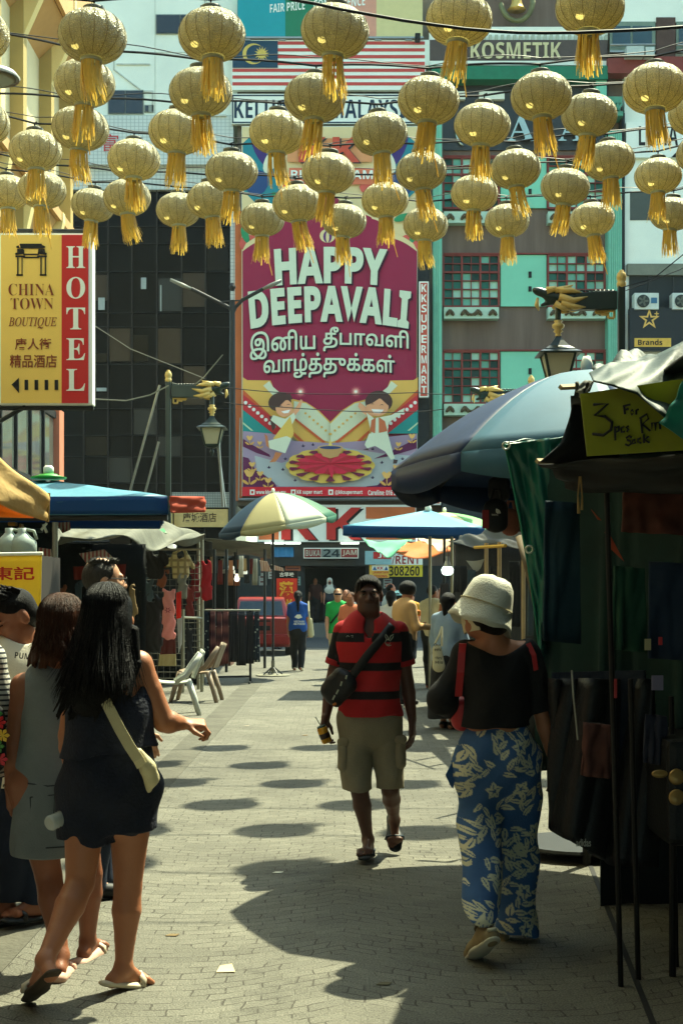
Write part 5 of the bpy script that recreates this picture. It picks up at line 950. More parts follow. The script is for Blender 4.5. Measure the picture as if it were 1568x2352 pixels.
# ---- plastic chairs
def chair(label, x, Y, rz, m, s=1.0):
    t_ = thing('plastic_chair', label, 'chair', (0, 0, 0), 'plastic chairs by the clothes stand'); w2, d2, hs = .24 * s, .22 * s, .43 * s
    mb = MB(); mb.sheet(lambda u, v: V((-d2 + 2 * d2 * u, -w2 + 2 * w2 * v, hs - .02 * math.sin(math.pi * u) + (.02 * (u < .05)))), 8, 6); mb.build('seat', m, t_, smooth=True, solid=.022)
    for sx, sy in ((-1, -1), (-1, 1), (1, -1), (1, 1)): MB().tube([(sx * d2 * .9, sy * w2 * .92, hs), (sx * (d2 + .05), sy * (w2 + .01), hs * .5), (sx * (d2 + .11), sy * (w2 + .03), 0)], [.042, .036, .03], 8, flat=1.4).build('leg', m, t_, smooth=True)
    mb = MB(); mb.sheet(lambda u, v: V((d2 + .02 + .13 * v + .03 * (2 * u - 1) ** 2, (-w2 + 2 * w2 * u) * (1 - .12 * v), hs + .05 + .37 * s * v - .03 * (2 * u - 1) ** 2 * v)), 10, 6); mb.build('backrest', m, t_, smooth=True, solid=.02)
    for sy in (-1, 1): MB().tube([(d2 + .13, sy * w2 * .93, hs + .36 * s), (d2 + .05, sy * (w2 + .02), hs + .24), (d2 - .06, sy * (w2 + .02), hs + .08), (d2 * .1, sy * w2, hs - .005)], [.03, .038, .034, .024], 8).build('armrest', m, t_, smooth=True)
    t_.location = (x, Y, 0); t_.rotation_euler = (0, 0, rz)
chair('white plastic chair with curved back near the pointing hand', gz(398, 18.6), 18.6, R_(8), mat('white_plastic', (190, 194, 180), .45, .08, 3))
chair('brownish plastic chair behind the white chair', gz(452, 20.8), 20.8, R_(-4), mat('brown_plastic', (140, 122, 100), .45, .1, 3), 1.02)
# ---- stalls further down on the left
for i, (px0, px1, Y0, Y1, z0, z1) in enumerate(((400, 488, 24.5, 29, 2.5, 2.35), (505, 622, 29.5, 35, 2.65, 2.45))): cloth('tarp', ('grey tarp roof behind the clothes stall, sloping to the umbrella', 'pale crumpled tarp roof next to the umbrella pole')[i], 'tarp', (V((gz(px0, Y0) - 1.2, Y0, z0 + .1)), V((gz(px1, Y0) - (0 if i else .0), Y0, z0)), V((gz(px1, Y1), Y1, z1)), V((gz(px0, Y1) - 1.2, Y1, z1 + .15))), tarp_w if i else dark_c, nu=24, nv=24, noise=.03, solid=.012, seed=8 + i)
ls = thing('side_stall', 'open market stall with poles and shelves left of the red car', 'stall', (gz(520, 31), 31, 0)); 
for px, Y in ((492, 28), (520, 28.5), (608, 30), (540, 33)): MB().tube([V((gz(px, Y), Y, 0)), P(px, 1262, Y)], .03, 8).build('post', darkmetal, ls)
MB().box(gz(430, 33), gz(545, 33), 33, 33.1, 0, 2.4).build('back_panel', dark_c, ls); MB().box(gz(455, 31), gz(530, 31), 31, 32, .0, .85).build('counter', mat('counter_brown', (92, 60, 46), .7), ls); MB().box(gz(470, 32), gz(530, 32), 32.2, 32.6, 1.2, 1.24).build('shelf', MATS['counter_brown'], ls)
r = random.Random(4)
for i in range(16):
    px = 488 + i * 8 + r.uniform(-2, 2); Y = 29 + (i % 4) * .9; y0 = 1276 + r.uniform(0, 14); h_ = r.uniform(22, 66); c = i % 9
    cloth('hanging_bag', '%s cloth bag, number %d from the left under the far stall roof' % (names[c], i + 1) if False else '%s cloth bag hanging under the far stall roof, %s' % (names[c], ('by the clothes stall corner', 'behind the red dress', 'right of the red dress', 'above the trousers rack end', 'over the first maroon trousers', 'over the second maroon trousers', 'over the third maroon trousers', 'above the lit bulb', 'just left of the lit bulb', 'just right of the lit bulb', 'above the red car window', 'over the car roof left side', 'over the car roof middle', 'left of the umbrella pole flags', 'behind the striped flag', 'next to the umbrella pole')[i]), 'bag', (P(px - 4, y0, Y), P(px + 5, y0, Y), P(px + 6, y0 + h_, Y), P(px - 5, y0 + h_, Y)), mat('goods_%d' % c, pal[c], .8, .25, 5), 'bags hanging under the far stall roof', nu=8, nv=6, amp=.03, nf=1.5, solid=.04)
blb = thing('light_bulb', 'lit round bulb hanging in the stall left of the red car', 'bulb', tuple(P(544, 1330, 29))); MB().lathe([(0, -.06), (.04, -.045), (.055, 0), (.04, .04), (.02, .1)], P(544, 1330, 29), 16).build('globe', mat('lit_bulb', (255, 244, 214), emit=1.0), blb, smooth=True); MB().lathe([(.03, .1), (.035, .2)], P(544, 1330, 29), 12).tube([P(544, 1330, 29) + V((0, 0, .2)), P(544, 1262, 29)], .008, 5).build('holder', black, blb)
for i, (x0, x1, y, Y) in enumerate(((512, 536, 1300, 30), (536, 566, 1310, 30), (318, 338, 1253, 19), (384, 400, 1250, 19.5))): o = MB().R(x0, y, x1, y + 9, Y, .3).build('lamp_shade', mat('pale_lamp', (222, 226, 206), .5, emit=.25), bevel=.02); tag(o, ('white lamp panel left of the lit bulb', 'white lamp panel above the lit bulb', 'white lamp under the tarp roof, over the black shirt', 'small white lamp under the tarp roof, over the checked shirt')[i], 'lamp')
# signboard
sg = thing('standing_sign', 'red and black standing signboard with gold Chinese characters beside the car', 'signboard', tuple(P(658, 1380, 37))); MB().R(633, 1311, 684, 1420, 37, .1).build('frame', black, sg); MB().R(635, 1329, 682, 1418, 36.98, .03).build('red_face', mat('sign_scarlet', (206, 58, 34), .6), sg)
text('古早味', (642, 1315, 675, 1325), 36.97, signw, sg, offset=.02); text('薄', (641, 1336, 673, 1371), 36.95, mat('sign_gold_paint', (230, 180, 60), .5), sg, offset=.03); text('餅', (641, 1376, 673, 1410), 36.95, MATS['sign_gold_paint'], sg, offset=.03)
# ---- red hatchback car seen from behind
car = thing('parked_car', 'small red hatchback parked behind the trousers rack, seen from the rear', 'car', (gz(600, 36.5), 36, 0)); cx = gz(598, 36); carp = mat('car_red', (132, 34, 28), .28, .08, 1, spec=.5, coat=.5); K = lambda x, y, z: V((cx + x, 36 + y, z))
def loft4(mb, secs):
    vs = [p for s_ in secs for p in s_]; n = len(secs[0]); fs = []
    for i in range(len(secs) - 1):
        for j in range(n): fs.append((i * n + j, i * n + (j + 1) % n, (i + 1) * n + (j + 1) % n, (i + 1) * n + j))
    fs.append(tuple(range(n))); fs.append(tuple(reversed(range(len(vs) - n, len(vs))))); return mb.add(vs, fs)
sec = lambda y, hw, z0, z1: [K(-hw, y, z0), K(hw, y, z0), K(hw + .02, y, (z0 + z1) / 2), K(hw - .03, y, z1), K(-hw + .03, y, z1), K(-hw - .02, y, (z0 + z1) / 2)]
mb = loft4(MB(), [sec(0, .72, .28, .95), sec(.12, .78, .22, 1.0), sec(1.8, .8, .2, 1.0), sec(3.1, .78, .22, .92), sec(3.5, .68, .3, .78)]); loft4(mb, [sec(.08, .74, .93, .99), sec(.35, .62, .95, 1.44), sec(.55, .60, .95, 1.49), sec(1.7, .60, .95, 1.48), sec(2.4, .72, .93, .98)]); mb.build('body', carp, car, smooth=False, bevel=.03)
MB().add([K(-.58, .10, 1.02), K(.58, .10, 1.02), K(.52, .315, 1.38), K(-.52, .315, 1.38)], [(0, 1, 2, 3)]).build('rear_window', mat('car_glass', (30, 40, 40), .05, .1, spec=.8), car, solid=.01)
for s in (-1, 1):
    MB().obox(K(s * .70, .05, .95), (.12, .12, .26)).build('tail_light', mat('tail_red', (190, 20, 20), .2, .1), car, bevel=.02)
    for y in (.62, 2.85):
        mb = MB().lathe([(.18, -.09), (.27, -.09), (.29, -.05), (.29, .05), (.27, .09), (.18, .09)], (0, 0, 0), 24); c = K(s * .70, y, .29); mb.v = [(c.x + z, c.y + yy, c.z + x) for x, yy, z in mb.v]; wh_ = mb.build('wheel', mat('tyre', (18, 18, 18), .9), car); mb = MB().lathe([(0, -.07), (.18, -.07), (.18, .07), (0, .07)], (0, 0, 0), 16); mb.v = [(c.x + z, c.y + yy, c.z + x) for x, yy, z in mb.v]; mb.build('rim', steel, wh_)
    MB().obox(K(s * .86, 1.9, 1.02), (.16, .1, .12)).build('mirror', carp, car, bevel=.02)
MB().obox(K(0, -.03, .42), (1.5, .14, .26)).build('bumper', mat('car_bumper', (134, 30, 28), .4), car, bevel=.04); pl = MB().obox(K(.02, -.025, .70), (.46, .03, .12)).build('number_plate', black, car); text('8595', (615, 1457, 632, 1466), 35.95, signw, car, name='plate_number', offset=.01)
MB().obox(K(0, -.005, .88), (.5, .03, .04)).build('handle', mat('car_dark', (40, 20, 20)), car)
# ---- umbrellas and square canopies
def umbrella(name, label, c, r_, zr, zt, cols, phase=0, tilt=(0, 0), base=True, group=None, val=.14, pole_m=None):
    n = len(cols); t_ = thing(name, label, 'umbrella', (c[0], c[1], 0), group); R2 = M4.Rotation(tilt[0], 3, 'X') @ M4.Rotation(tilt[1], 3, 'Y'); top = V((c[0], c[1], zt))
    def pt(a, s_): z = -(zt - zr) * (s_ ** 1.75); return top + R2 @ V((r_ * s_ * math.cos(a), r_ * s_ * math.sin(a), z))
    for k in range(n):
        a0, a1 = phase + 2 * math.pi * k / n, phase + 2 * math.pi * (k + 1) / n
        def f(u, v):
            s_ = .02 + .98 * v; p0, p1 = pt(a0, s_), pt(a1, s_); q_ = p0.lerp(p1, u); return q_ + (pt(a0 + (a1 - a0) * u, s_) - q_) * .35
        mb = MB().sheet(f, 8, 10); mb.sheet(lambda u, v: f(u, 1) - V((0, 0, val * v * (.6 + .4 * math.sin(math.pi * u)))), 8, 2); mb.build('panel', cols[k], t_, smooth=True, solid=.004)
        MB().tube([pt(a0, .05) - V((0, 0, .01)), pt(a0, .5) - V((0, 0, .01)), pt(a0, 1) - V((0, 0, .01))], .008, 6).build('rib', darkmetal, t_)
        MB().tube([top + R2 @ V((0, 0, -(zt - zr) * 1.1)), pt(a0, .55)], .006, 5).build('strut', darkmetal, t_)
    MB().tube([V((c[0] - (tilt[1]) * 0, c[1], 0)), top], .024, 10).build('pole', pole_m or darkmetal, t_); MB().lathe([(.035, 0), (.035, .05), (.02, .09)], top, 12).build('finial', signw, t_, smooth=True)
    if base:
        MB().lathe([(.33, 0), (.33, .02), (.1, .03), (.035, .05), (.035, .3)], (c[0], c[1], 0), 28).build('base_disc', mat('base_grey', (120, 118, 100), .7), t_); mb = MB()
        for k in range(4): a = k * 1.57 + .5; mb.tube([(c[0] + .03 * math.cos(a), c[1] + .03 * math.sin(a), .16), (c[0] + .2 * math.cos(a), c[1] + .2 * math.sin(a), .03)], .014, 6)
        mb.build('foot', darkmetal, t_)
    return t_
un, uc, ug, uw = mat('umbrella_navy', (22, 52, 74), .6, .1, 2, trans=.2), mat('umbrella_cream', (170, 160, 112), .6, .08, 2, trans=.2), mat('umbrella_green', (24, 92, 66), .6, .1, 2, trans=.2), mat('umbrella_white', (176, 182, 158), .6, .08, 2, trans=.2)
umbrella('patio_umbrella', 'tall patio umbrella with cream, white, green and navy panels in mid street', (gz(627, 27.2), 27.2), 1.15, 2.90, 3.50, [ug, uw, uc, un, un, uc, uw, ug], phase=R_(10), tilt=(R_(5), R_(-9)))
umbrella('patio_umbrella', 'green and cream parasol peeking out right behind the blue square canopy', (gz(1020, 25.4), 25.4), 1.1, 2.72, 3.02, [mat('umbrella_bright_green', (96, 170, 90), .6, trans=.2), mat('umbrella_pale', (222, 208, 150), .6, trans=.2)] * 4, phase=R_(20))
nb1, nb2 = mat('navy_vinyl', (16, 42, 78), .5, .2, 3, .12, 6, spec=.25), mat('pale_blue_vinyl', (50, 94, 114), .55, .14, 2, .06, 6, spec=.3)
umbrella('market_umbrella', 'huge navy and pale blue vinyl umbrella on the right stall', (1.42, 8.25), 1.14, 2.30, 2.86, [nb1, nb1, nb1, nb1, nb1, nb2, nb1, nb1], phase=R_(0), tilt=(R_(-2), R_(-1)), base=False, val=.17)
sq_ = thing('canopy_tent', 'bright blue square canopy on poles in the middle of the street', 'canopy', (gz(985, 23), 23, 0)); aL, aR = P(787, 1208, 22.3), P(1112, 1212, 22.3); aRb, aLb = aR + V((.15, 2.1, .05)), aL + V((.15, 2.1, .05)); ap = P(983, 1172, 23.3)
for a, b in ((aL, aR), (aR, aRb), (aRb, aLb), (aLb, aL)):
    mb = MB(); sheet4(mb, (ap + (a - ap) * .02, ap + (b - ap) * .02, b, a), 10, 8, sag=.03); mb.build('cover', bluec, sq_, smooth=True, solid=.004); mb = MB(); sheet4(mb, (a, b, b - V((0, 0, .15)), a - V((0, 0, .15))), 20, 3, amp=.015, nf=4); mb.build('valance', bluev, sq_, smooth=True, solid=.003)
MB().lathe([(.06, -.02), (.05, .04), (.03, .1), (.02, .16)], ap, 12).build('finial', signw, sq_, smooth=True)
for px, Y in ((987, 23.3), (1037, 24.0)): MB().tube([V((gz(px, Y), Y, 0)), P(px, 1200, Y)], .026, 8).build('pole', alu, sq_)
for i, (c, Ya, Yb, m, lb) in enumerate((([(834, 1243), (946, 1236), (918, 1262), (872, 1270)], 31, 30, mat('mint_tarp', (110, 186, 150), .7, .1, 2, trans=.35), 'mint green tarp hanging below the blue square canopy'), ([(916, 1246), (1000, 1236), (1040, 1266), (900, 1270)], 32, 30.5, mat('orange_tarp', (214, 120, 50), .7, .1, 2, trans=.35), 'orange tarp next to the mint green tarp'), ([(952, 1234), (1044, 1234), (1036, 1252), (990, 1252)], 30, 29, mat('peach_tarp', (222, 190, 160), .7, .1, 2, trans=.35), 'peach coloured tarp above the orange tarp'))): cloth('shade_tarp', lb, 'tarp', [P(*c[0], Ya), P(*c[1], Ya), P(*c[2], Yb), P(*c[3], Yb)], m, sag=.12, noise=.02)
# ---- right side of the street, middle distance
cloth('tarp', 'dark crumpled tarp roof right of the blue square canopy', 'tarp', (P(1030, 1246, 21), P(1075, 1225, 21), P(1225, 1218, 14), P(1200, 1262, 13.5)), mat('dark_tarp', (52, 52, 46), .55, .35, 3, .4, 10), nu=20, nv=20, noise=.03, seed=2)
cloth('stall_backdrop', 'dark cloth wall of the stall behind the hat woman', 'stall wall', (P(1046, 1252, 20.5), P(1240, 1235, 15), V((gz(1240, 15), 15, 0)), V((gz(1046, 20.5), 20.5, 0))), dark_c, nu=30, amp=.05, nf=7)
for i, (px, y0, Y) in enumerate(((1116, 1248, 14.5), (1146, 1246, 14.0), (1201, 1235, 11))): o = MB().tube([V((gz(px, Y), Y, 0)), P(px, y0, Y)], .02 if i < 2 else .015, 8).build('wooden_pole', wood_p); tag(o, ('pale stall pole above the left side of the bucket hat', 'pale stall pole above the middle of the bucket hat', 'thin pale stall pole right of the bucket hat')[i], 'pole', 'pale poles of the dark stall')
tag(MB().tube([P(1090, 1258, 14.6), P(1160, 1254, 13.8)], .018, 6).build('yellow_bar', mat('yellow_bar', (190, 150, 40), .6)), 'short yellow bar joining the pale stall poles', 'bar')
bb = thing('light_bulb', 'lit white bulb hanging in front of the dark right stalls', 'bulb', tuple(P(1027, 1310, 19.5))); MB().lathe([(.0, -.06), (.05, -.055), (.075, -.03), (.085, .02), (.06, .06)], P(1027, 1312, 19.5), 16).build('globe', mat('lit_bulb_cool', (230, 255, 244), emit=1.0), bb, smooth=True); MB().lathe([(.06, .06), (.03, .14), (.02, .2)], P(1027, 1312, 19.5), 12).tube([P(1027, 1312, 19.5) + V((0, 0, .2)), P(1027, 1255, 19.5)], .006, 5).build('holder', steel, bb)
cloth('white_cloth', 'small white cloth hanging high in the dark right stall', 'cloth', (P(1070, 1288, 18), P(1112, 1284, 18), P(1104, 1304, 18), P(1082, 1304, 18)), MATS['white_cotton'], sag=.05)
for i, (px, y0, y1, w_, Y, c) in enumerate(((1050, 1300, 1360, 16, 19, 1), (1064, 1300, 1390, 14, 18.5, 6), (1082, 1310, 1400, 18, 18, 4), (1020, 1340, 1385, 20, 20.2, 1), (1136, 1300, 1420, 22, 16, 1), (1180, 1290, 1440, 24, 15.2, 6), (1222, 1290, 1460, 20, 14.5, 4), (1017, 1388, 1412, 18, 20, 5))): cloth('hanging_garment', '%s garment hanging in the dark right stall, %s' % (names[c], ('left of the white cloth', 'just under the white cloth left end', 'under the white cloth', 'below the lit bulb', 'between the two pale poles and hat', 'left of the thin pale pole', 'right of the thin pale pole', 'lowest under the lit bulb')[i]), 'clothing', (P(px - w_ / 2, y0, Y), P(px + w_ / 2, y0, Y), P(px + w_ / 2, y1, Y), P(px - w_ / 2, y1, Y)), MATS['goods_%d' % c], 'garments in the dark right stall', amp=.03, nf=2, solid=.03)
# ---- right foreground stall
cloth('tarp', 'dark tarp roof over the right foreground stall', 'tarp', (V((.86, 5.35, 2.33)), V((4.4, 5.35, 2.38)), V((4.4, 7.6, 2.34)), V((1.2, 7.4, 2.30))), mat('black_tarp', (22, 26, 26), .7, .3, 3), noise=.012, nu=24, nv=16, solid=.012)
cloth('tarp', 'tarp roof added mostly out of frame to block sun from the right stall', 'tarp', (V((1.35, 2.2, 2.44)), V((4.4, 2.2, 2.44)), V((4.4, 5.32, 2.40)), V((1.14, 5.32, 2.36))), MATS['black_tarp'], noise=.012, nu=24, nv=16, solid=.012)  # roof added to keep the sun off the right stall
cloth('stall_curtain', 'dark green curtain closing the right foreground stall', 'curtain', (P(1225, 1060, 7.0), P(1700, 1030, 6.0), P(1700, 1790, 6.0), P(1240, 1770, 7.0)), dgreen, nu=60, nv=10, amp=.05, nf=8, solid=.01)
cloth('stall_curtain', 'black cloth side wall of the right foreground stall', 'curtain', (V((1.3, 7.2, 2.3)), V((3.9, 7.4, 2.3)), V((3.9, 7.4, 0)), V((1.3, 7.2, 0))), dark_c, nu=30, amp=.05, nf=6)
mb = MB()
def tarp_fn(u, v):
    l = [(1158, 1022), (1166, 1060), (1190, 1180), (1210, 1290), (1226, 1400), (1240, 1512)]; rr_ = [(1262, 1006), (1262, 1080), (1266, 1200), (1270, 1335), (1262, 1380), (1246, 1512)]
    i = min(4, int(v * 5)); f = v * 5 - i; a = [l[i][k] + (l[i + 1][k] - l[i][k]) * f for k in (0, 1)]; b_ = [rr_[i][k] + (rr_[i + 1][k] - rr_[i][k]) * f for k in (0, 1)]
    x, y = a[0] + (b_[0] - a[0]) * u, a[1] + (b_[1] - a[1]) * u; return P(x, y, 6.95 + .045 * math.sin(4 * u + 3 * v) + .012 * math.sin(11 * u + 14 * v) + .008 * math.sin(21 * u - 17 * v) - .1 * math.exp(-v * 14) * (1 - u))
gt = thing('green_tarp', 'shiny dark green tarp with eyelet draped over the stall corner', 'tarp', tuple(P(1220, 1500, 6.95))); mb.sheet(tarp_fn, 28, 50); mb.build('sheet', green_t, gt, smooth=True, solid=.006)
for px, py in ((1213, 1263), (1160, 1026)): c = P(px, py, 6.85); MB().tube([c + V((.017 * math.cos(a), -.03, .017 * math.sin(a))) for a in [k * .4 for k in range(17)]], .005, 6).build('eyelet', mat('eyelet_metal', (190, 190, 170), .3, metal=.8), gt, smooth=True)
MB().tube([tarp_fn(0, v / 20) + V((0, -.012, 0)) for v in range(21)], .006, 6).build('hem', mat('hem_green', (30, 120, 96), .4), gt, smooth=True)
cloth('tarp_flap', 'green tarp flap lying under the umbrella rim', 'tarp', (P(1160, 1010, 7.1), P(1312, 1003, 7.2), P(1290, 1075, 7.3), P(1200, 1075, 7.3)), green_t, noise=.01, sag=.03)
def gg(u, v):
    t_ = [(1352, 858), (1400, 834), (1480, 830), (1560, 790), (1700, 700)]; b_ = [(1362, 876), (1405, 886), (1462, 905), (1530, 962), (1700, 880)]
    i = min(3, int(u * 4)); f = u * 4 - i; a = [t_[i][k] + (t_[i + 1][k] - t_[i][k]) * f for k in (0, 1)]; c = [b_[i][k] + (b_[i + 1][k] - b_[i][k]) * f for k in (0, 1)]
    x, y = a[0] + (c[0] - a[0]) * v, a[1] + (c[1] - a[1]) * v; return P(x, y, 5.3 - .55 * v + .05 * math.sin(9 * u + 4 * v) * v + .03 * math.sin(23 * u + 8 * v))
o = MB().sheet(gg, 44, 16).build('tarp', tarp_g, smooth=True, solid=.006); tag(o, 'grey green crumpled tarp hanging over the handwritten sock sign', 'tarp')
cloth('tarp', 'teal tarp corner at the right edge over the sock sign', 'tarp', (P(1568, 880, 4.55), P(1700, 760, 4.5), P(1700, 1100, 4.5), P(1514, 972, 4.55)), mat('teal_tarp', (20, 120, 104), .5, .2, 4, trans=.25), noise=.008)
cloth('tarp', 'pale tarp fold bulging on top of the stall roof', 'tarp', (P(1362, 862, 5.6), P(1500, 812, 5.9), P(1560, 850, 5.4), P(1390, 862, 5.35)), tarp_g, noise=.02, sag=-.06)
cloth('tarp', 'small white tarp corner at the wooden rail end', 'tarp', (P(1318, 884, 5.3), P(1364, 872, 5.35), P(1352, 900, 5.25), P(1334, 914, 5.25)), tarp_w, noise=.008)
def side(u, v):
    a = [(1322, 892), (1308, 960), (1286, 1020), (1240, 1062)]; i = min(2, int(v * 3)); f = v * 3 - i; x, y = [a[i][k] + (a[i + 1][k] - a[i][k]) * f for k in (0, 1)]
    return P(x + (1420 - x) * u, y + (1072 - y) * u * .8 if y < 1072 else y, 5.5 + .25 * u + .03 * math.sin(8 * u + 5 * v))
o = MB().sheet(side, 14, 16).build('tarp_skirt', MATS['black_tarp'], smooth=True, solid=.006); tag(o, 'black tarp skirt curving down left of the sock sign', 'tarp')
cloth('tarp_skirt', 'dark tarp band hanging below the sock sign', 'tarp', (P(1240, 1062, 5.6), P(1700, 1030, 5.0), P(1700, 1120, 5.1), P(1300, 1120, 5.6)), MATS['black_tarp'], noise=.012, sag=.03)
for i, (a, b_, Y) in enumerate((((1286, 890), (1330, 888), 5.35), ((1232, 1060), (1290, 1058), 5.6))): o = MB().tube([P(*a, Y), P(*b_, Y + .1)], .011, 4).build('wooden_rail', wood_p); tag(o, ('upper wooden rail end poking out by the sock sign', 'lower wooden rail end poking out of the stall side')[i], 'rail')
ss_ = thing('sock_sign', 'yellow green card with handwriting 3 pcs for Rm sock', 'sign', tuple(P(1450, 1040, 4.9))); tl, tr_, br_, bl_ = P(1332, 905, 5.0), P(1640, 860, 4.7), P(1640, 1030, 4.7), P(1348, 1048, 5.0); MB().prism([tl, tr_, br_, bl_], (0, .012, 0)).build('card', mat('lime_card', (130, 140, 30), .6, .1, 2, trans=.3), ss_); pen = mat('marker_ink', (14, 20, 26), .6)
def hand(strokes, name):
    mb = MB()
    for s_ in strokes:
        pts = [P(x, y, 5.0 - .3 * (x - 1340) / 300 - .012) for x, y in s_]; mb.tube(pts, .0055 if name == 'numeral' else .004, 5)
    mb.build(name, pen, ss_)
hand([[(1362, 930), (1395, 928), (1364, 955), (1388, 957), (1404, 970), (1402, 988), (1385, 1000), (1360, 997)]], 'numeral')
hand([[(1411, 980), (1412, 1012)], [(1411, 984), (1420, 980), (1420, 990), (1412, 993)], [(1432, 980), (1425, 984), (1426, 993), (1433, 992)], [(1442, 979), (1437, 982), (1442, 987), (1438, 992)], [(1432, 932), (1434, 952)], [(1430, 934), (1446, 930)], [(1432, 942), (1442, 940)], [(1450, 942), (1446, 948), (1450, 953), (1455, 948), (1450, 942)], [(1460, 953), (1460, 943), (1465, 941)], [(1470, 960), (1474, 996)], [(1468, 962), (1484, 952), (1488, 962), (1474, 975), (1492, 990)], [(1496, 992), (1496, 972), (1503, 972), (1504, 988), (1505, 972), (1513, 970), (1515, 986)], [(1449, 1005), (1443, 1002), (1437, 1006), (1440, 1011), (1447, 1014), (1448, 1020), (1442, 1024), (1435, 1021)], [(1452, 1012), (1450, 1020), (1458, 1018), (1456, 1010), (1452, 1012)], [(1470, 1007), (1464, 1009), (1463, 1015), (1471, 1018)], [(1477, 998), (1478, 1018)], [(1488, 1003), (1479, 1011), (1490, 1017)]], 'handwriting')
fp = mat('stall_post_metal', (20, 20, 20), .5, .25, 5, metal=.3)
for i, (a, b_, Y) in enumerate((((1391, 1090), (1425, 2062), 5.7), ((1447, 1560), (1465, 2040), 5.8), ((1540, 1600), (1552, 2010), 6.0))):
    A_, B_ = P(*a, Y), P(*b_, Y); A_.z = max(A_.z, .2); B_.z = 0; o = MB().tube([A_, B_], .0115, 8).build('stall_post', fp); tag(o, ('long dark stall post rising to the sock sign band', 'shorter dark stall post right of the long one', 'table leg post at the far right')[i], 'post', 'dark posts of the right stall')
# goods of the right stall
bag_m = mat('black_nylon', (18, 20, 22), .5, .2, 6, .2, 60)
def soft(name, label, cat, prims, res, m, k=.02, wr=None, group=None): o = sdf_mesh(name, prims, res, k, m, None, wrinkle=wr); return tag(o, label, cat, group)
def pouch(label, px0, py0, px1, py1, Y, m, logo=False):
    a, b = P(px0, py0, Y), P(px1, py1, Y); t_ = thing('hanging_bag', label, 'bag', ((a.x + b.x) / 2, Y, b.z), 'bags hanging from the big umbrella'); cx_, w2, h2 = (a.x + b.x) / 2, (b.x - a.x) / 2, (a.z - b.z) / 2; cz_ = (a.z + b.z) / 2
    sdf_mesh('body', [('c', (cx_ - w2 * .5, Y, cz_ + h2 * .5), (cx_ - w2 * .5, Y, cz_ - h2 * .5), w2 * .5, w2 * .5, ((0, 1, 0), .6)), ('c', (cx_ + w2 * .5, Y, cz_ + h2 * .5), (cx_ + w2 * .5, Y, cz_ - h2 * .5), w2 * .5, w2 * .5, ((0, 1, 0), .6)), ('c', (cx_, Y, cz_ + h2 * .6), (cx_, Y, cz_ - h2 * .6), w2 * .6, w2 * .6, ((0, 1, 0), .6))], .008, .03, m, t_)
    MB().tube([V((cx_ - w2 * .5, Y, cz_ + h2 * .8)), V((cx_ - w2 * .2, Y, cz_ + h2 * 1.6)), V((cx_ + w2 * .3, Y, cz_ + h2 * 1.6)), V((cx_ + w2 * .5, Y, cz_ + h2 * .8))], .01, 6).build('strap', m, t_); return t_
pb = pouch('small black pouch bag with red tag hanging from the umbrella', 1110, 1148, 1166, 1222, 8.4, bag_m); MB().R(1107, 1172, 1122, 1214, 8.30, .008).build('red_tag', mat('tag_red', (150, 34, 34), .6), pb); text('THE NORTH FACE', (1128, 1181, 1143, 1185), 8.31, signw, pb, name='logo_text'); mb = MB()
for r0 in (4, 7, 10): mb.tube([P(1138 + r0 * math.cos(a), 1180 - r0 * math.sin(a), 8.31) for a in [k * math.pi / 12 for k in range(7)]], .003, 4)
mb.build('logo_mark', signw, pb)
pouch('peach brown leather bag hanging behind the black pouch', 1150, 1170, 1192, 1230, 8.6, mat('peach_leather', (150, 92, 70), .6, .2, 5)); pouch('dark brown bag hanging right of the peach brown bag', 1178, 1150, 1212, 1226, 8.7, mat('dark_brown_leather', (62, 36, 32), .6, .2, 5)); pouch('dark bag hanging highest under the umbrella rim', 1120, 1098, 1170, 1150, 8.75, bag_m)
sb_ = thing('hanging_garment', 'big black sports garment hanging low in the right stall with white lettering', 'clothing', tuple(P(1380, 1960, 6.2))); mb = MB()
def gm(u, v):
    l = [(1272, 1560), (1262, 1700), (1258, 1900)]; b0 = 1900 + 90 * min(1, u * 1.6); x0 = 1270 - 12 * v; y0 = 1560; x = x0 + (1500 - x0) * u; return P(x, y0 + (b0 - y0) * v, 6.25 + .05 * math.sin(11 * u + 2 * v) + .02 * math.sin(27 * u + 6 * v) - .1 * v * math.sin(math.pi * u))
mb.sheet(gm, 44, 16); mb.build('cloth', bag_m, sb_, smooth=True, solid=.05)
text('adidas', (1322, 1927, 1356, 1945), 6.02, mat('logo_white', (170, 174, 166), .6), sb_, offset=.012)
cloth('hanging_garment', 'long dark blue garment hanging behind the sports bag', 'clothing', (P(1268, 1545, 6.4), P(1480, 1540, 6.2), P(1490, 1890, 6.2), P(1280, 1860, 6.4)), mat('night_blue_cloth', (16, 26, 40), .9, .3, 3, .3, 12), nu=40, nv=10, amp=.05, nf=6, solid=.02)
pl_ = thing('display_base', 'black oval display base on the ground under the sports bag', 'display stand', (1.85, 8.6, 0)); MB().lathe([(.36, .05), (.37, .06), (.36, .075), (0, .08)], (P(1345, 1985, 8.3).x, 8.6, 0), 36).build('plate', darkmetal, pl_); MB().lathe([(.12, 0), (.12, .05)], (P(1345, 1985, 8.3).x, 8.6, 0), 16).build('foot', darkmetal, pl_)
tb = thing('stall_table', 'black covered table at the right edge with gold buckles', 'table', (1.75, 5.9, 0)); MB().box(1.32, 2.6, 5.75, 6.9, .55, .98).build('skirted_top', bag_m, tb, bevel=.03)
for x in (1.36, 2.55): MB().tube([(x, 5.85, 0), (x, 5.85, .55)], .015, 8).build('leg', fp, tb)
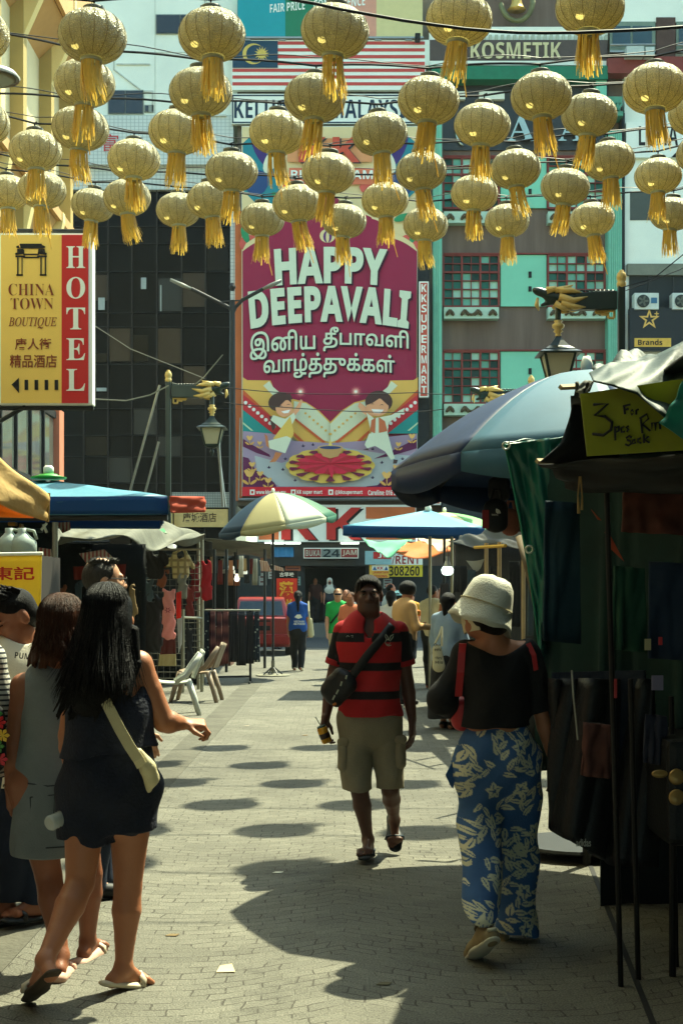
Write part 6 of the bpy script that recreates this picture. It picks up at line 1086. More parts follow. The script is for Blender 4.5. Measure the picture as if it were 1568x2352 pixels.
for i, (px, py) in enumerate(((1553, 1785), (1553, 1832), (1514, 1778))):
    c = P(px, py, 5.7); o = MB().lathe([(.0, -.006), (.028, -.006), (.033, 0), (.028, .006), (.0, .006)], (0, 0, 0), 20); o.v = [(c.x + x, c.y - z, c.z + y * (.5 if i == 2 else 1)) for x, y, z in o.v]; o = o.build('round_buckle', mat('pale_gold', (170, 140, 84), .4, metal=.4), smooth=True); tag(o, ('upper round gold buckle on the table cover', 'lower round gold buckle on the table cover', 'half turned gold buckle left of the other two')[i], 'buckle')
cloth('orange_strap', 'torn orange cloth strip hanging on the dark curtain', 'cloth', (P(1388, 1222, 5.9), P(1400, 1230, 5.9), P(1432, 1290, 5.9), P(1392, 1252, 5.9)), mat('orange_strip', (160, 66, 36), .8))
cloth('orange_strap', 'short red orange cloth strip above the torn one', 'cloth', (P(1356, 1170, 5.9), P(1362, 1176, 5.9), P(1380, 1196, 5.9), P(1372, 1194, 5.9)), MATS['orange_strip'])
o = MB().tube([P(1330, 1095, 5.5), P(1326, 1140, 5.5), P(1328, 1180, 5.5)], [.004, .003, .007], 5).tube([P(1332, 1095, 5.5), P(1336, 1140, 5.5), P(1335, 1172, 5.5)], [.004, .003, .006], 5).build('tie_string', mat('string_tan', (150, 120, 70), .8)); tag(o, 'pair of tan tie strings hanging under the sock sign', 'string')
o = MB().tube([P(1200, 1232, 9.4), P(1222, 1330, 9.2), P(1228, 1400, 9.2)], [.05, .035, .01], 6, flat=.4).build('furled_cloth', mat('taupe_cloth', (116, 104, 84), .8), smooth=True); tag(o, 'taupe furled cloth hanging beside the green tarp', 'cloth')

# faintly seen goods of the right foreground stall
for i, (px, y0, x1_, y1, Y, c, lb) in enumerate(((1250, 1150, 1330, 1480, 6.6, (10, 44, 56), 'deep blue hanging cloth panel beside the green tarp'), (1430, 1130, 1568, 1230, 5.9, (84, 44, 34), 'rust brown cloth bundle under the sock sign band'), (1410, 1300, 1480, 1500, 5.95, (16, 60, 44), 'bottle green hanging cloth in the middle of the dark stall'), (1490, 1290, 1600, 1520, 5.9, (22, 40, 60), 'slate blue hanging cloth at the right edge of the dark stall'), (1340, 1660, 1400, 1790, 6.0, (84, 50, 44), 'dull brown shirt glimpsed behind the long post'), (1480, 1640, 1530, 1760, 5.9, (40, 44, 60), 'dark jacket hanging right of the shorter post'))):
    cloth('hanging_cloth', lb, 'cloth', (P(px, y0, Y), P(x1_, y0 + 6, Y), P(x1_ + 4, y1, Y), P(px - 4, y1 - 8, Y)), mat('dim_cloth_%d' % i, c, .85, .3, 3, .3, 12), 'cloths in the right foreground stall', nu=24, nv=12, amp=.025, nf=2.5, noise=.006, solid=.012, seed=i)
for i, (px, py, w_, h_, Y, c, lb) in enumerate(((1480, 1468, 14, 26, 5.8, (150, 146, 110), 'small cream price tag by the two posts'), (1496, 1552, 26, 34, 5.8, (110, 104, 130), 'pale violet price card hanging low on the stall'), (1512, 1464, 8, 18, 5.8, (170, 40, 44), 'small red tag right of the cream price tag'), (1410, 1560, 6, 44, 5.75, (150, 40, 44), 'narrow red label strip beside the long post'))):
    o = MB().R(px, py, px + w_, py + h_, Y - .12, .006).build('price_tag', mat('tag_%d' % i, c, .6, .1, 4)); tag(o, lb, 'tag')
tag(MB().tube([P(1312, 1540, 5.9), P(1316, 1600, 5.88), P(1326, 1700, 5.9)], .004, 5).build('drawstring', mat('cord_white', (150, 150, 140), .7)), 'pale drawstring dangling on the dark garment', 'string')
# ================================================================ people
def npv(v): return (float(v[0]), float(v[1]), float(v[2]))
def skin(name, c): 
    m = mat(name, c, .5, .1, 9, .08, 120, spec=.35); _, _, _, b = tree(m); b.inputs['Subsurface Weight'].default_value = .0; return m
SK_TAN, SK_BROWN, SK_DARK, SK_LIGHT = skin('skin_tan', (166, 108, 76)), skin('skin_brown', (136, 84, 58)), skin('skin_dark', (84, 54, 42)), skin('skin_light', (190, 142, 110))
def hair(name, c, spec=.5): return mat(name, c, .5, .5, 6, .6, 26, spec=.14, stretch=(14, 14, .5))
H_BLACK, H_BROWN, H_GREY = hair('hair_black', (11, 10, 11)), hair('hair_brown', (74, 42, 26)), hair('hair_greying', (58, 56, 52))
def Cn(a, b, r0, r1, fl=None, k=None):
    t_ = ('c', npv(a), npv(b), r0, r1); 
    if fl is not None or k is not None: t_ += (((npv(fl[0]), fl[1]) if fl else None),)
    if k is not None: t_ += (k,)
    return t_
def frame_of(f, up=V((0, 0, 1))):
    f = V(f).normalized(); x = f.cross(up).normalized(); u = x.cross(f); return x, f, u      # right, forward, up
M_PROF = [(-.14, .80, .11), (0, .88, .12), (.18, .84, .115), (.36, .82, .112), (.55, .88, .115), (.72, .96, .118), (.86, .93, .10), (.95, .66, .078)]
F_PROF = [(-.16, .95, .115), (-.02, 1.0, .125), (.14, .94, .115), (.34, .76, .095), (.5, .78, .098), (.66, .88, .108), (.8, .92, .098), (.91, .80, .075), (.97, .5, .06)]
def levels(L, ax, step=.035):
    out = []; 
    for (c0, w0, d0), (c1, w1, d1) in zip(L[:-1], L[1:]):
        n = max(1, int((c1 - c0).length / step))
        for i in range(n + (1 if (c1 is L[-1][0]) else 0)):
            t_ = i / n; c = c0.lerp(c1, t_); w_, d = w0 + (w1 - w0) * t_, d0 + (d1 - d0) * t_; h = max(0, w_ - d); out.append(Cn(c - ax * h, c + ax * h, d, d))
    return out
def torso(J, prof, off=0, t0=-9, t1=9, g=1.0):
    a = (J['sr'] - J['sl']); sw = a.length / 2 + .02; a.normalize(); return levels([(J['pel'].lerp(J['neck'], t_), sw * w_ * g + off, d * g * J.get('dg', 1) + off) for t_, w_, d in prof if t0 <= t_ <= t1], a)
def head(c, f, s=1.0, up=V((0, 0, 1)), ears=True, nose=True):
    x, f, u = frame_of(f, up); Rm = [[x[i], f[i], u[i]] for i in range(3)]; A = lambda a, b, d: c + (x * a + f * b + u * d) * s; E = lambda p, r, k=.03: ('e', npv(p), tuple(q * s for q in r), Rm, k)
    o = [E(A(0, -.015, .03), (.076, .096, .088)), E(A(0, .03, -.035), (.060, .066, .082)), E(A(0, .055, -.092), (.032, .034, .026)), E(A(-.035, .03, -.075), (.028, .05, .035)), E(A(.035, .03, -.075), (.028, .05, .035)), Cn(A(-.03, .082, .022), A(.03, .082, .022), .014 * s, .014 * s, None, .015), E(A(-.038, .068, -.022), (.022, .022, .02), .02), E(A(.038, .068, -.022), (.022, .022, .02), .02)]
    if nose: o += [Cn(A(0, .088, .012), A(0, .108, -.026), .009 * s, .014 * s, None, .012), E(A(-.013, .098, -.03), (.01, .012, .009), .008), E(A(.013, .098, -.03), (.01, .012, .009), .008), Cn(A(-.02, .084, -.058), A(.02, .084, -.058), .009 * s, .009 * s, None, .01), Cn(A(-.016, .082, -.07), A(.016, .082, -.07), .010 * s, .010 * s, None, .01), ('s', npv(A(-.032, .106, .004)), (.020 * s, .017 * s, .013 * s), Rm), ('s', npv(A(.032, .106, .004)), (.020 * s, .017 * s, .013 * s), Rm)]
    if ears: o += [E(A(sg * .079, -.012, -.008), (.011, .022, .033), .012) for sg in (-1, 1)]
    return o
def eyes(c, f, parent, s=1.0, up=V((0, 0, 1)), brow=None):
    x, f, u = frame_of(f, up); A = lambda a, b, d: c + (x * a + f * b + u * d) * s
    for sg in (-1, 1):
        p = A(sg * .032, .079, .004); e = sdf_mesh('eye', [('e', npv(p), (.0125 * s,) * 3)], .003, .01, mat('eye_white', (130, 120, 108), .4), parent); sdf_mesh('iris', [('e', npv(A(sg * .032, .0885, .004)), (.0055 * s,) * 3)], .0022, .01, mat('iris_dark', (24, 16, 12), .1), e)
        MB().tube([A(sg * .018, .098, .022), A(sg * .034, .099, .026), A(sg * .050, .088, .021)], [.005, .0055, .003], 6).build('eyebrow', brow or H_BLACK, parent, smooth=True)
        MB().tube([A(sg * .019, .092, .010), A(sg * .032, .0965, .014), A(sg * .046, .086, .009)], .003, 5).build('eyelid', parent.children[0].data.materials[0] if parent.children and parent.children[0].type == 'MESH' else H_BLACK, parent, smooth=True)
    MB().tube([A(-.021, .091, -.064), A(0, .0945, -.063), A(.021, .091, -.064)], .0025, 5).build('mouth', mat('lip_line', (70, 36, 32), .5), parent, smooth=True)
def hand(w_, d, n, curl=(.35, .5, .4), s=1.0, thumb=None, side=1, spread=.0):
    d, n = V(d).normalized(), V(n).normalized(); n = (n - d * n.dot(d)).normalized(); t_ = d.cross(n).normalized() * side; w_ = V(w_); K = .008; o = []
    for i in range(4): o.append(Cn(w_ + t_ * (.018 - .012 * i) * s, w_ + (d * .088 + t_ * (.032 - .021 * i)) * s, .015 * s, .0135 * s, None, .014))
    for i, (ln, c_) in enumerate(((.070, .9), (.080, 1), (.074, 1.08), (.058, 1.2))):
        p = w_ + (d * .088 + t_ * (.032 - .021 * i)) * s; ang = 0; dd = d
        for q_, (fr, r0, r1) in enumerate(((.46, .0098, .0088), (.30, .0088, .0078), (.24, .0078, .0062))):
            ang += curl[q_] * c_; dd = (d * math.cos(ang) + n * math.sin(ang) + t_ * spread * (1.5 - i)).normalized(); e = p + dd * ln * fr * 1.25 * s; o.append(Cn(p, e, r0 * s, r1 * s, None, .005)); p = e
    td = thumb or (d * .62 + t_ * .7 + n * .35); td = V(td).normalized(); p = w_ + (d * .02 + t_ * .024) * s; e = p + td * .048 * s; o.append(Cn(p, e, .0135 * s, .011 * s, None, .010)); e2 = e + (td * .6 + d * .7 + n * .2).normalized() * .038 * s; o.append(Cn(e, e2, .0105 * s, .008 * s, None, .005)); return o
def foot(ank, toe, s=1.0, toes=True):
    ank, toe = V(ank), V(toe); d = (toe - ank); dn = V((0, 0, -1)); L = d.length; h = V((d.x, d.y, 0)); 
    if h.length < .02: h = V((0, -1, 0))
    fd = d.normalized(); side = fd.cross(V((0, 0, 1))).normalized(); up = side.cross(fd).normalized(); heel = ank - up * .035 * s - fd * .035; ball = ank + fd * (L * .72) ; base = toe
    hl = ank + (V((0, 0, 0)) - up * .05 * s) - h.normalized() * .03
    o = [Cn(ank, hl, .031 * s, .028 * s, None, .02), Cn(ank, ball, .030 * s, .017 * s, None, .02), Cn(hl, ball, .025 * s, .020 * s, None, .015), Cn(ball - side * .026 * s, ball + side * .026 * s, .017 * s, .017 * s, None, .012)]
    if toes: o += [Cn(ball + side * (.034 - .017 * i) * s, toe + side * (.032 - .0165 * i) * s - fd * (.012 * abs(i - .7) * s), (.0135 if i == 0 else .0105) * s, (.0125 if i == 0 else .0085) * s, None, .006) for i in (range(5))]
    return o
def arm(S, E, W, g=1.0): m_ = E.lerp(W, .28); return [Cn(S, S.lerp(E, .45), .050 * g, .044 * g), Cn(S.lerp(E, .45), E, .044 * g, .038 * g, None, .006), Cn(E, m_, .037 * g, .041 * g, None, .01), Cn(m_, W, .041 * g, .025 * g, None, .006)]
def leg(Hp, Kn, An, g=1.0): c = Kn.lerp(An, .3); bk = V((0, 0, 0)); return [Cn(Hp, Hp.lerp(Kn, .45), .088 * g, .075 * g), Cn(Hp.lerp(Kn, .45), Kn, .075 * g, .053 * g, None, .006), Cn(Kn, c, .052 * g, .056 * g, None, .012), Cn(c, Kn.lerp(An, .65), .056 * g, .040 * g, None, .006), Cn(Kn.lerp(An, .65), An, .040 * g, .031 * g, None, .006)]
def cut(p, n): return ('p', npv(p), npv(V(n).normalized()))
def lcut(p, n, r): return ('lp', npv(p), npv(V(n).normalized()), r)
def folds(amp=.006, f=18, seed=0):
    r = random.Random(seed); a, b, c = r.uniform(0, 6), r.uniform(0, 6), r.uniform(0, 6)
    return lambda X, Y, Z: amp * (np.sin(f * X + .55 * f * Z + a + 1.5 * np.sin(5 * Z + b)) * np.sin(.4 * f * Z + c + 6 * Y) + .5 * np.sin(1.7 * f * X - 1.1 * f * Z + b + 9 * Y))
def hair_tubes(parent, c, f, n, length, spread, seed, m, back=.05, wave=0, jit=.04, r0=.0026, lift=1.04, arc=2.6):
    r = random.Random(seed); x, f, u = frame_of(f); mb = MB()
    for i in range(n):
        a = r.uniform(-arc, arc); sx, sf = math.sin(a), -math.cos(a); L_ = lift * r.uniform(.985, 1.03); part = r.uniform(-.012, .012); pts = []
        for k in range(6): t_ = k / 5; el = 1.5 * (1 - t_) ; pts.append(c + (x * (sx * .088 * math.cos(el) + part * (1 - t_)) + f * (sf * .104 * math.cos(el) - .012) + u * (.028 + .094 * math.sin(el))) * L_)
        e0 = pts[-1]; ln = length * r.uniform(.75, 1.08); jx, jy = r.uniform(-jit, jit), r.uniform(-jit, jit); ph = r.uniform(0, 6)
        for k in range(1, 8): t_ = k / 7; pts.append(e0 + x * (sx * spread * t_ + jx * t_ * t_ + wave * math.sin(6 * t_ + ph) * t_) + f * ((-back * t_ if sf < .3 else -.01 * t_) + jy * t_ * t_) - u * ln * t_)
        mb.tube(pts, [r0] * 10 + [r0 * .8, r0 * .6, r0 * .3], 3)
    return mb.build('hair_strands', m, parent, smooth=True)
def person(label, base, group=None): return thing('person', label, 'person', npv(base), group)
def Jn(Y, **k): return {n: P(v[0], v[1], Y + (v[2] if len(v) > 2 else 0)) for n, v in k.items()}
def hips(J, w_=.088): a = (J['sr'] - J['sl']).normalized(); J['hl'], J['hr'] = J['pel'] - a * w_, J['pel'] + a * w_; return J
def sandal(parent, ank, toe, m, s=1.0, strap=None, thick=.016, drop=.075, name='sandal'):
    ank, toe = V(ank), V(toe); fd = (toe - ank); 
    hlevel = ank - V((0, 0, 0)); side = fd.normalized().cross(V((0, 0, 1))).normalized(); sole_d = (toe - V((0, 0, .012)) - (ank - side.cross(fd.normalized()).normalized() * drop)).normalized(); up = side.cross(sole_d).normalized(); up = up if up.z > 0 or abs(up.z) < .3 else -up
    a = ank - side.cross(fd.normalized()).normalized() * drop - sole_d * .05; b_ = toe - up * .016 + sole_d * .015; mid = a.lerp(b_, .62)
    pr = [('c', npv(a), npv(mid), .034 * s, .040 * s, (npv(up), thick / .042)), ('c', npv(mid), npv(b_ - sole_d * .03), .043 * s, .036 * s, (npv(up), thick / .042))]
    o = sdf_mesh(name, pr, .005, .02, m, parent); mb = MB(); t_ = a.lerp(b_, .66)
    mb.tube([t_ + side * .046 * s, t_ + side * .042 * s + up * .03, t_ + up * .052 + sole_d * .01, t_ - side * .042 * s + up * .03, t_ - side * .046 * s], [.012, .013, .014, .013, .012], 8, flat=.5)
    mb.tube([t_ + up * .052 + sole_d * .01, b_ - sole_d * .035 + up * .026 + side * .012], [.009, .006], 6); mb.build('strap', strap or m, o, smooth=True); return o
def paint_bands(z_bands): return lambda p: np.max([((p[:, 2] > a) & (p[:, 2] < b)).astype(np.float32) for a, b in z_bands], axis=0)
denim = mat('dark_denim', (30, 42, 62), .9, .25, 6, .3, 160)

# ---------------------------------------------------------------- man in the red polo walking to the camera
Y = 8.46; J = Jn(Y, hd=(846, 1368), neck=(848, 1431), sl=(790, 1453), sr=(915, 1456), el=(762, 1566, .03), er=(935, 1566, .03), wl=(748, 1648, -.04), wr=(946, 1652), pel=(850, 1648), kl=(826, 1818, -.05), kr=(896, 1816, -.02), al=(845, 1930, -.02), ar=(905, 1884, .16), tl=(836, 1966, -.20), tr=(908, 1946, .08)); hips(J, .08); J['dg'] = 1.05
f = V((0, -1, 0)); man = person('man in red and black striped polo shirt and khaki cargo shorts walking to the camera', (J['pel'].x, Y, 0))
hw = V((0, 0, -1)); body = torso(J, M_PROF) + [Cn(J['neck'] - V((0, 0, .03)), J['hd'] - V((0, -.01, .06)), .060, .054), Cn(J['neck'], J['sl'], .05, .05), Cn(J['neck'], J['sr'], .05, .05)] + arm(J['sl'], J['el'], J['wl'], 1.02) + arm(J['sr'], J['er'], J['wr'], 1.02) + leg(J['hl'], J['kl'], J['al'], .98) + leg(J['hr'], J['kr'], J['ar'], .98) + foot(J['al'], J['tl'], 1.05) + foot(J['ar'], J['tr'], 1.05) + head(J['hd'], f, .98)
body += hand(J['wl'], (-.18, -.12, -1), (.9, -.35, 0), (.55, .75, .5), 1.05, side=-1) + hand(J['wr'], (.02, -.05, -1), (-.9, .3, 0), (.25, .35, .25), 1.05, side=1, spread=.02)
sdf_mesh('body', body, .0052, .028, SK_DARK, man); eyes(J['hd'], f, man, .98)
hc = J['hd']; sdf_mesh('hair', [('e', npv(hc + V((0, .016, .040))), (.081, .098, .084)), ('e', npv(hc + V((-.012, -.045, .078))), (.05, .045, .03)), ('s', npv(hc + V((.004, -.115, .015))), (.064, .075, .062)), ('p', npv(hc + V((0, 0, -.02))), (0, -.55, -.83))], .005, .02, H_BLACK, man, wrinkle=lambda X, Y_, Z: .0022 * np.sin(X * 420 + Y_ * 90) + 0 * Z)
zz = lambda py: P(0, py, Y).z
polo = mat('polo_red', (168, 22, 28), .85, .15, 6, .25, 200, col2=(16, 17, 20), attr='pat'); 
def polo_paint(p):
    z = p[:, 2]; x = p[:, 0] - J['neck'].x; m_ = np.zeros(len(p), np.float32)
    for a, b_ in ((1474, 1453), (1539, 1520), (1604, 1585)): m_[(z > zz(a)) & (z < zz(b_))] = 1
    m_[(np.abs(x + .012) < .022) & (z > zz(1480))] = 0; return m_
tp = torso(J, M_PROF, .020, -.2) + [Cn(J['hl'], J['hl'] - V((0, 0, .05)), .108, .108), Cn(J['hr'], J['hr'] - V((0, 0, .05)), .108, .108)] + [Cn(J['neck'] + V((0, .01, .0)), J['sl'] + V((.01, 0, .012)), .052, .054), Cn(J['neck'] + V((0, .01, 0)), J['sr'] + V((-.01, 0, .012)), .052, .054)]
bel = J['pel'].lerp(J['neck'], .22); tp += [('e', npv(bel + V((0, -.035, 0))), (.125, .11, .13))]
tp += [('s', npv(J['neck'] + V((0, -.03, .055))), (.066, .075, .062)), ('s', npv(J['neck'] + V((0, -.12, -.02))), (.034, .09, .075)), cut(P(850, 1643, Y), (0, 0, -1))]
sdf_mesh('polo_shirt', tp, .006, .035, polo, man, wrinkle=folds(.006, 22, 1), paint=polo_paint)
for s_, S, E in ((-1, J['sl'], J['el']), (1, J['sr'], J['er'])):
    e = S.lerp(E, .62); d = (E - S).normalized(); sl_ = sdf_mesh('sleeve', [Cn(S - d * .01, S.lerp(E, .95), .064, .066), cut(e, d)], .006, .02, polo, man, wrinkle=folds(.003, 30, 3 + s_), paint=lambda p: (p[:, 2] < zz(1451)).astype(np.float32)); e0 = S.lerp(E, .54); sdf_mesh('cuff', [Cn(S.lerp(E, .4), S.lerp(E, .95), .068, .069), cut(S.lerp(E, .66), d), cut(e0, -d)], .005, .01, mat('cuff_red', (150, 26, 30), .85, .1, 6), sl_)
nk = J['neck']; mb = MB()
for s_ in (-1, 1): mb.add([nk + V((s_ * a, b_, c)) for a, b_, c in ((.012, -.118, -.075), (.062, -.085, .004), (.078, .0, .048), (.05, .06, .06), (.066, .075, .03), (.098, .0, .016), (.09, -.09, -.035), (.05, -.12, -.075))], [(0, 1, 6, 7), (1, 2, 5, 6), (2, 3, 4, 5)])
mb.build('collar', mat('collar_red', (176, 28, 30), .85, .1, 6), man, smooth=True, solid=.008)
for px, py in ((831, 1432), (836, 1462)): c = P(px, py, Y - .148); MB().lathe([(0, -.002), (.006, -.002), (.006, .002), (0, .002)], (0, 0, 0), 10).build('button', signw, man).matrix_local = M4.Translation(c - man.location) @ M4.Rotation(R_(90), 4, 'X')
# small rabbit outline and stitched marks on the shirt
def mark(strokes, m, r_=.0022, yo=-.150): 
    mb = MB(); 
    for s_ in strokes: mb.tube([P(a, b_, Y + yo) for a, b_ in s_], r_, 5)
    mb.build('chest_mark', m, man)
emb = mat('embroidery_pale', (150, 156, 140), .7)
mark([[(884, 1476), (887, 1470), (893, 1470), (897, 1475), (893, 1481), (886, 1480), (884, 1476)], [(888, 1470), (884, 1462), (885, 1457), (890, 1463), (891, 1470)], [(893, 1470), (897, 1461), (903, 1458), (902, 1464), (896, 1472)], [(887, 1482), (892, 1484), (898, 1482)]], emb); mark([[(795, 1464), (798, 1460), (802, 1463)], [(806, 1461), (810, 1460), (809, 1465)]], emb, .0018, -.142)
khaki = mat('khaki_twill', (132, 124, 102), .9, .18, 5, .3, 140); hm = {'kl': P(822, 1814, Y - .06), 'kr': P(895, 1810, Y - .04)}
sh = torso(J, M_PROF, .010, -.2, .06) + [Cn(J['hl'] + V((-.015, 0, 0)), P(820, 1840, Y - .03), .100, .092, None, .03), Cn(J['hr'] + V((.010, 0, 0)), P(897, 1835, Y), .098, .082, None, .010), cut(P(850, 1812, Y), (.02, 0, -1))]
so_ = sdf_mesh('shorts', sh, .006, .03, khaki, man, wrinkle=folds(.007, 20, 5))
for (x0, y0, x1, y1, dy) in ((777, 1700, 801, 1768, -.055), (908, 1694, 930, 1762, -.045)):
    a, b_ = P((x0 + x1) / 2, y0 + 8, Y + dy), P((x0 + x1) / 2, y1 - 8, Y + dy); sdf_mesh('cargo_pocket', [('c', npv(a), npv(b_), .034, .036, ((0, 1, 0), 1.5))], .006, .01, khaki, so_, wrinkle=folds(.003, 40, 2)); sdf_mesh('pocket_flap', [('c', npv(a + V((-.012, -.035, .012))), npv(a + V((.012, -.035, .012))), .027, .027, ((0, 1, 0), .8))], .005, .01, khaki, so_)
mb = MB(); path = [P(905, 1426, Y + .02), P(898, 1440, Y - .10), P(872, 1472, Y - .158), P(845, 1505, Y - .17), P(818, 1540, Y - .17), P(795, 1572, Y - .16), P(780, 1598, Y - .12)]
xb = thing('crossbody_bag', 'black crossbody bag slung across the polo shirt man', 'bag', npv(P(775, 1600, Y - .1))); tag(xb, group='bags carried by people'); q_ = []
for a, b_ in zip(path[:-1], path[1:]): q_ += [a, a.lerp(b_, .5)]
q_.append(path[-1]); mbs = MB(); side_ = V((.72, 0, -.66)); mbs.add([p + side_ * (w_ * .026) for p in q_ for w_ in (-1, 1)], [(2 * i, 2 * i + 1, 2 * i + 3, 2 * i + 2) for i in range(len(q_) - 1)]); mbs.build('strap', bag_m, xb, smooth=True, solid=.006)
sdf_mesh('bag_body', [Cn(P(760, 1592, Y - .13), P(792, 1562, Y - .15), .052, .05), Cn(P(772, 1606, Y - .14), P(800, 1575, Y - .16), .045, .05), Cn(P(752, 1580, Y - .12), P(780, 1552, Y - .14), .04, .045)], .006, .03, bag_m, xb, wrinkle=folds(.003, 50, 4))
mb = MB()
for a, b_ in (((764, 1608), (769, 1598)), ((772, 1595), (777, 1585)), ((782, 1576), (785, 1566)), ((794, 1560), (796, 1552))): mb.tube([P(*a, Y - .21), P(*b_, Y - .215)], .005, 5)
mb.build('zip_marks', emb, xb); MB().obox(P(768, 1618, Y - .2), (.022, .004, .014), M4.Rotation(-.5, 3, 'Y')).build('patch', mat('patch_orange', (190, 110, 50), .7), xb)
can = thing('drink_can', 'yellow and black drink can with straw in the hand of the polo shirt man', 'can', npv(P(745, 1690, Y - .09))); ca, cb_ = P(752, 1706, Y - .10), P(737, 1668, Y - .11); dd = (cb_ - ca).normalized()
def along(mb, prof, a, d, n=20):
    u = d.orthogonal().normalized(); w_ = d.cross(u); vs = []; fs = []
    for r_, z in prof:
        for j in range(n): t_ = 2 * math.pi * j / n; vs.append(a + d * z + (u * math.cos(t_) + w_ * math.sin(t_)) * r_)
    for i in range(len(prof) - 1):
        for j in range(n): fs.append((i * n + j, i * n + (j + 1) % n, (i + 1) * n + (j + 1) % n, (i + 1) * n + j))
    fs.append(tuple(reversed(range(n)))); fs.append(tuple(range((len(prof) - 1) * n, len(prof) * n))); return mb.add(vs, fs)
along(MB(), [(.024, 0), (.031, .006), (.031, .088), (.025, .1)], ca, dd).build('can_body', mat('can_amber', (196, 140, 30), .3, .2, 20, metal=.4), can, smooth=True); along(MB(), [(.0315, .03), (.0318, .034), (.0318, .058), (.0315, .062)], ca, dd).build('dark_label', mat('can_dark', (40, 22, 16), .4), can, smooth=True); along(MB(), [(.026, .098), (.026, .106), (.0, .106)], ca, dd).build('lid', mat('can_green', (40, 70, 66), .3, metal=.5), can); MB().tube([ca + dd * .1, ca + dd * .165 + V((-.012, 0, .0))], .0035, 6).build('straw', signw, can)
blk = mat('black_rubber', (20, 28, 34), .5, .15, 8); blk2 = mat('dark_blue_strap', (22, 44, 58), .45, .15, 8)
sandal(man, J['al'], J['tl'], blk, 1.12, blk2); sandal(man, J['ar'], J['tr'], blk, 1.12, blk2)

# ---------------------------------------------------------------- woman with bucket hat
Y = 6.45; J = Jn(Y, hd=(1112, 1402), neck=(1138, 1490), sl=(1070, 1502), sr=(1205, 1500), el=(1018, 1606, .02), er=(1242, 1636, .02), wl=(1050, 1640, .22), wr=(1272, 1750, -.02), pel=(1140, 1745), kl=(1100, 1930, .0), kr=(1185, 1930, .08), al=(1112, 2135, -.42), ar=(1150, 2140, .05), tl=(1080, 2192, -.28), tr=(1150, 2150, .25)); hips(J, .095)
hatw = person('woman in cream bucket hat, black top and blue floral trousers seen from behind', (J['pel'].x, Y, 0)); hf = V((-.84, .54, -.08))
body = torso(J, F_PROF) + [Cn(J['neck'] - V((0, 0, .04)), J['hd'] + V((.02, -.02, -.07)), .058, .052), Cn(J['neck'], J['sl'], .045, .048), Cn(J['neck'], J['sr'], .045, .048)] + arm(J['sl'], J['el'], J['wl'], .95) + arm(J['sr'], J['er'], J['wr'], .95) + head(J['hd'], hf, .95) + hand(J['wr'], (.10, .05, -1), (-.2, .95, 0), (.3, .35, .3), .95, side=1, spread=.03) + hand(J['wl'], (.3, .9, .1), (.3, 0, -1), (.5, .6, .4), .95)
sdf_mesh('body', body, .0055, .028, SK_TAN, hatw)
top = torso(J, F_PROF, .022, .0) + [Cn(J['neck'] + V((0, 0, -.02)), J['sl'], .058, .066), Cn(J['neck'] + V((0, 0, -.02)), J['sr'], .058, .066), Cn(J['sl'], J['el'], .062, .066), Cn(J['el'], J['el'].lerp(J['wl'], .35), .066, .062), ('k', npv(J['sr']), npv(J['er'] + (J['er'] - J['sr']) * .1), .062, .070, npv(J['er']), npv((J['er'] - J['sr']).normalized())), ('s', npv(J['neck'] + V((.004, -.06, .085))), (.165, .16, .105)), ('p', npv(P(1140, 1668, Y)), (0, 0, -1))]
sdf_mesh('black_top', top, .0065, .03, mat('black_jersey', (16, 17, 19), .9, .2, 5, .2, 180), hatw, wrinkle=folds(.009, 20, 8))
fl_c = mat('floral_cotton', (52, 88, 134), .85, .2, 4, .2, 120, col2=(196, 194, 164), attr='pat')
def floral(p):
    r = random.Random(12); c = J['pel']; ang = np.arctan2(p[:, 0] - c.x, -(p[:, 1] - c.y)) * .22; u = p[:, 0] - c.x + .3 * (p[:, 1] - c.y); v = p[:, 2]; m_ = np.zeros(len(p), np.float32)
    def leaf(cx, cz, a, L_, W_):
        x = (u - cx) * math.cos(a) + (v - cz) * math.sin(a); y = -(u - cx) * math.sin(a) + (v - cz) * math.cos(a) + .25 * x * x / L_; t_ = np.clip(x / L_, 0, 1)
        w_ = W_ * np.sin(np.pi * t_ ** .8); s_ = (np.abs(y) < w_) & (x > 0) & (x < L_) & (np.abs(y) > .002 * (t_ < .7)); m_[s_] = 1
    for row in range(15):
        for col in range(-4, 5):
            cx = (col + .5 * (row % 2)) * .112 + r.uniform(-.014, .014); cz = .05 + row * .092 + r.uniform(-.014, .014); b0 = r.uniform(0, 6.3)
            if r.random() < .78:
                for q_ in range(5): a = b0 + (q_ % 2 * 2 - 1) * r.uniform(.5, .8); d_ = -.045 + .024 * q_; leaf(cx + math.cos(b0) * d_, cz + math.sin(b0) * d_, a, r.uniform(.052, .078), r.uniform(.010, .015))
                leaf(cx - math.cos(b0) * .045, cz - math.sin(b0) * .045, b0, .09, .0022)
            else:
                for q_ in range(5): leaf(cx + .006 * math.cos(b0 + q_ * 1.257), cz + .006 * math.sin(b0 + q_ * 1.257), b0 + q_ * 1.257, .034, .014)
    return m_
pt = torso(J, F_PROF, .014, -.3, .28) + [Cn(J['hl'], J['kl'] + V((0, 0, .1)), .110, .097), ('k', npv(J['kl'] + V((0, 0, .1))), npv(J['al'] + V((.0, .02, .0))), .097, .088, npv(J['al'] + V((0, 0, .05))), (-.1, .3, -.95)), Cn(J['hr'], J['kr'] + V((.0, 0, .1)), .112, .102), ('k', npv(J['kr'] + V((0, 0, .1))), npv(P(1184, 2170, Y + .02)), .102, .092, npv(P(1184, 2145, Y)), (0, 0, -1.0))]
sdf_mesh('floral_trousers', pt, .0055, .03, fl_c, hatw, wrinkle=folds(.010, 22, 9), paint=floral)
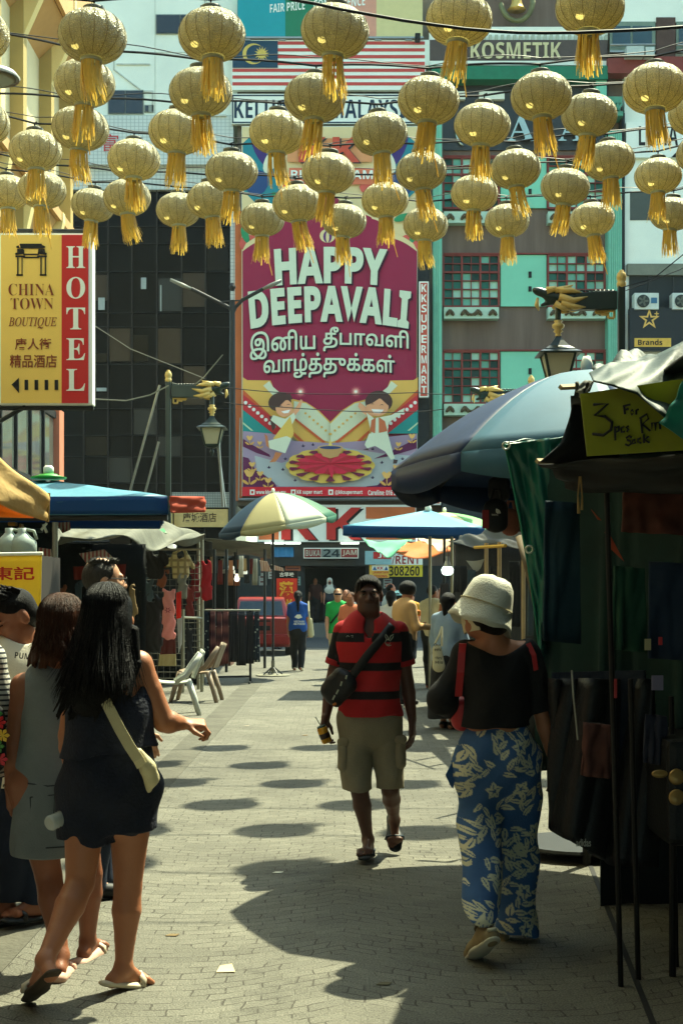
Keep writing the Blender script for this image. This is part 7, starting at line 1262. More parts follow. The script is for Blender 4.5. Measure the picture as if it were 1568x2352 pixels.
mb = MB(); sheet4(mb, (P(1046, 1735, Y - .02), P(1052, 1755, Y - .02), P(1038, 1812, Y - .05), P(1022, 1780, Y - .05)), 6, 6, amp=.008); mb.build('sash_end', fl_c, hatw, smooth=True, solid=.004)
# hat
hm_ = mat('cream_canvas', (204, 202, 184), .9, .14, 5, .35, 150); hc = J['hd']; ax_u = V((.34, .08, .93)).normalized(); hx = ax_u.orthogonal().normalized(); hy = ax_u.cross(hx); bh = thing('bucket_hat', 'cream canvas bucket hat worn by the woman in floral trousers', 'hat', npv(hc + V((0, 0, .02)))); vs = []; fs = []; n = 56
prof = [(.0, .146), (.04, .144), (.072, .134), (.092, .112), (.103, .075), (.111, .035), (.115, .012), (.124, -.02), (.137, -.055), (.148, -.084), (.145, -.085), (.131, -.05), (.110, .01)]
for i, (r_, z) in enumerate(prof):
    for j in range(n):
        a = 2 * math.pi * j / n; wv = max(0, (r_ - .118)) * (1.1 * math.sin(3 * a + .6) + .5 * math.sin(7 * a)) * .32; rr_ = r_ * (1 + .012 * math.sin(5 * a + i)); vs.append(hc + V((.004, -.012, .012)) + hx * rr_ * math.cos(a) + hy * rr_ * 1.06 * math.sin(a) + ax_u * (z + wv + .004 * math.sin(4 * a + i * .7)))
for i in range(len(prof) - 1):
    for j in range(n): fs.append((i * n + j, i * n + (j + 1) % n, (i + 1) * n + (j + 1) % n, (i + 1) * n + j))
MB().add(vs, fs).build('hat_shell', hm_, bh, smooth=True)
mb = MB(); mb.tube([hc + V((.004, -.012, .012)) + hx * .118 * math.cos(a) + hy * .125 * math.sin(a) + ax_u * .012 for a in [j * math.pi / 20 for j in range(41)]], .0035, 6); mb.build('hat_seam', mat('hat_seam', (160, 150, 116), .9), bh)
sdf_mesh('hair', [('e', npv(hc + V((.02, -.02, -.01))), (.088, .1, .10)), Cn(hc + V((.03, -.04, -.03)), hc + V((.05, -.045, -.055)), .07, .058), Cn(hc + V((-.01, .02, -.03)), hc + V((.02, -.0, -.055)), .06, .05), ('p', npv(hc + V((-.05, .035, 0))), (-.84, .54, 0))], .006, .03, H_BLACK, hatw)
x_, f_, u_ = frame_of(hf); A_ = lambda a, b_, d: hc + x_ * a + f_ * b_ + u_ * d; mb = MB()
mb.sheet(lambda u, v: A_((u - .5) * .16, .118 - .34 * abs(u - .5) ** 2 * 1.4 - .02 * abs(v - .45), .012 - .115 * v * (1 - .25 * abs(u - .5))), 14, 8); mk = mb.build('face_mask', mat('mask_cream', (206, 196, 160), .9, .06, 6), hatw, smooth=True, solid=.004); MB().tube([A_(-.075, .075, -.02), A_(-.082, .02, .0), A_(-.08, -.01, .01)], .002, 4).build('ear_loop', signw, mk)
rb_ = thing('shoulder_bag', 'red strapped shoulder bag hidden behind the hat woman', 'bag', npv(P(1052, 1650, Y + .1)), 'bags carried by people'); red_l = mat('red_leather', (170, 36, 40), .5, .15, 5)
def band(pts, wv, m, parent, name='strap'):
    mb = MB(); mb.add([V(p) + V(wv) * s_ for p in pts for s_ in (-1, 1)], [(2 * i, 2 * i + 1, 2 * i + 3, 2 * i + 2) for i in range(len(pts) - 1)]); return mb.build(name, m, parent, solid=.004)
band([P(1062, 1472, Y + .06), P(1062, 1480, Y - .06), P(1060, 1500, Y - .085), P(1057, 1545, Y - .09), P(1052, 1600, Y - .05)], (.016, 0, 0), red_l, rb_); band([P(1212, 1478, Y - .07), P(1225, 1505, Y - .08), P(1230, 1540, Y - .06)], (.01, 0, .004), red_l, rb_)
sdf_mesh('bag_body', [Cn(P(1058, 1625, Y + .08), P(1060, 1655, Y + .08), .05, .05)], .008, .02, red_l, rb_)
def sneaker(parent, ank, toe, m, sole_m, s=1.0):
    ank, toe = V(ank), V(toe); fd = (toe - ank).normalized(); side = fd.cross(V((0, 0, 1))).normalized(); up = side.cross(fd).normalized(); hl = ank - up * .055 - fd * .03
    o = sdf_mesh('shoe', [Cn(ank, hl, .034 * s, .036 * s), Cn(hl, toe, .034 * s, .028 * s), Cn(ank, toe, .030 * s, .024 * s), Cn(hl.lerp(toe, .7) - side * .02, hl.lerp(toe, .7) + side * .02, .028, .028)], .005, .02, m, parent); MB().tube([hl + up * .012 - fd * .037 * s + side * q_ for q_ in (-.02, 0, .02)], .009, 6).build('heel_tab', mat('heel_tab_white', (200, 194, 168), .7), o, smooth=True); MB().tube([ank + up * .012 + (side * math.cos(a) + fd * math.sin(a)) * .036 for a in [k * .45 for k in range(15)]], .008, 6).build('collar', mat('shoe_collar', (90, 80, 62), .9), o, smooth=True); h2 = hl - up * .022; t2 = toe - up * .018; sdf_mesh('sole', [('c', npv(h2), npv(h2.lerp(t2, .6)), .038 * s, .044 * s, (npv(up), .36)), ('c', npv(h2.lerp(t2, .6)), npv(t2), .044 * s, .034 * s, (npv(up), .36))], .005, .02, sole_m, o); return o
snk = mat('beige_suede', (140, 122, 88), .85, .2, 8); sol = mat('white_sole', (206, 200, 176), .7, .15, 6)
sneaker(hatw, J['al'], J['tl'], snk, sol); sneaker(hatw, J['ar'] + V((0, 0, -.02)), J['tr'] + V((0, 0, -.01)), snk, sol)

# ---------------------------------------------------------------- long haired girl in navy
Y = 5.66; J = Jn(Y, hd=(256, 1414), neck=(248, 1506), sl=(182, 1532, -.02), sr=(318, 1528, .02), el=(156, 1690, .0), er=(376, 1658, .04), wl=(166, 1786, .06), wr=(420, 1662, .10), pel=(252, 1812), kl=(184, 2030, -.10), kr=(294, 2036, .02), al=(104, 2206, -.36), ar=(284, 2222, .0), tl=(66, 2286, -.19), tr=(340, 2256, .10)); hips(J, .085)
girl = person('young woman with long black hair in navy playsuit pointing, seen from behind', (J['pel'].x, Y, 0))
body = torso(J, F_PROF, g=1.0) + [Cn(J['neck'] - V((0, 0, .04)), J['hd'] - V((0, 0, .07)), .055, .05), Cn(J['neck'], J['sl'], .045, .048), Cn(J['neck'], J['sr'], .045, .048)] + arm(J['sl'], J['el'], J['wl'], .98) + arm(J['sr'], J['er'], J['wr'], 1.12) + leg(J['hl'], J['kl'], J['al'], 1.04) + leg(J['hr'], J['kr'], J['ar'], 1.04) + foot(J['al'], J['tl'], 1.0) + foot(J['ar'], J['tr'], 1.0) + head(J['hd'], (.45, .88, 0), .96) + hand(J['wr'], (.96, .2, -.06), (0, .3, -.95), (.9, 1.2, .8), .92, side=-1) + hand(J['wl'], (.3, .5, -.75), (.5, .4, .3), (.6, .7, .5), .92)
sdf_mesh('body', body, .0052, .028, SK_TAN, girl)
navyc = mat('navy_sparkle_cloth', (17, 24, 42), .8, .35, 30, .4, 90)
top = levels([(J['pel'].lerp(J['neck'], -.02) + V((.01, 0, 0)), .225, .165), (J['pel'].lerp(J['neck'], .3), .185, .14), (J['pel'].lerp(J['neck'], .6), .165, .128), (J['pel'].lerp(J['neck'], .78), .150, .108)], (J['sr'] - J['sl']).normalized()) + [Cn(P(205, 1560, Y - .09), P(200, 1525, Y - .02), .016, .014), Cn(P(300, 1570, Y - .09), P(300, 1520, Y - .03), .014, .012), cut(P(250, 1728, Y), (.12, 0, -1)), ('s', npv(P(312, 1555, Y - .12)), (.07, .1, .09))]
sdf_mesh('playsuit_top', top, .006, .025, navyc, girl, wrinkle=folds(.008, 22, 11))
bt = levels([(J['pel'].lerp(J['neck'], .34), .15, .115), (J['pel'], .19, .145)], (J['sr'] - J['sl']).normalized()) + [('k', npv(J['hl'] + V((-.01, 0, 0))), npv(P(204, 1960, Y - .02)), .122, .118, npv(P(206, 1928, Y)), (-.06, 0, -.998)), ('k', npv(J['hr']), npv(P(300, 1945, Y + .01)), .116, .110, npv(P(302, 1906, Y)), (0, 0, -1.0)), ('k', npv(P(252, 1830, Y)), npv(P(252, 1960, Y)), .125, .120, npv(P(252, 1908, Y)), (-.1, 0, -.995))]
sdf_mesh('playsuit_shorts', bt, .006, .03, navyc, girl, wrinkle=folds(.009, 24, 12))
def strands(c, f, n, length, spread, r0, seed, back=.06, wave=0, jit=.05):
    r = random.Random(seed); x, f, u = frame_of(f); o = []
    for i in range(n):
        a = r.uniform(-2.5, 2.5) ; sx, sf = math.sin(a), -math.cos(a); e0 = c + (x * sx * .078 + f * (sf * .094 - .01)) * 1.0 + u * r.uniform(.0, .03); top_ = c + x * sx * .03 + f * (sf * .04) + u * .105
        ln = length * r.uniform(.86, 1.04); p = [top_, e0]; q_ = e0; st = 5
        for k in range(1, st + 1):
            t_ = k / st; q2 = e0 + (x * (sx * spread * t_ + wave * math.sin(5 * t_ + i)) + f * (-back * t_ * (1 - .3 * t_) if sf < .3 else -.02 * t_)) - u * ln * t_ + V((r.uniform(-jit, jit), r.uniform(-jit, jit), 0)) * .35 * t_; p.append(q2)
        rs = [r0 * .9, r0 * 1.1] + [r0 * (1.1 - .75 * (k / st) ** 1.5) for k in range(1, st + 1)]
        for j in range(len(p) - 1): o.append(Cn(p[j], p[j + 1], rs[j], rs[j + 1], None, .004))
    return o
hc = J['hd']; hp = [('e', npv(hc + V((0, -.012, .028))), (.086, .104, .094)), ('e', npv(hc + V((-.01, -.03, -.04))), (.09, .10, .10)), Cn(hc + V((-.02, -.06, -.05)), P(228, 1560, Y - .13), .10, .095, ((0, 1, 0), .7)), Cn(P(225, 1550, Y - .13), P(200, 1612, Y - .15), .095, .06, ((0, 1, 0), .6))]
for i in range(46): r = random.Random(i); a = V((r.uniform(-.11, .08), -.10 + r.uniform(-.03, .02), -.18)); e = a + V((-.055 + r.uniform(-.06, .03), -.03, -.16 - r.uniform(0, .07))); hp.append(Cn(hc + a, hc + e, .014, .004, None, .01))
for dx, dz, l_ in ((.10, -.2, .12), (.115, -.19, .07), (.09, -.22, .14)): hp.append(Cn(hc + V((dx - .02, -.03, -.06)), hc + V((dx, -.06, dz)), .02, .012, None, .012)); hp.append(Cn(hc + V((dx, -.06, dz)), hc + V((dx - .01, -.08, dz - l_)), .012, .003, None, .01))
sdf_mesh('long_hair', hp, .0055, .03, H_BLACK, girl); hair_tubes(girl, hc + V((-.012, -.015, .004)), (.3, .95, 0), 1700, .36, .02, 5, H_BLACK, .085, .006, .06, .0016)
sandal(girl, J['al'], J['tl'], mat('sole_dark', (70, 58, 46), .8), 1.0, mat('pale_strap', (200, 186, 160), .6), drop=.07); sandal(girl, J['ar'], J['tr'], mat('cream_rubber', (196, 184, 156), .6), .98, MATS['pale_strap'], drop=.07)
MB().tube([J['wr'] + (J['er'] - J['wr']).normalized() * .025 + V((0, .03 * math.cos(a), .03 * math.sin(a))) for a in [k * .35 for k in range(19)]], .003, 5).build('bracelet', black, girl); MB().tube([J['wl'] + V((.03 * math.cos(a), .03 * math.sin(a), .012)) for a in [k * .35 for k in range(19)]], .010, 6, flat=.6).build('wristwatch', black, girl)
hb2 = thing('shoulder_bag', 'cream crescent shoulder bag of the long haired woman', 'bag', npv(P(335, 1790, Y - .02)), 'bags carried by people'); crl = mat('cream_leather', (196, 186, 146), .5, .12, 4, .2, 90)
band([P(232, 1588, Y - .150), P(250, 1625, Y - .172), P(275, 1675, Y - .182), P(298, 1715, Y - .18), P(318, 1745, Y - .17), P(326, 1760, Y - .15)], (.018, 0, .011), crl, hb2)
sdf_mesh('bag_body', [Cn(P(320, 1728, Y - .14), P(340, 1764, Y - .12), .016, .027), Cn(P(340, 1764, Y - .12), P(348, 1790, Y - .10), .027, .025), Cn(P(348, 1790, Y - .10), P(342, 1813, Y - .07), .025, .012)], .006, .03, crl, hb2, wrinkle=folds(.003, 40, 3))
wbm = bpy.data.materials.new('clear_plastic'); wbm.use_nodes = True; b_ = wbm.node_tree.nodes['Principled BSDF']; b_.inputs['Base Color'].default_value = (.86, .92, .88, 1); b_.inputs['Roughness'].default_value = .1; b_.inputs['Transmission Weight'].default_value = .6; b_.inputs['IOR'].default_value = 1.3
wbt = thing('water_bottle', 'clear plastic water bottle held low behind the navy playsuit', 'bottle', npv(P(140, 1880, Y - .12))); a, d = P(113, 1893, Y - .14), (P(190, 1858, Y + .0) - P(113, 1893, Y - .14)).normalized(); along(MB(), [(.018, .004), (.026, 0), (.031, .008)] + [(.0315 - (.003 if i % 2 else 0), .015 + i * .008) for i in range(14)] + [(.03, .13), (.014, .165), (.013, .185)], a, d).build('bottle_body', wbm, wbt, smooth=True); along(MB(), [(.015, .18), (.015, .2), (.0, .2)], a, d).build('cap', signw, wbt)

# ---------------------------------------------------------------- woman in grey denim dress
Y = 5.98; J = Jn(Y, hd=(140, 1440), neck=(126, 1546), sl=(56, 1578, -.02), sr=(182, 1576, .04), el=(34, 1712, -.02), er=(176, 1700, .14), wl=(28, 1806, .0), wr=(176, 1770, .2), pel=(116, 1800), kl=(112, 2012, .0), kr=(205, 2006, .12), al=(140, 2196, -.12), ar=(202, 2160, .18), tl=(152, 2222, .06), tr=(232, 2172, .32)); hips(J, .085)
dw = person('woman with wavy brown hair in sleeveless grey denim dress seen from behind', (J['pel'].x, Y, 0))
body = torso(J, F_PROF) + [Cn(J['neck'] - V((0, 0, .04)), J['hd'] - V((0, 0, .07)), .055, .05), Cn(J['neck'], J['sl'], .045, .05), Cn(J['neck'], J['sr'], .045, .05)] + arm(J['sl'], J['el'], J['wl'], 1.08) + arm(J['sr'], J['er'], J['wr'], 1.05) + leg(J['hl'], J['kl'], J['al'], 1.05) + leg(J['hr'], J['kr'], J['ar'], 1.05) + foot(J['al'], J['tl']) + foot(J['ar'], J['tr']) + head(J['hd'], (-.25, .97, 0), .96) + hand(J['wl'], (.16, .08, -1), (.6, -.6, 0), (.3, .45, .35), .95, side=-1) + hand(J['wr'], (0, .3, -1), (-.6, .4, 0), (.5, .6, .5), .95)
sdf_mesh('body', body, .0055, .028, SK_BROWN, dw)
ax_ = (J['sr'] - J['sl']).normalized(); gd = mat('grey_denim', (112, 120, 122), .9, .22, 5, .3, 170)
dp = levels([(P(112, 1960, Y), .150, .125), (P(114, 1880, Y), .145, .130), (P(116, 1800, Y), .135, .125), (P(114, 1735, Y), .125, .120), (P(115, 1700, Y), .118, .116)], ax_) + torso(J, F_PROF, .016, .2, .93) + [cut(P(112, 1962, Y), (-.04, 0, -1)), ('s', npv(J['sl'] + V((-.03, 0, -.01))), (.05, .14, .11)), ('s', npv(J['sr'] + V((.03, 0, -.01))), (.05, .14, .11))]
do = sdf_mesh('denim_dress', dp, .006, .03, gd, dw, wrinkle=folds(.004, 18, 21))
mb = MB(); pk = [(70, 1832), (126, 1826), (124, 1872), (114, 1884), (84, 1886), (72, 1872), (70, 1832)]
mb.tube([P(x, y, Y - .134) for x, y in pk], .003, 5); mb.tube([P(64, 1800, Y - .128), P(110, 1806, Y - .134), P(156, 1802, Y - .12)], .003, 5).tube([P(46, 1950, Y - .118), P(110, 1948, Y - .132), P(176, 1944, Y - .11)], .003, 5).tube([P(66, 1740, Y - .102), P(112, 1744, Y - .112), P(154, 1741, Y - .1)], .004, 5); mb.build('stitching', mat('stitch_dark', (44, 48, 52), .9), do)
hc = J['hd']; hp = [('e', npv(hc + V((0, -.012, .026))), (.092, .108, .094)), ('e', npv(hc + V((.01, -.03, -.04))), (.102, .10, .09))]
for i in range(40): r = random.Random(50 + i); a = R_(r.uniform(150, 390)); b0 = hc + V((.09 * math.cos(a), .09 * math.sin(a) - .02, -.06)); hp.append(Cn(b0, b0 + V((.03 * math.cos(a) + r.uniform(-.02, .02), .03 * math.sin(a), -.07 - r.uniform(0, .04))), .018, .006, None, .01))
hdb = hair('hair_dark_brown', (66, 36, 20)); sdf_mesh('wavy_hair', hp, .0055, .03, hdb, dw); hair_tubes(dw, hc + V((.004, -.012, .002)), (-.2, .97, 0), 1500, .155, -.012, 9, hdb, .015, .016, .03, .0017, lift=1.13)
pks = mat('peach_rubber', (196, 158, 138), .6, .1, 5); sandal(dw, J['al'], J['tl'], pks, 1.08, thick=.03, drop=.085); sandal(dw, J['ar'], J['tr'], pks, 1.08, MATS['pale_strap'], thick=.03, drop=.085)
mb = MB(); 
for k in range(16): a = k * .393; mb.tube([J['wl'] + V((.031 * math.cos(a), .031 * math.sin(a), .004)), J['wl'] + V((.033 * math.cos(a + .3), .033 * math.sin(a + .3), .0))], .006, 6)
mb.build('bead_bracelet', mat('silver_beads', (190, 180, 160), .25, metal=.7), dw)

# ---------------------------------------------------------------- man in white T-shirt looking down (left edge)
Y = 6.75; J = Jn(Y, hd=(34, 1418, -.04), neck=(58, 1478), sl=(-34, 1512, -.08), sr=(120, 1492, .08), el=(-46, 1640, -.1), er=(130, 1640, .1), wl=(-10, 1720, -.28), wr=(60, 1720, -.1), pel=(44, 1782), kl=(20, 1950, -.04), kr=(76, 1955, .04), al=(18, 2085, 0), ar=(82, 2070, .02), tl=(-50, 2120, -.1), tr=(16, 2108, -.10)); hips(J, .085)
pm = person('man in white T-shirt with black chest logo looking down at the left edge', (J['pel'].x, Y, 0)); hf = V((-.72, -.55, -.42)); hup = V((-.3, -.2, .93))
body = torso(J, M_PROF) + [Cn(J['neck'] - V((0, 0, .03)), J['hd'] + V((.03, .03, -.06)), .066, .06), Cn(J['neck'], J['sl'], .05, .05), Cn(J['neck'], J['sr'], .05, .05)] + arm(J['sl'], J['el'], J['wl'], 1.1) + arm(J['sr'], J['er'], J['wr'], 1.1) + leg(J['hl'], J['kl'], J['al']) + leg(J['hr'], J['kr'], J['ar']) + foot(J['ar'], J['tr'], 1.1) + foot(J['al'], J['tl'], 1.1) + head(J['hd'], hf, 1.04, hup) + hand(J['wr'], (-.9, -.3, -.1), (0, 0, -1), (.5, .6, .4)) + hand(J['wl'], (.5, -.8, 0), (0, 0, -1), (.5, .6, .4))
sdf_mesh('body', body, .0055, .028, SK_BROWN, pm); x_, f_, u_ = frame_of(hf, hup); hc = J['hd']; A_ = lambda a, b_, d: hc + (x_ * a + f_ * b_ + u_ * d) * 1.04
for sg in (-1, 1): MB().tube([A_(sg * .016, .098, .022), A_(sg * .034, .098, .026), A_(sg * .052, .086, .02)], [.005, .006, .003], 6).build('eyebrow', H_BLACK, pm, smooth=True); MB().tube([A_(sg * .018, .095, .0), A_(sg * .032, .0965, -.004), A_(sg * .046, .086, .0)], .003, 5).build('eyelash', H_BLACK, pm, smooth=True)
MB().tube([A_(-.022, .092, -.064), A_(0, .096, -.063), A_(.022, .092, -.064)], .003, 5).build('mouth', MATS['lip_line'], pm, smooth=True)
Rm = [[x_[i], f_[i], u_[i]] for i in range(3)]; hp = [('e', npv(A_(0, -.018, .048)), (.084, .10, .082), Rm), ('e', npv(A_(0, -.045, .0)), (.082, .075, .09), Rm), ('p', npv(A_(0, .05, .035)), npv((f_ * .75 - u_ * .66).normalized()))]
for i in range(60): r = random.Random(i); a, b0 = r.uniform(-.06, .06), r.uniform(-.06, .07); hp.insert(1, Cn(A_(a, b0, .11), A_(a * 1.1, b0 + .03, .142 + r.uniform(0, .012)), .010, .003, None, .006))
sdf_mesh('hair', hp, .005, .015, H_BLACK, pm)
tsm = mat('white_cotton_tee', (206, 200, 180), .9, .08, 5, .2, 150); ts = torso(J, M_PROF, .03, -.1) + [Cn(J['neck'], J['sl'], .066, .07), Cn(J['neck'], J['sr'], .066, .07), Cn(J['sl'], J['sl'].lerp(J['el'], .8), .072, .076), Cn(J['sr'], J['sr'].lerp(J['er'], .8), .072, .076), ('s', npv(J['neck'] + V((-.02, -.05, .05))), (.085, .085, .06)), cut(P(40, 1800, Y), (0, 0, -1))]
to = sdf_mesh('tshirt', ts, .0065, .035, tsm, pm, wrinkle=folds(.006, 18, 31)); fr = (P(34, 1512, Y - .27), V((.97, .2, -.12)).normalized(), V((.12, 0, .99)).normalized())
text(sb('PUMA'), (0, .028, .092, 0), 0, black, to, frame=(fr[0], fr[1], fr[2])); mb = MB()
for a in ([(.066, .032), (.08, .045), (.10, .05), (.128, .062)], [(.08, .045), (.078, .058), (.084, .066)], [(.084, .05), (.10, .038), (.104, .026)], [(.074, .04), (.066, .05)]): mb.tube([fr[0] + fr[1] * x + fr[2] * z - V((0, .004, 0)) for x, z in a], [.0045] * (len(a) - 1) + [.002], 5)
mb.build('chest_logo', black, to); tr = torso(J, M_PROF, .02, -.3, .2) + [Cn(J['hl'], J['kl'], .105, .085), Cn(J['kl'], J['al'], .085, .062), Cn(J['hr'], J['kr'], .105, .085), Cn(J['kr'], J['ar'], .085, .062), cut(P(40, 2070, Y), (0, 0, -1))]
sdf_mesh('trousers', tr, .008, .03, mat('navy_trousers', (24, 34, 52), .9, .2, 5, .2, 120), pm, wrinkle=folds(.008, 16, 33)); sandal(pm, J['ar'], J['tr'], blk, 1.15, mat('black_leather', (26, 26, 28), .35), drop=.085); sandal(pm, J['al'], J['tl'], blk, 1.15, MATS['black_leather'], drop=.085)

# ---------------------------------------------------------------- generic standing or walking person
def walker(label, px, Y, h=1.65, yaw=0, female=False, top=None, bottom=None, sk=SK_TAN, hr=H_BLACK, skirt=False, stride=.18, hairlen=0, res=None, arms=(.05, .05), z0=0, py_top=None, bend=(0, 0), long_sleeve=False, headyaw=0, shoes=None, group=None, hair_on=True, jacket=None, tuck=.0):
    s = h / 1.68; x0 = gz(px, Y); f = V((math.sin(yaw), math.cos(yaw), 0)); x = V((f.y, -f.x, 0)); O = V((x0, Y, z0)); A = lambda a, b_, c: O + (x * a + f * b_ + V((0, 0, c))) * s; res = res or max(.008, Y * .00055)
    swd = .155 if female else .175; J = {'pel': A(0, 0, .88), 'neck': A(0, .01, 1.40), 'sl': A(-swd, 0, 1.36), 'sr': A(swd, 0, 1.36), 'hd': A(0, .03, 1.565), 'kl': A(-.09, stride * .55, .48), 'kr': A(.09, -stride * .35, .48), 'al': A(-.08, stride, .08), 'ar': A(.08, -stride, .10 if stride > .05 else .08), 'tl': A(-.09, stride + .15, .03), 'tr': A(.09, -stride + .14, .03)}
    for sd, sg in (('l', -1), ('r', 1)):
        b0 = bend[0 if sd == 'l' else 1]; sw = arms[0 if sd == 'l' else 1]; J['e' + sd] = A(sg * (swd + .05), sw, 1.08); J['w' + sd] = A(sg * (swd + .06 - .12 * b0), sw * 1.6 + .06 + .22 * b0, .83 + .26 * b0)
    hips(J, .08 * s); p = person(label, (x0, Y, z0), group); prof = F_PROF if female else M_PROF; hf = V((math.sin(yaw + headyaw), math.cos(yaw + headyaw), 0))
    body = torso(J, prof) + [Cn(J['neck'] - V((0, 0, .03)), J['hd'] - V((0, 0, .06)), .055, .052), Cn(J['neck'], J['sl'], .045, .046), Cn(J['neck'], J['sr'], .045, .046)] + arm(J['sl'], J['el'], J['wl']) + arm(J['sr'], J['er'], J['wr']) + leg(J['hl'], J['kl'], J['al']) + leg(J['hr'], J['kr'], J['ar']) + head(J['hd'], hf, s * .97)
    for sd, sg in (('l', -1), ('r', 1)): d = (J['w' + sd] - J['e' + sd]); body += hand(J['w' + sd], d, -x * sg * .8 + f * .3, (.35, .45, .35), side=sg)
    body += foot(J['al'], J['tl'], 1, False) + foot(J['ar'], J['tr'], 1, False); sdf_mesh('body', body, res, .03, sk, p)
    sl_e = .98 if long_sleeve else .6; tp = torso(J, prof, .018, -.05) + [Cn(J['neck'], J['sl'], .056, .06), Cn(J['neck'], J['sr'], .056, .06)]
    for sd in 'lr':
        tp.append(Cn(J['s' + sd], J['s' + sd].lerp(J['e' + sd], 1 if long_sleeve else .62), .06, .058))
        if long_sleeve: tp.append(Cn(J['e' + sd], J['e' + sd].lerp(J['w' + sd], .85), .056, .042))
    tp += [('s', npv(J['neck'] + V((0, 0, .055)) + f * .03), (.06, .06, .05)), cut(A(0, 0, .84 - tuck), (0, 0, -1))]
    sdf_mesh('top', tp, res, .035, top, p, wrinkle=folds(.006, 18, int(px)))
    if skirt: bt = levels([(A(0, 0, 1.0), .13, .10), (A(0, 0, .85), .18, .14), (A(0, 0, .35), .22, .20), (A(0, 0, .12), .23, .21)], x) + [cut(A(0, 0, .13), (0, 0, -1))]
    else: bt = torso(J, prof, .014, -.3, .22) + [Cn(J['hl'], J['kl'], .098, .082), Cn(J['kl'], J['al'], .08, .064), Cn(J['hr'], J['kr'], .098, .082), Cn(J['kr'], J['ar'], .08, .064)]
    sdf_mesh('skirt' if skirt else 'trousers', bt, res, .03, bottom, p, wrinkle=folds(.006, 14, int(px) + 1))
    for a, t_ in (('al', 'tl'), ('ar', 'tr')): sdf_mesh('shoe', [Cn(J[a] - V((0, 0, .03)), J[t_] + V((0, 0, .0)), .042, .036), Cn(J[a] - V((0, 0, .03)) - f * .03, J[a] - V((0, 0, .03)), .04, .042)], max(res, .008), .02, shoes or black, p)
    if hair_on:
        hc = J['hd']; up = V((0, 0, 1)); hp = [('e', npv(hc + up * .035 * s - hf * .015), (.084, .084, .084) if hairlen else (.083, .083, .08)), ('e', npv(hc + up * .02 - hf * .035), (.08, .08, .085))]
        if hairlen: hp += [Cn(hc - hf * .05, hc - hf * .085 - up * hairlen, .07, .035)]
        hp += [('p', npv(hc + hf * .045 * s + up * .045), npv((hf * .8 - up * .6).normalized()))]
        sdf_mesh('hair', hp, res, .025, hr, p)
    return p, J, A
cot = lambda n, c: mat(n, c, .88, .14, 5, .2, 120)
# man with glasses behind the girl
gm_, J, A = walker('man with glasses and greying crew cut in black shirt behind the girls', 226, 7.4, 1.76, R_(58), top=cot('black_cotton', (22, 24, 26)), bottom=denim, sk=SK_LIGHT, hr=H_GREY, stride=.05, res=.006, headyaw=R_(12))
hf = V((math.sin(R_(70)), math.cos(R_(70)), 0)); x_, f_, u_ = frame_of(hf); hc = J['hd']; A_ = lambda a, b_, d: hc + (x_ * a + f_ * b_ + u_ * d) * 1.02; mb = MB()
for sg in (-1, 1): mb.tube([A_(sg * .034 + .022 * math.cos(a), .107, .004 + .016 * math.sin(a)) for a in [k * .449 for k in range(15)]], .0028, 5).tube([A_(sg * .056, .105, .01), A_(sg * .082, .02, .012), A_(sg * .084, -.02, -.002)], .003, 5)
mb.tube([A_(-.012, .11, .008), A_(.012, .11, .008)], .0025, 5).build('glasses', black, gm_); hp = []
for i in range(90): r = random.Random(i); a, b0 = r.uniform(-.066, .066), r.uniform(-.08, .06); hp.append(Cn(A_(a, b0, .095 - .3 * a * a), A_(a * 1.12, b0 + r.uniform(0, .02), .116 - 2.6 * a * a + r.uniform(0, .008)), .009, .003, None, .006))
sdf_mesh('hair_tips', hp, .005, .012, H_GREY, gm_)
# person at the left edge with embroidered bag
p4, J, A = walker('person in striped top and blue jeans cut off by the left edge', -92, 6.05, 1.6, R_(20), True, top=cot('striped_knit', (186, 186, 176)), bottom=denim, stride=.05, long_sleeve=True, res=.007); grid_lines(MATS['striped_knit'], 0, .022, (40, 44, 50), .4)
eb = thing('embroidered_bag', 'colourful flower embroidered bag at the left edge', 'bag', npv(P(-14, 1760, 5.85)), 'bags carried by people'); sdf_mesh('bag_body', [Cn(P(-26, 1650, 5.85), P(-26, 1740, 5.85), .07, .075, ((0, 1, 0), .5))], .007, .02, mat('bag_black_cloth', (24, 26, 28), .9), eb)
for i, (px, py, c) in enumerate(((-2, 1660, (196, 40, 44)), (-10, 1640, (60, 130, 60)), (6, 1690, (220, 180, 60)), (-6, 1715, (80, 140, 70)), (2, 1745, (200, 60, 70)))):
    mb = MB(); ctr = P(px, py, 5.80)
    for k in range(6): a = k * 1.05; mb.prism([ctr, ctr + V((.022 * math.cos(a - .4), 0, .022 * math.sin(a - .4))), ctr + V((.03 * math.cos(a), 0, .03 * math.sin(a))), ctr + V((.022 * math.cos(a + .4), 0, .022 * math.sin(a + .4)))], (0, .006, 0))
    mb.build('embroidered_flower', mat('thread_%d' % i, c, .8), eb)
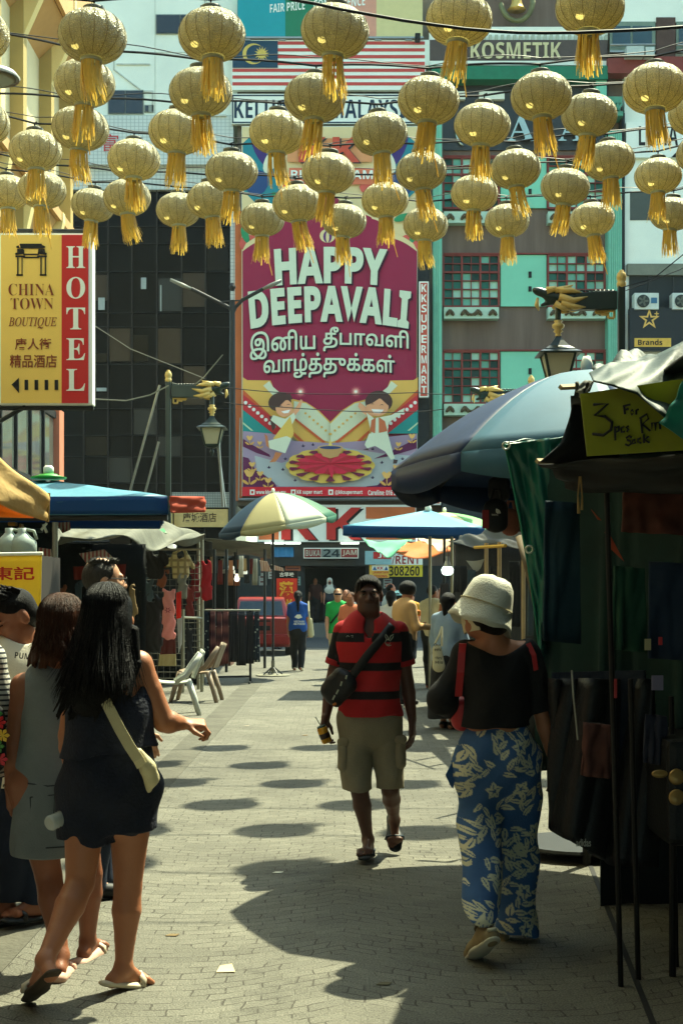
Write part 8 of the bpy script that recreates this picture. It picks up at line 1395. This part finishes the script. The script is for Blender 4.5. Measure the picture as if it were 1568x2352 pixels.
# mid and far street
bt_, J, A = walker('woman in blue T-shirt with ponytail and cream tote walking away', 684, 29, 1.63, R_(3), True, top=cot('royal_blue', (24, 76, 150)), bottom=cot('black_trousers', (26, 28, 30)), hairlen=.2, stride=.16, shoes=sol, tuck=.1)
sdf_mesh('hair_tail', [Cn(J['hd'] + V((0, -.1, 0)), J['hd'] + V((.01, -.17, -.3)), .045, .02)], .015, .02, H_BLACK, bt_); lettering(sb('VIETNAM'), (675, 1426, 699, 1430), signw, bt_, 28.80); lettering(sb('4675KM'), (674, 1431, 700, 1436), signw, bt_, 28.80); mb = MB().prism([P(676, 1418, 28.8), P(682, 1412, 28.8), P(690, 1412, 28.8), P(694, 1419, 28.8), P(685, 1422, 28.8)], (0, .01, 0)); mb.build('back_print', signw, bt_)
tb_ = thing('tote_bag', 'cream tote on the shoulder of the blue T-shirt woman', 'bag', npv(P(713, 1465, 28.9)), 'bags carried by people'); sdf_mesh('bag_body', [Cn(P(712, 1425, 28.9), P(714, 1458, 28.9), .05, .065, ((0, 1, 0), .5))], .014, .02, crl, tb_); MB().tube([P(708, 1382, 28.9), P(709, 1405, 28.75), P(712, 1430, 28.8)], .018, 6).build('strap', crl, tb_)
gw, J, A = walker('woman in green T-shirt and sunglasses walking to the camera', 776, 26.5, 1.67, R_(180), True, top=cot('bright_green_tee', (30, 160, 76)), bottom=cot('cream_linen', (196, 186, 152)), hr=hair('hair_light_brown', (124, 88, 54)), sk=SK_LIGHT, bend=(1.0, .1), stride=.1)
MB().obox(J['hd'] + V((0, -.10, .008)), (.125, .03, .035)).build('sunglasses', black, gw, bevel=.01); MB().tube([J['sl'] + V((0, -.06, .05)), J['neck'] + V((0, -.14, -.2)), J['pel'] + V((-.14, -.12, .15))], .016, 6).build('bag_strap', black, gw)
ph = MB().obox(J['wl'] + V((.0, -.05, .05)), (.08, .02, .15), M4.Rotation(.6, 3, 'Y')).build('mobile_phone', signw, bevel=.008); tag(ph, 'white phone in the hand of the green T-shirt woman', 'phone')
hj, J, A = walker('woman in white headscarf standing at the shop door', 757, 51.3, 1.62, R_(180), True, top=cot('dark_blouse', (44, 46, 50)), bottom=cot('black_skirt', (22, 22, 24)), skirt=True, stride=.02, z0=.5, hair_on=False)
hc = J['hd']; sdf_mesh('headscarf', [('e', npv(hc + V((0, .02, .02))), (.105, .11, .125)), Cn(hc + V((0, .03, -.08)), hc + V((0, 0, -.30)), .10, .20, ((0, 1, 0), .7)), ('s', npv(hc + V((0, -.12, .0))), (.065, .06, .085))], .02, .03, cot('scarf_white', (186, 184, 166)), hj); MB().obox(hc + V((0, -.09, -.045)), (.1, .04, .07)).build('face_mask', black, hj, bevel=.015)
walker('person in orange top hidden behind the polo shirt man', 806, 25, 1.6, R_(200), True, top=cot('salmon_top', (206, 120, 86)), bottom=cot('grey_trousers', (90, 90, 86)), hr=H_BROWN, stride=.08)
walker('person with white shirt and pale hair band beside the green T-shirt woman', 795, 30, 1.66, R_(190), True, top=cot('pale_shirt', (190, 184, 166)), bottom=cot('grey_trousers', (90, 90, 86)), hr=H_BROWN, stride=.06)
walker('woman in white T-shirt seen from behind, right of the polo shirt man', 897, 22.5, 1.62, R_(8), True, top=cot('white_tee', (206, 206, 196)), bottom=cot('dark_trousers', (36, 38, 40)), hairlen=.12, stride=.1)
walker('young man in pale grey T-shirt under the yellow poster', 894, 31, 1.80, R_(70), top=cot('grey_blue_tee', (160, 176, 180)), bottom=cot('dark_trousers', (36, 38, 40)), stride=.1)
tm, J, A = walker('man in tan shirt with thick black hair carrying an orange tray', 928, 20, 1.74, R_(60), top=cot('tan_shirt', (186, 146, 96)), bottom=cot('black_trousers', (26, 28, 30)), long_sleeve=True, bend=(.9, .9), stride=.1, tuck=.12); sdf_mesh('thick_hair', [('e', npv(J['hd'] + V((.02, .0, .03))), (.125, .115, .11)), ('e', npv(J['hd'] + V((.08, .05, -.0))), (.06, .06, .07))], .014, .03, H_BLACK, tm)
tray = thing('tray', 'orange tray of food held by the man in the tan shirt', 'tray', npv(P(950, 1416, 20.1))); MB().R(938, 1402, 966, 1416, 20.0, .35).build('rim', mat('tray_orange', (214, 120, 30), .6), tray, bevel=.02); MB().R(941, 1405, 963, 1413, 19.98, .03).build('food', mat('food_olive', (120, 110, 50), .8, .5, 40), tray)
cm, J, A = walker('man in cream short sleeved shirt and dark trousers facing right', 990, 23.5, 1.72, R_(50), top=cot('cream_shirt', (204, 192, 152)), bottom=cot('black_trousers', (26, 28, 30)), sk=SK_BROWN, bend=(.5, .7), stride=.03, shoes=mat('maroon_shoe', (90, 40, 34), .6))
dn, J, A = walker('woman in pale denim overshirt and black dress carrying a printed tote', 1028, 16.6, 1.58, R_(30), True, top=cot('pale_denim', (130, 150, 168)), bottom=cot('black_skirt', (22, 22, 24)), skirt=True, long_sleeve=True, bend=(.0, .3), stride=.04, hairlen=.15)
to_ = thing('tote_bag', 'printed canvas tote held by the woman in pale denim', 'bag', npv(P(1008, 1550, 16.3)), 'bags carried by people'); sdf_mesh('bag_body', [Cn(P(1003, 1492, 16.3), P(1007, 1530, 16.3), .055, .075, ((0, 1, 0), .4))], .01, .02, cot('canvas_tote', (206, 196, 158)), to_); MB().tube([P(1014, 1440, 16.35), P(1008, 1460, 16.3), P(998, 1480, 16.3)], .012, 6).tube([P(1014, 1440, 16.35), P(1014, 1465, 16.3), P(1014, 1485, 16.3)], .012, 6).build('handle', MATS['canvas_tote'], to_)
for i, (t_, y) in enumerate((('Our', 1478), ('em/', 1489), ('+Hers/', 1508), ('His', 1518))): lettering(sb(t_), (996 + i, y, 1012 + i * 1.5, y + 7), black, to_, 16.24)
walker('person in grey checked shirt reaching in front of the dark right stalls', 1052, 21.5, 1.66, R_(70), top=cot('grey_check', (96, 100, 104)), bottom=cot('dark_trousers', (36, 38, 40)), bend=(.8, .8), stride=.03)
bh2, J, A = walker('person in pale blue sun hat and white top far behind the tan shirt man', 916, 28, 1.62, R_(30), True, top=cot('white_pink_top', (206, 196, 190)), bottom=cot('grey_trousers', (90, 90, 86)), stride=.1); MB().lathe([(0, .13), (.09, .12), (.1, .06), (.2, .03), (.19, .025)], J['hd'], 20).build('sun_hat', mat('pale_blue_hat', (120, 176, 190), .7), bh2, smooth=True)
walker('dark clothed person standing in the supermarket doorway', 724, 53, 1.66, R_(180), top=cot('dark_red_shirt', (70, 36, 32)), bottom=cot('dark_trousers', (36, 38, 40)), z0=.5, stride=.02)
walker('person in white top and dark skirt by the red car tail', 640, 40.5, 1.6, R_(200), True, top=cot('white_pink_top', (206, 196, 190)), bottom=cot('black_skirt', (22, 22, 24)), stride=.05)
tag(MB().prism([P(497, 2228, 5.9) * 0 + V((gz(497, 5.9), 5.9, .002)), V((gz(540, 5.9), 5.9, .004)), V((gz(532, 6), 6.02, .006)), V((gz(505, 6), 6.0, .003))], (0, 0, .002)).build('paper_scrap', mat('paper', (206, 186, 140), .8)), 'small torn paper scrap on the paving in the foreground', 'litter')

walker('distant man in navy shirt walking right of the polo shirt man', 868, 36, 1.72, R_(190), top=cot('navy_shirt', (36, 48, 74)), bottom=cot('grey_trousers', (90, 90, 86)), stride=.12)
walker('distant woman in mustard top under the rent banner', 945, 34, 1.6, R_(200), True, top=cot('mustard_top', (190, 140, 50)), bottom=cot('dark_trousers', (36, 38, 40)), hairlen=.15, stride=.1)
walker('distant man in white shirt beside the right pole of the blue square canopy', 1012, 31, 1.7, R_(175), top=cot('white_tee', (206, 206, 196)), bottom=cot('black_trousers', (26, 28, 30)), stride=.12)
walker('distant woman in red top passing the supermarket step', 832, 40, 1.62, R_(90), True, top=cot('red_top', (160, 40, 40)), bottom=cot('black_trousers', (26, 28, 30)), stride=.2)
for i, (px, py, c) in enumerate(((637, 2006, (200, 198, 180)), (566, 1668, (170, 160, 140)), (700, 1690, (120, 96, 60)), (880, 2262, (90, 84, 60)), (395, 2150, (110, 92, 60)))):
    p = gp(px, py); mb = MB().prism([p + V((-.03, -.012, .002)), p + V((.022, -.02, .003)), p + V((.034, .012, .005)), p + V((-.012, .022, .003))], (0, 0, .002)); o = mb.build('paper_scrap' if i < 2 else 'dry_leaf', mat('litter_%d' % i, c, .85)); tag(o, ('white paper scrap on the sunlit paving by the big shadow', 'pale paper scrap on the paving near the drain strip', 'small brown dry leaf between the lantern shadows', 'dull dry leaf in the shade left of the hat woman', 'brown dry leaf on the sunlit paving right of the pointing woman')[i], 'litter')
hz_m = bpy.data.materials.new('haze_air'); hz_m.use_nodes = True; hn = hz_m.node_tree; hn.nodes.remove(hn.nodes['Principled BSDF']); pv = hn.nodes.new('ShaderNodeVolumePrincipled'); pv.inputs['Color'].default_value = (.85, .95, .92, 1); pv.inputs['Density'].default_value = .0002; hn.links.new(pv.outputs[0], hn.nodes['Material Output'].inputs['Volume'])
o = MB().box(-62, 62, -32, 122, -1.2, 24).build('haze', hz_m); tag(o, 'thin bright haze in the street air', 'haze', kind='stuff')
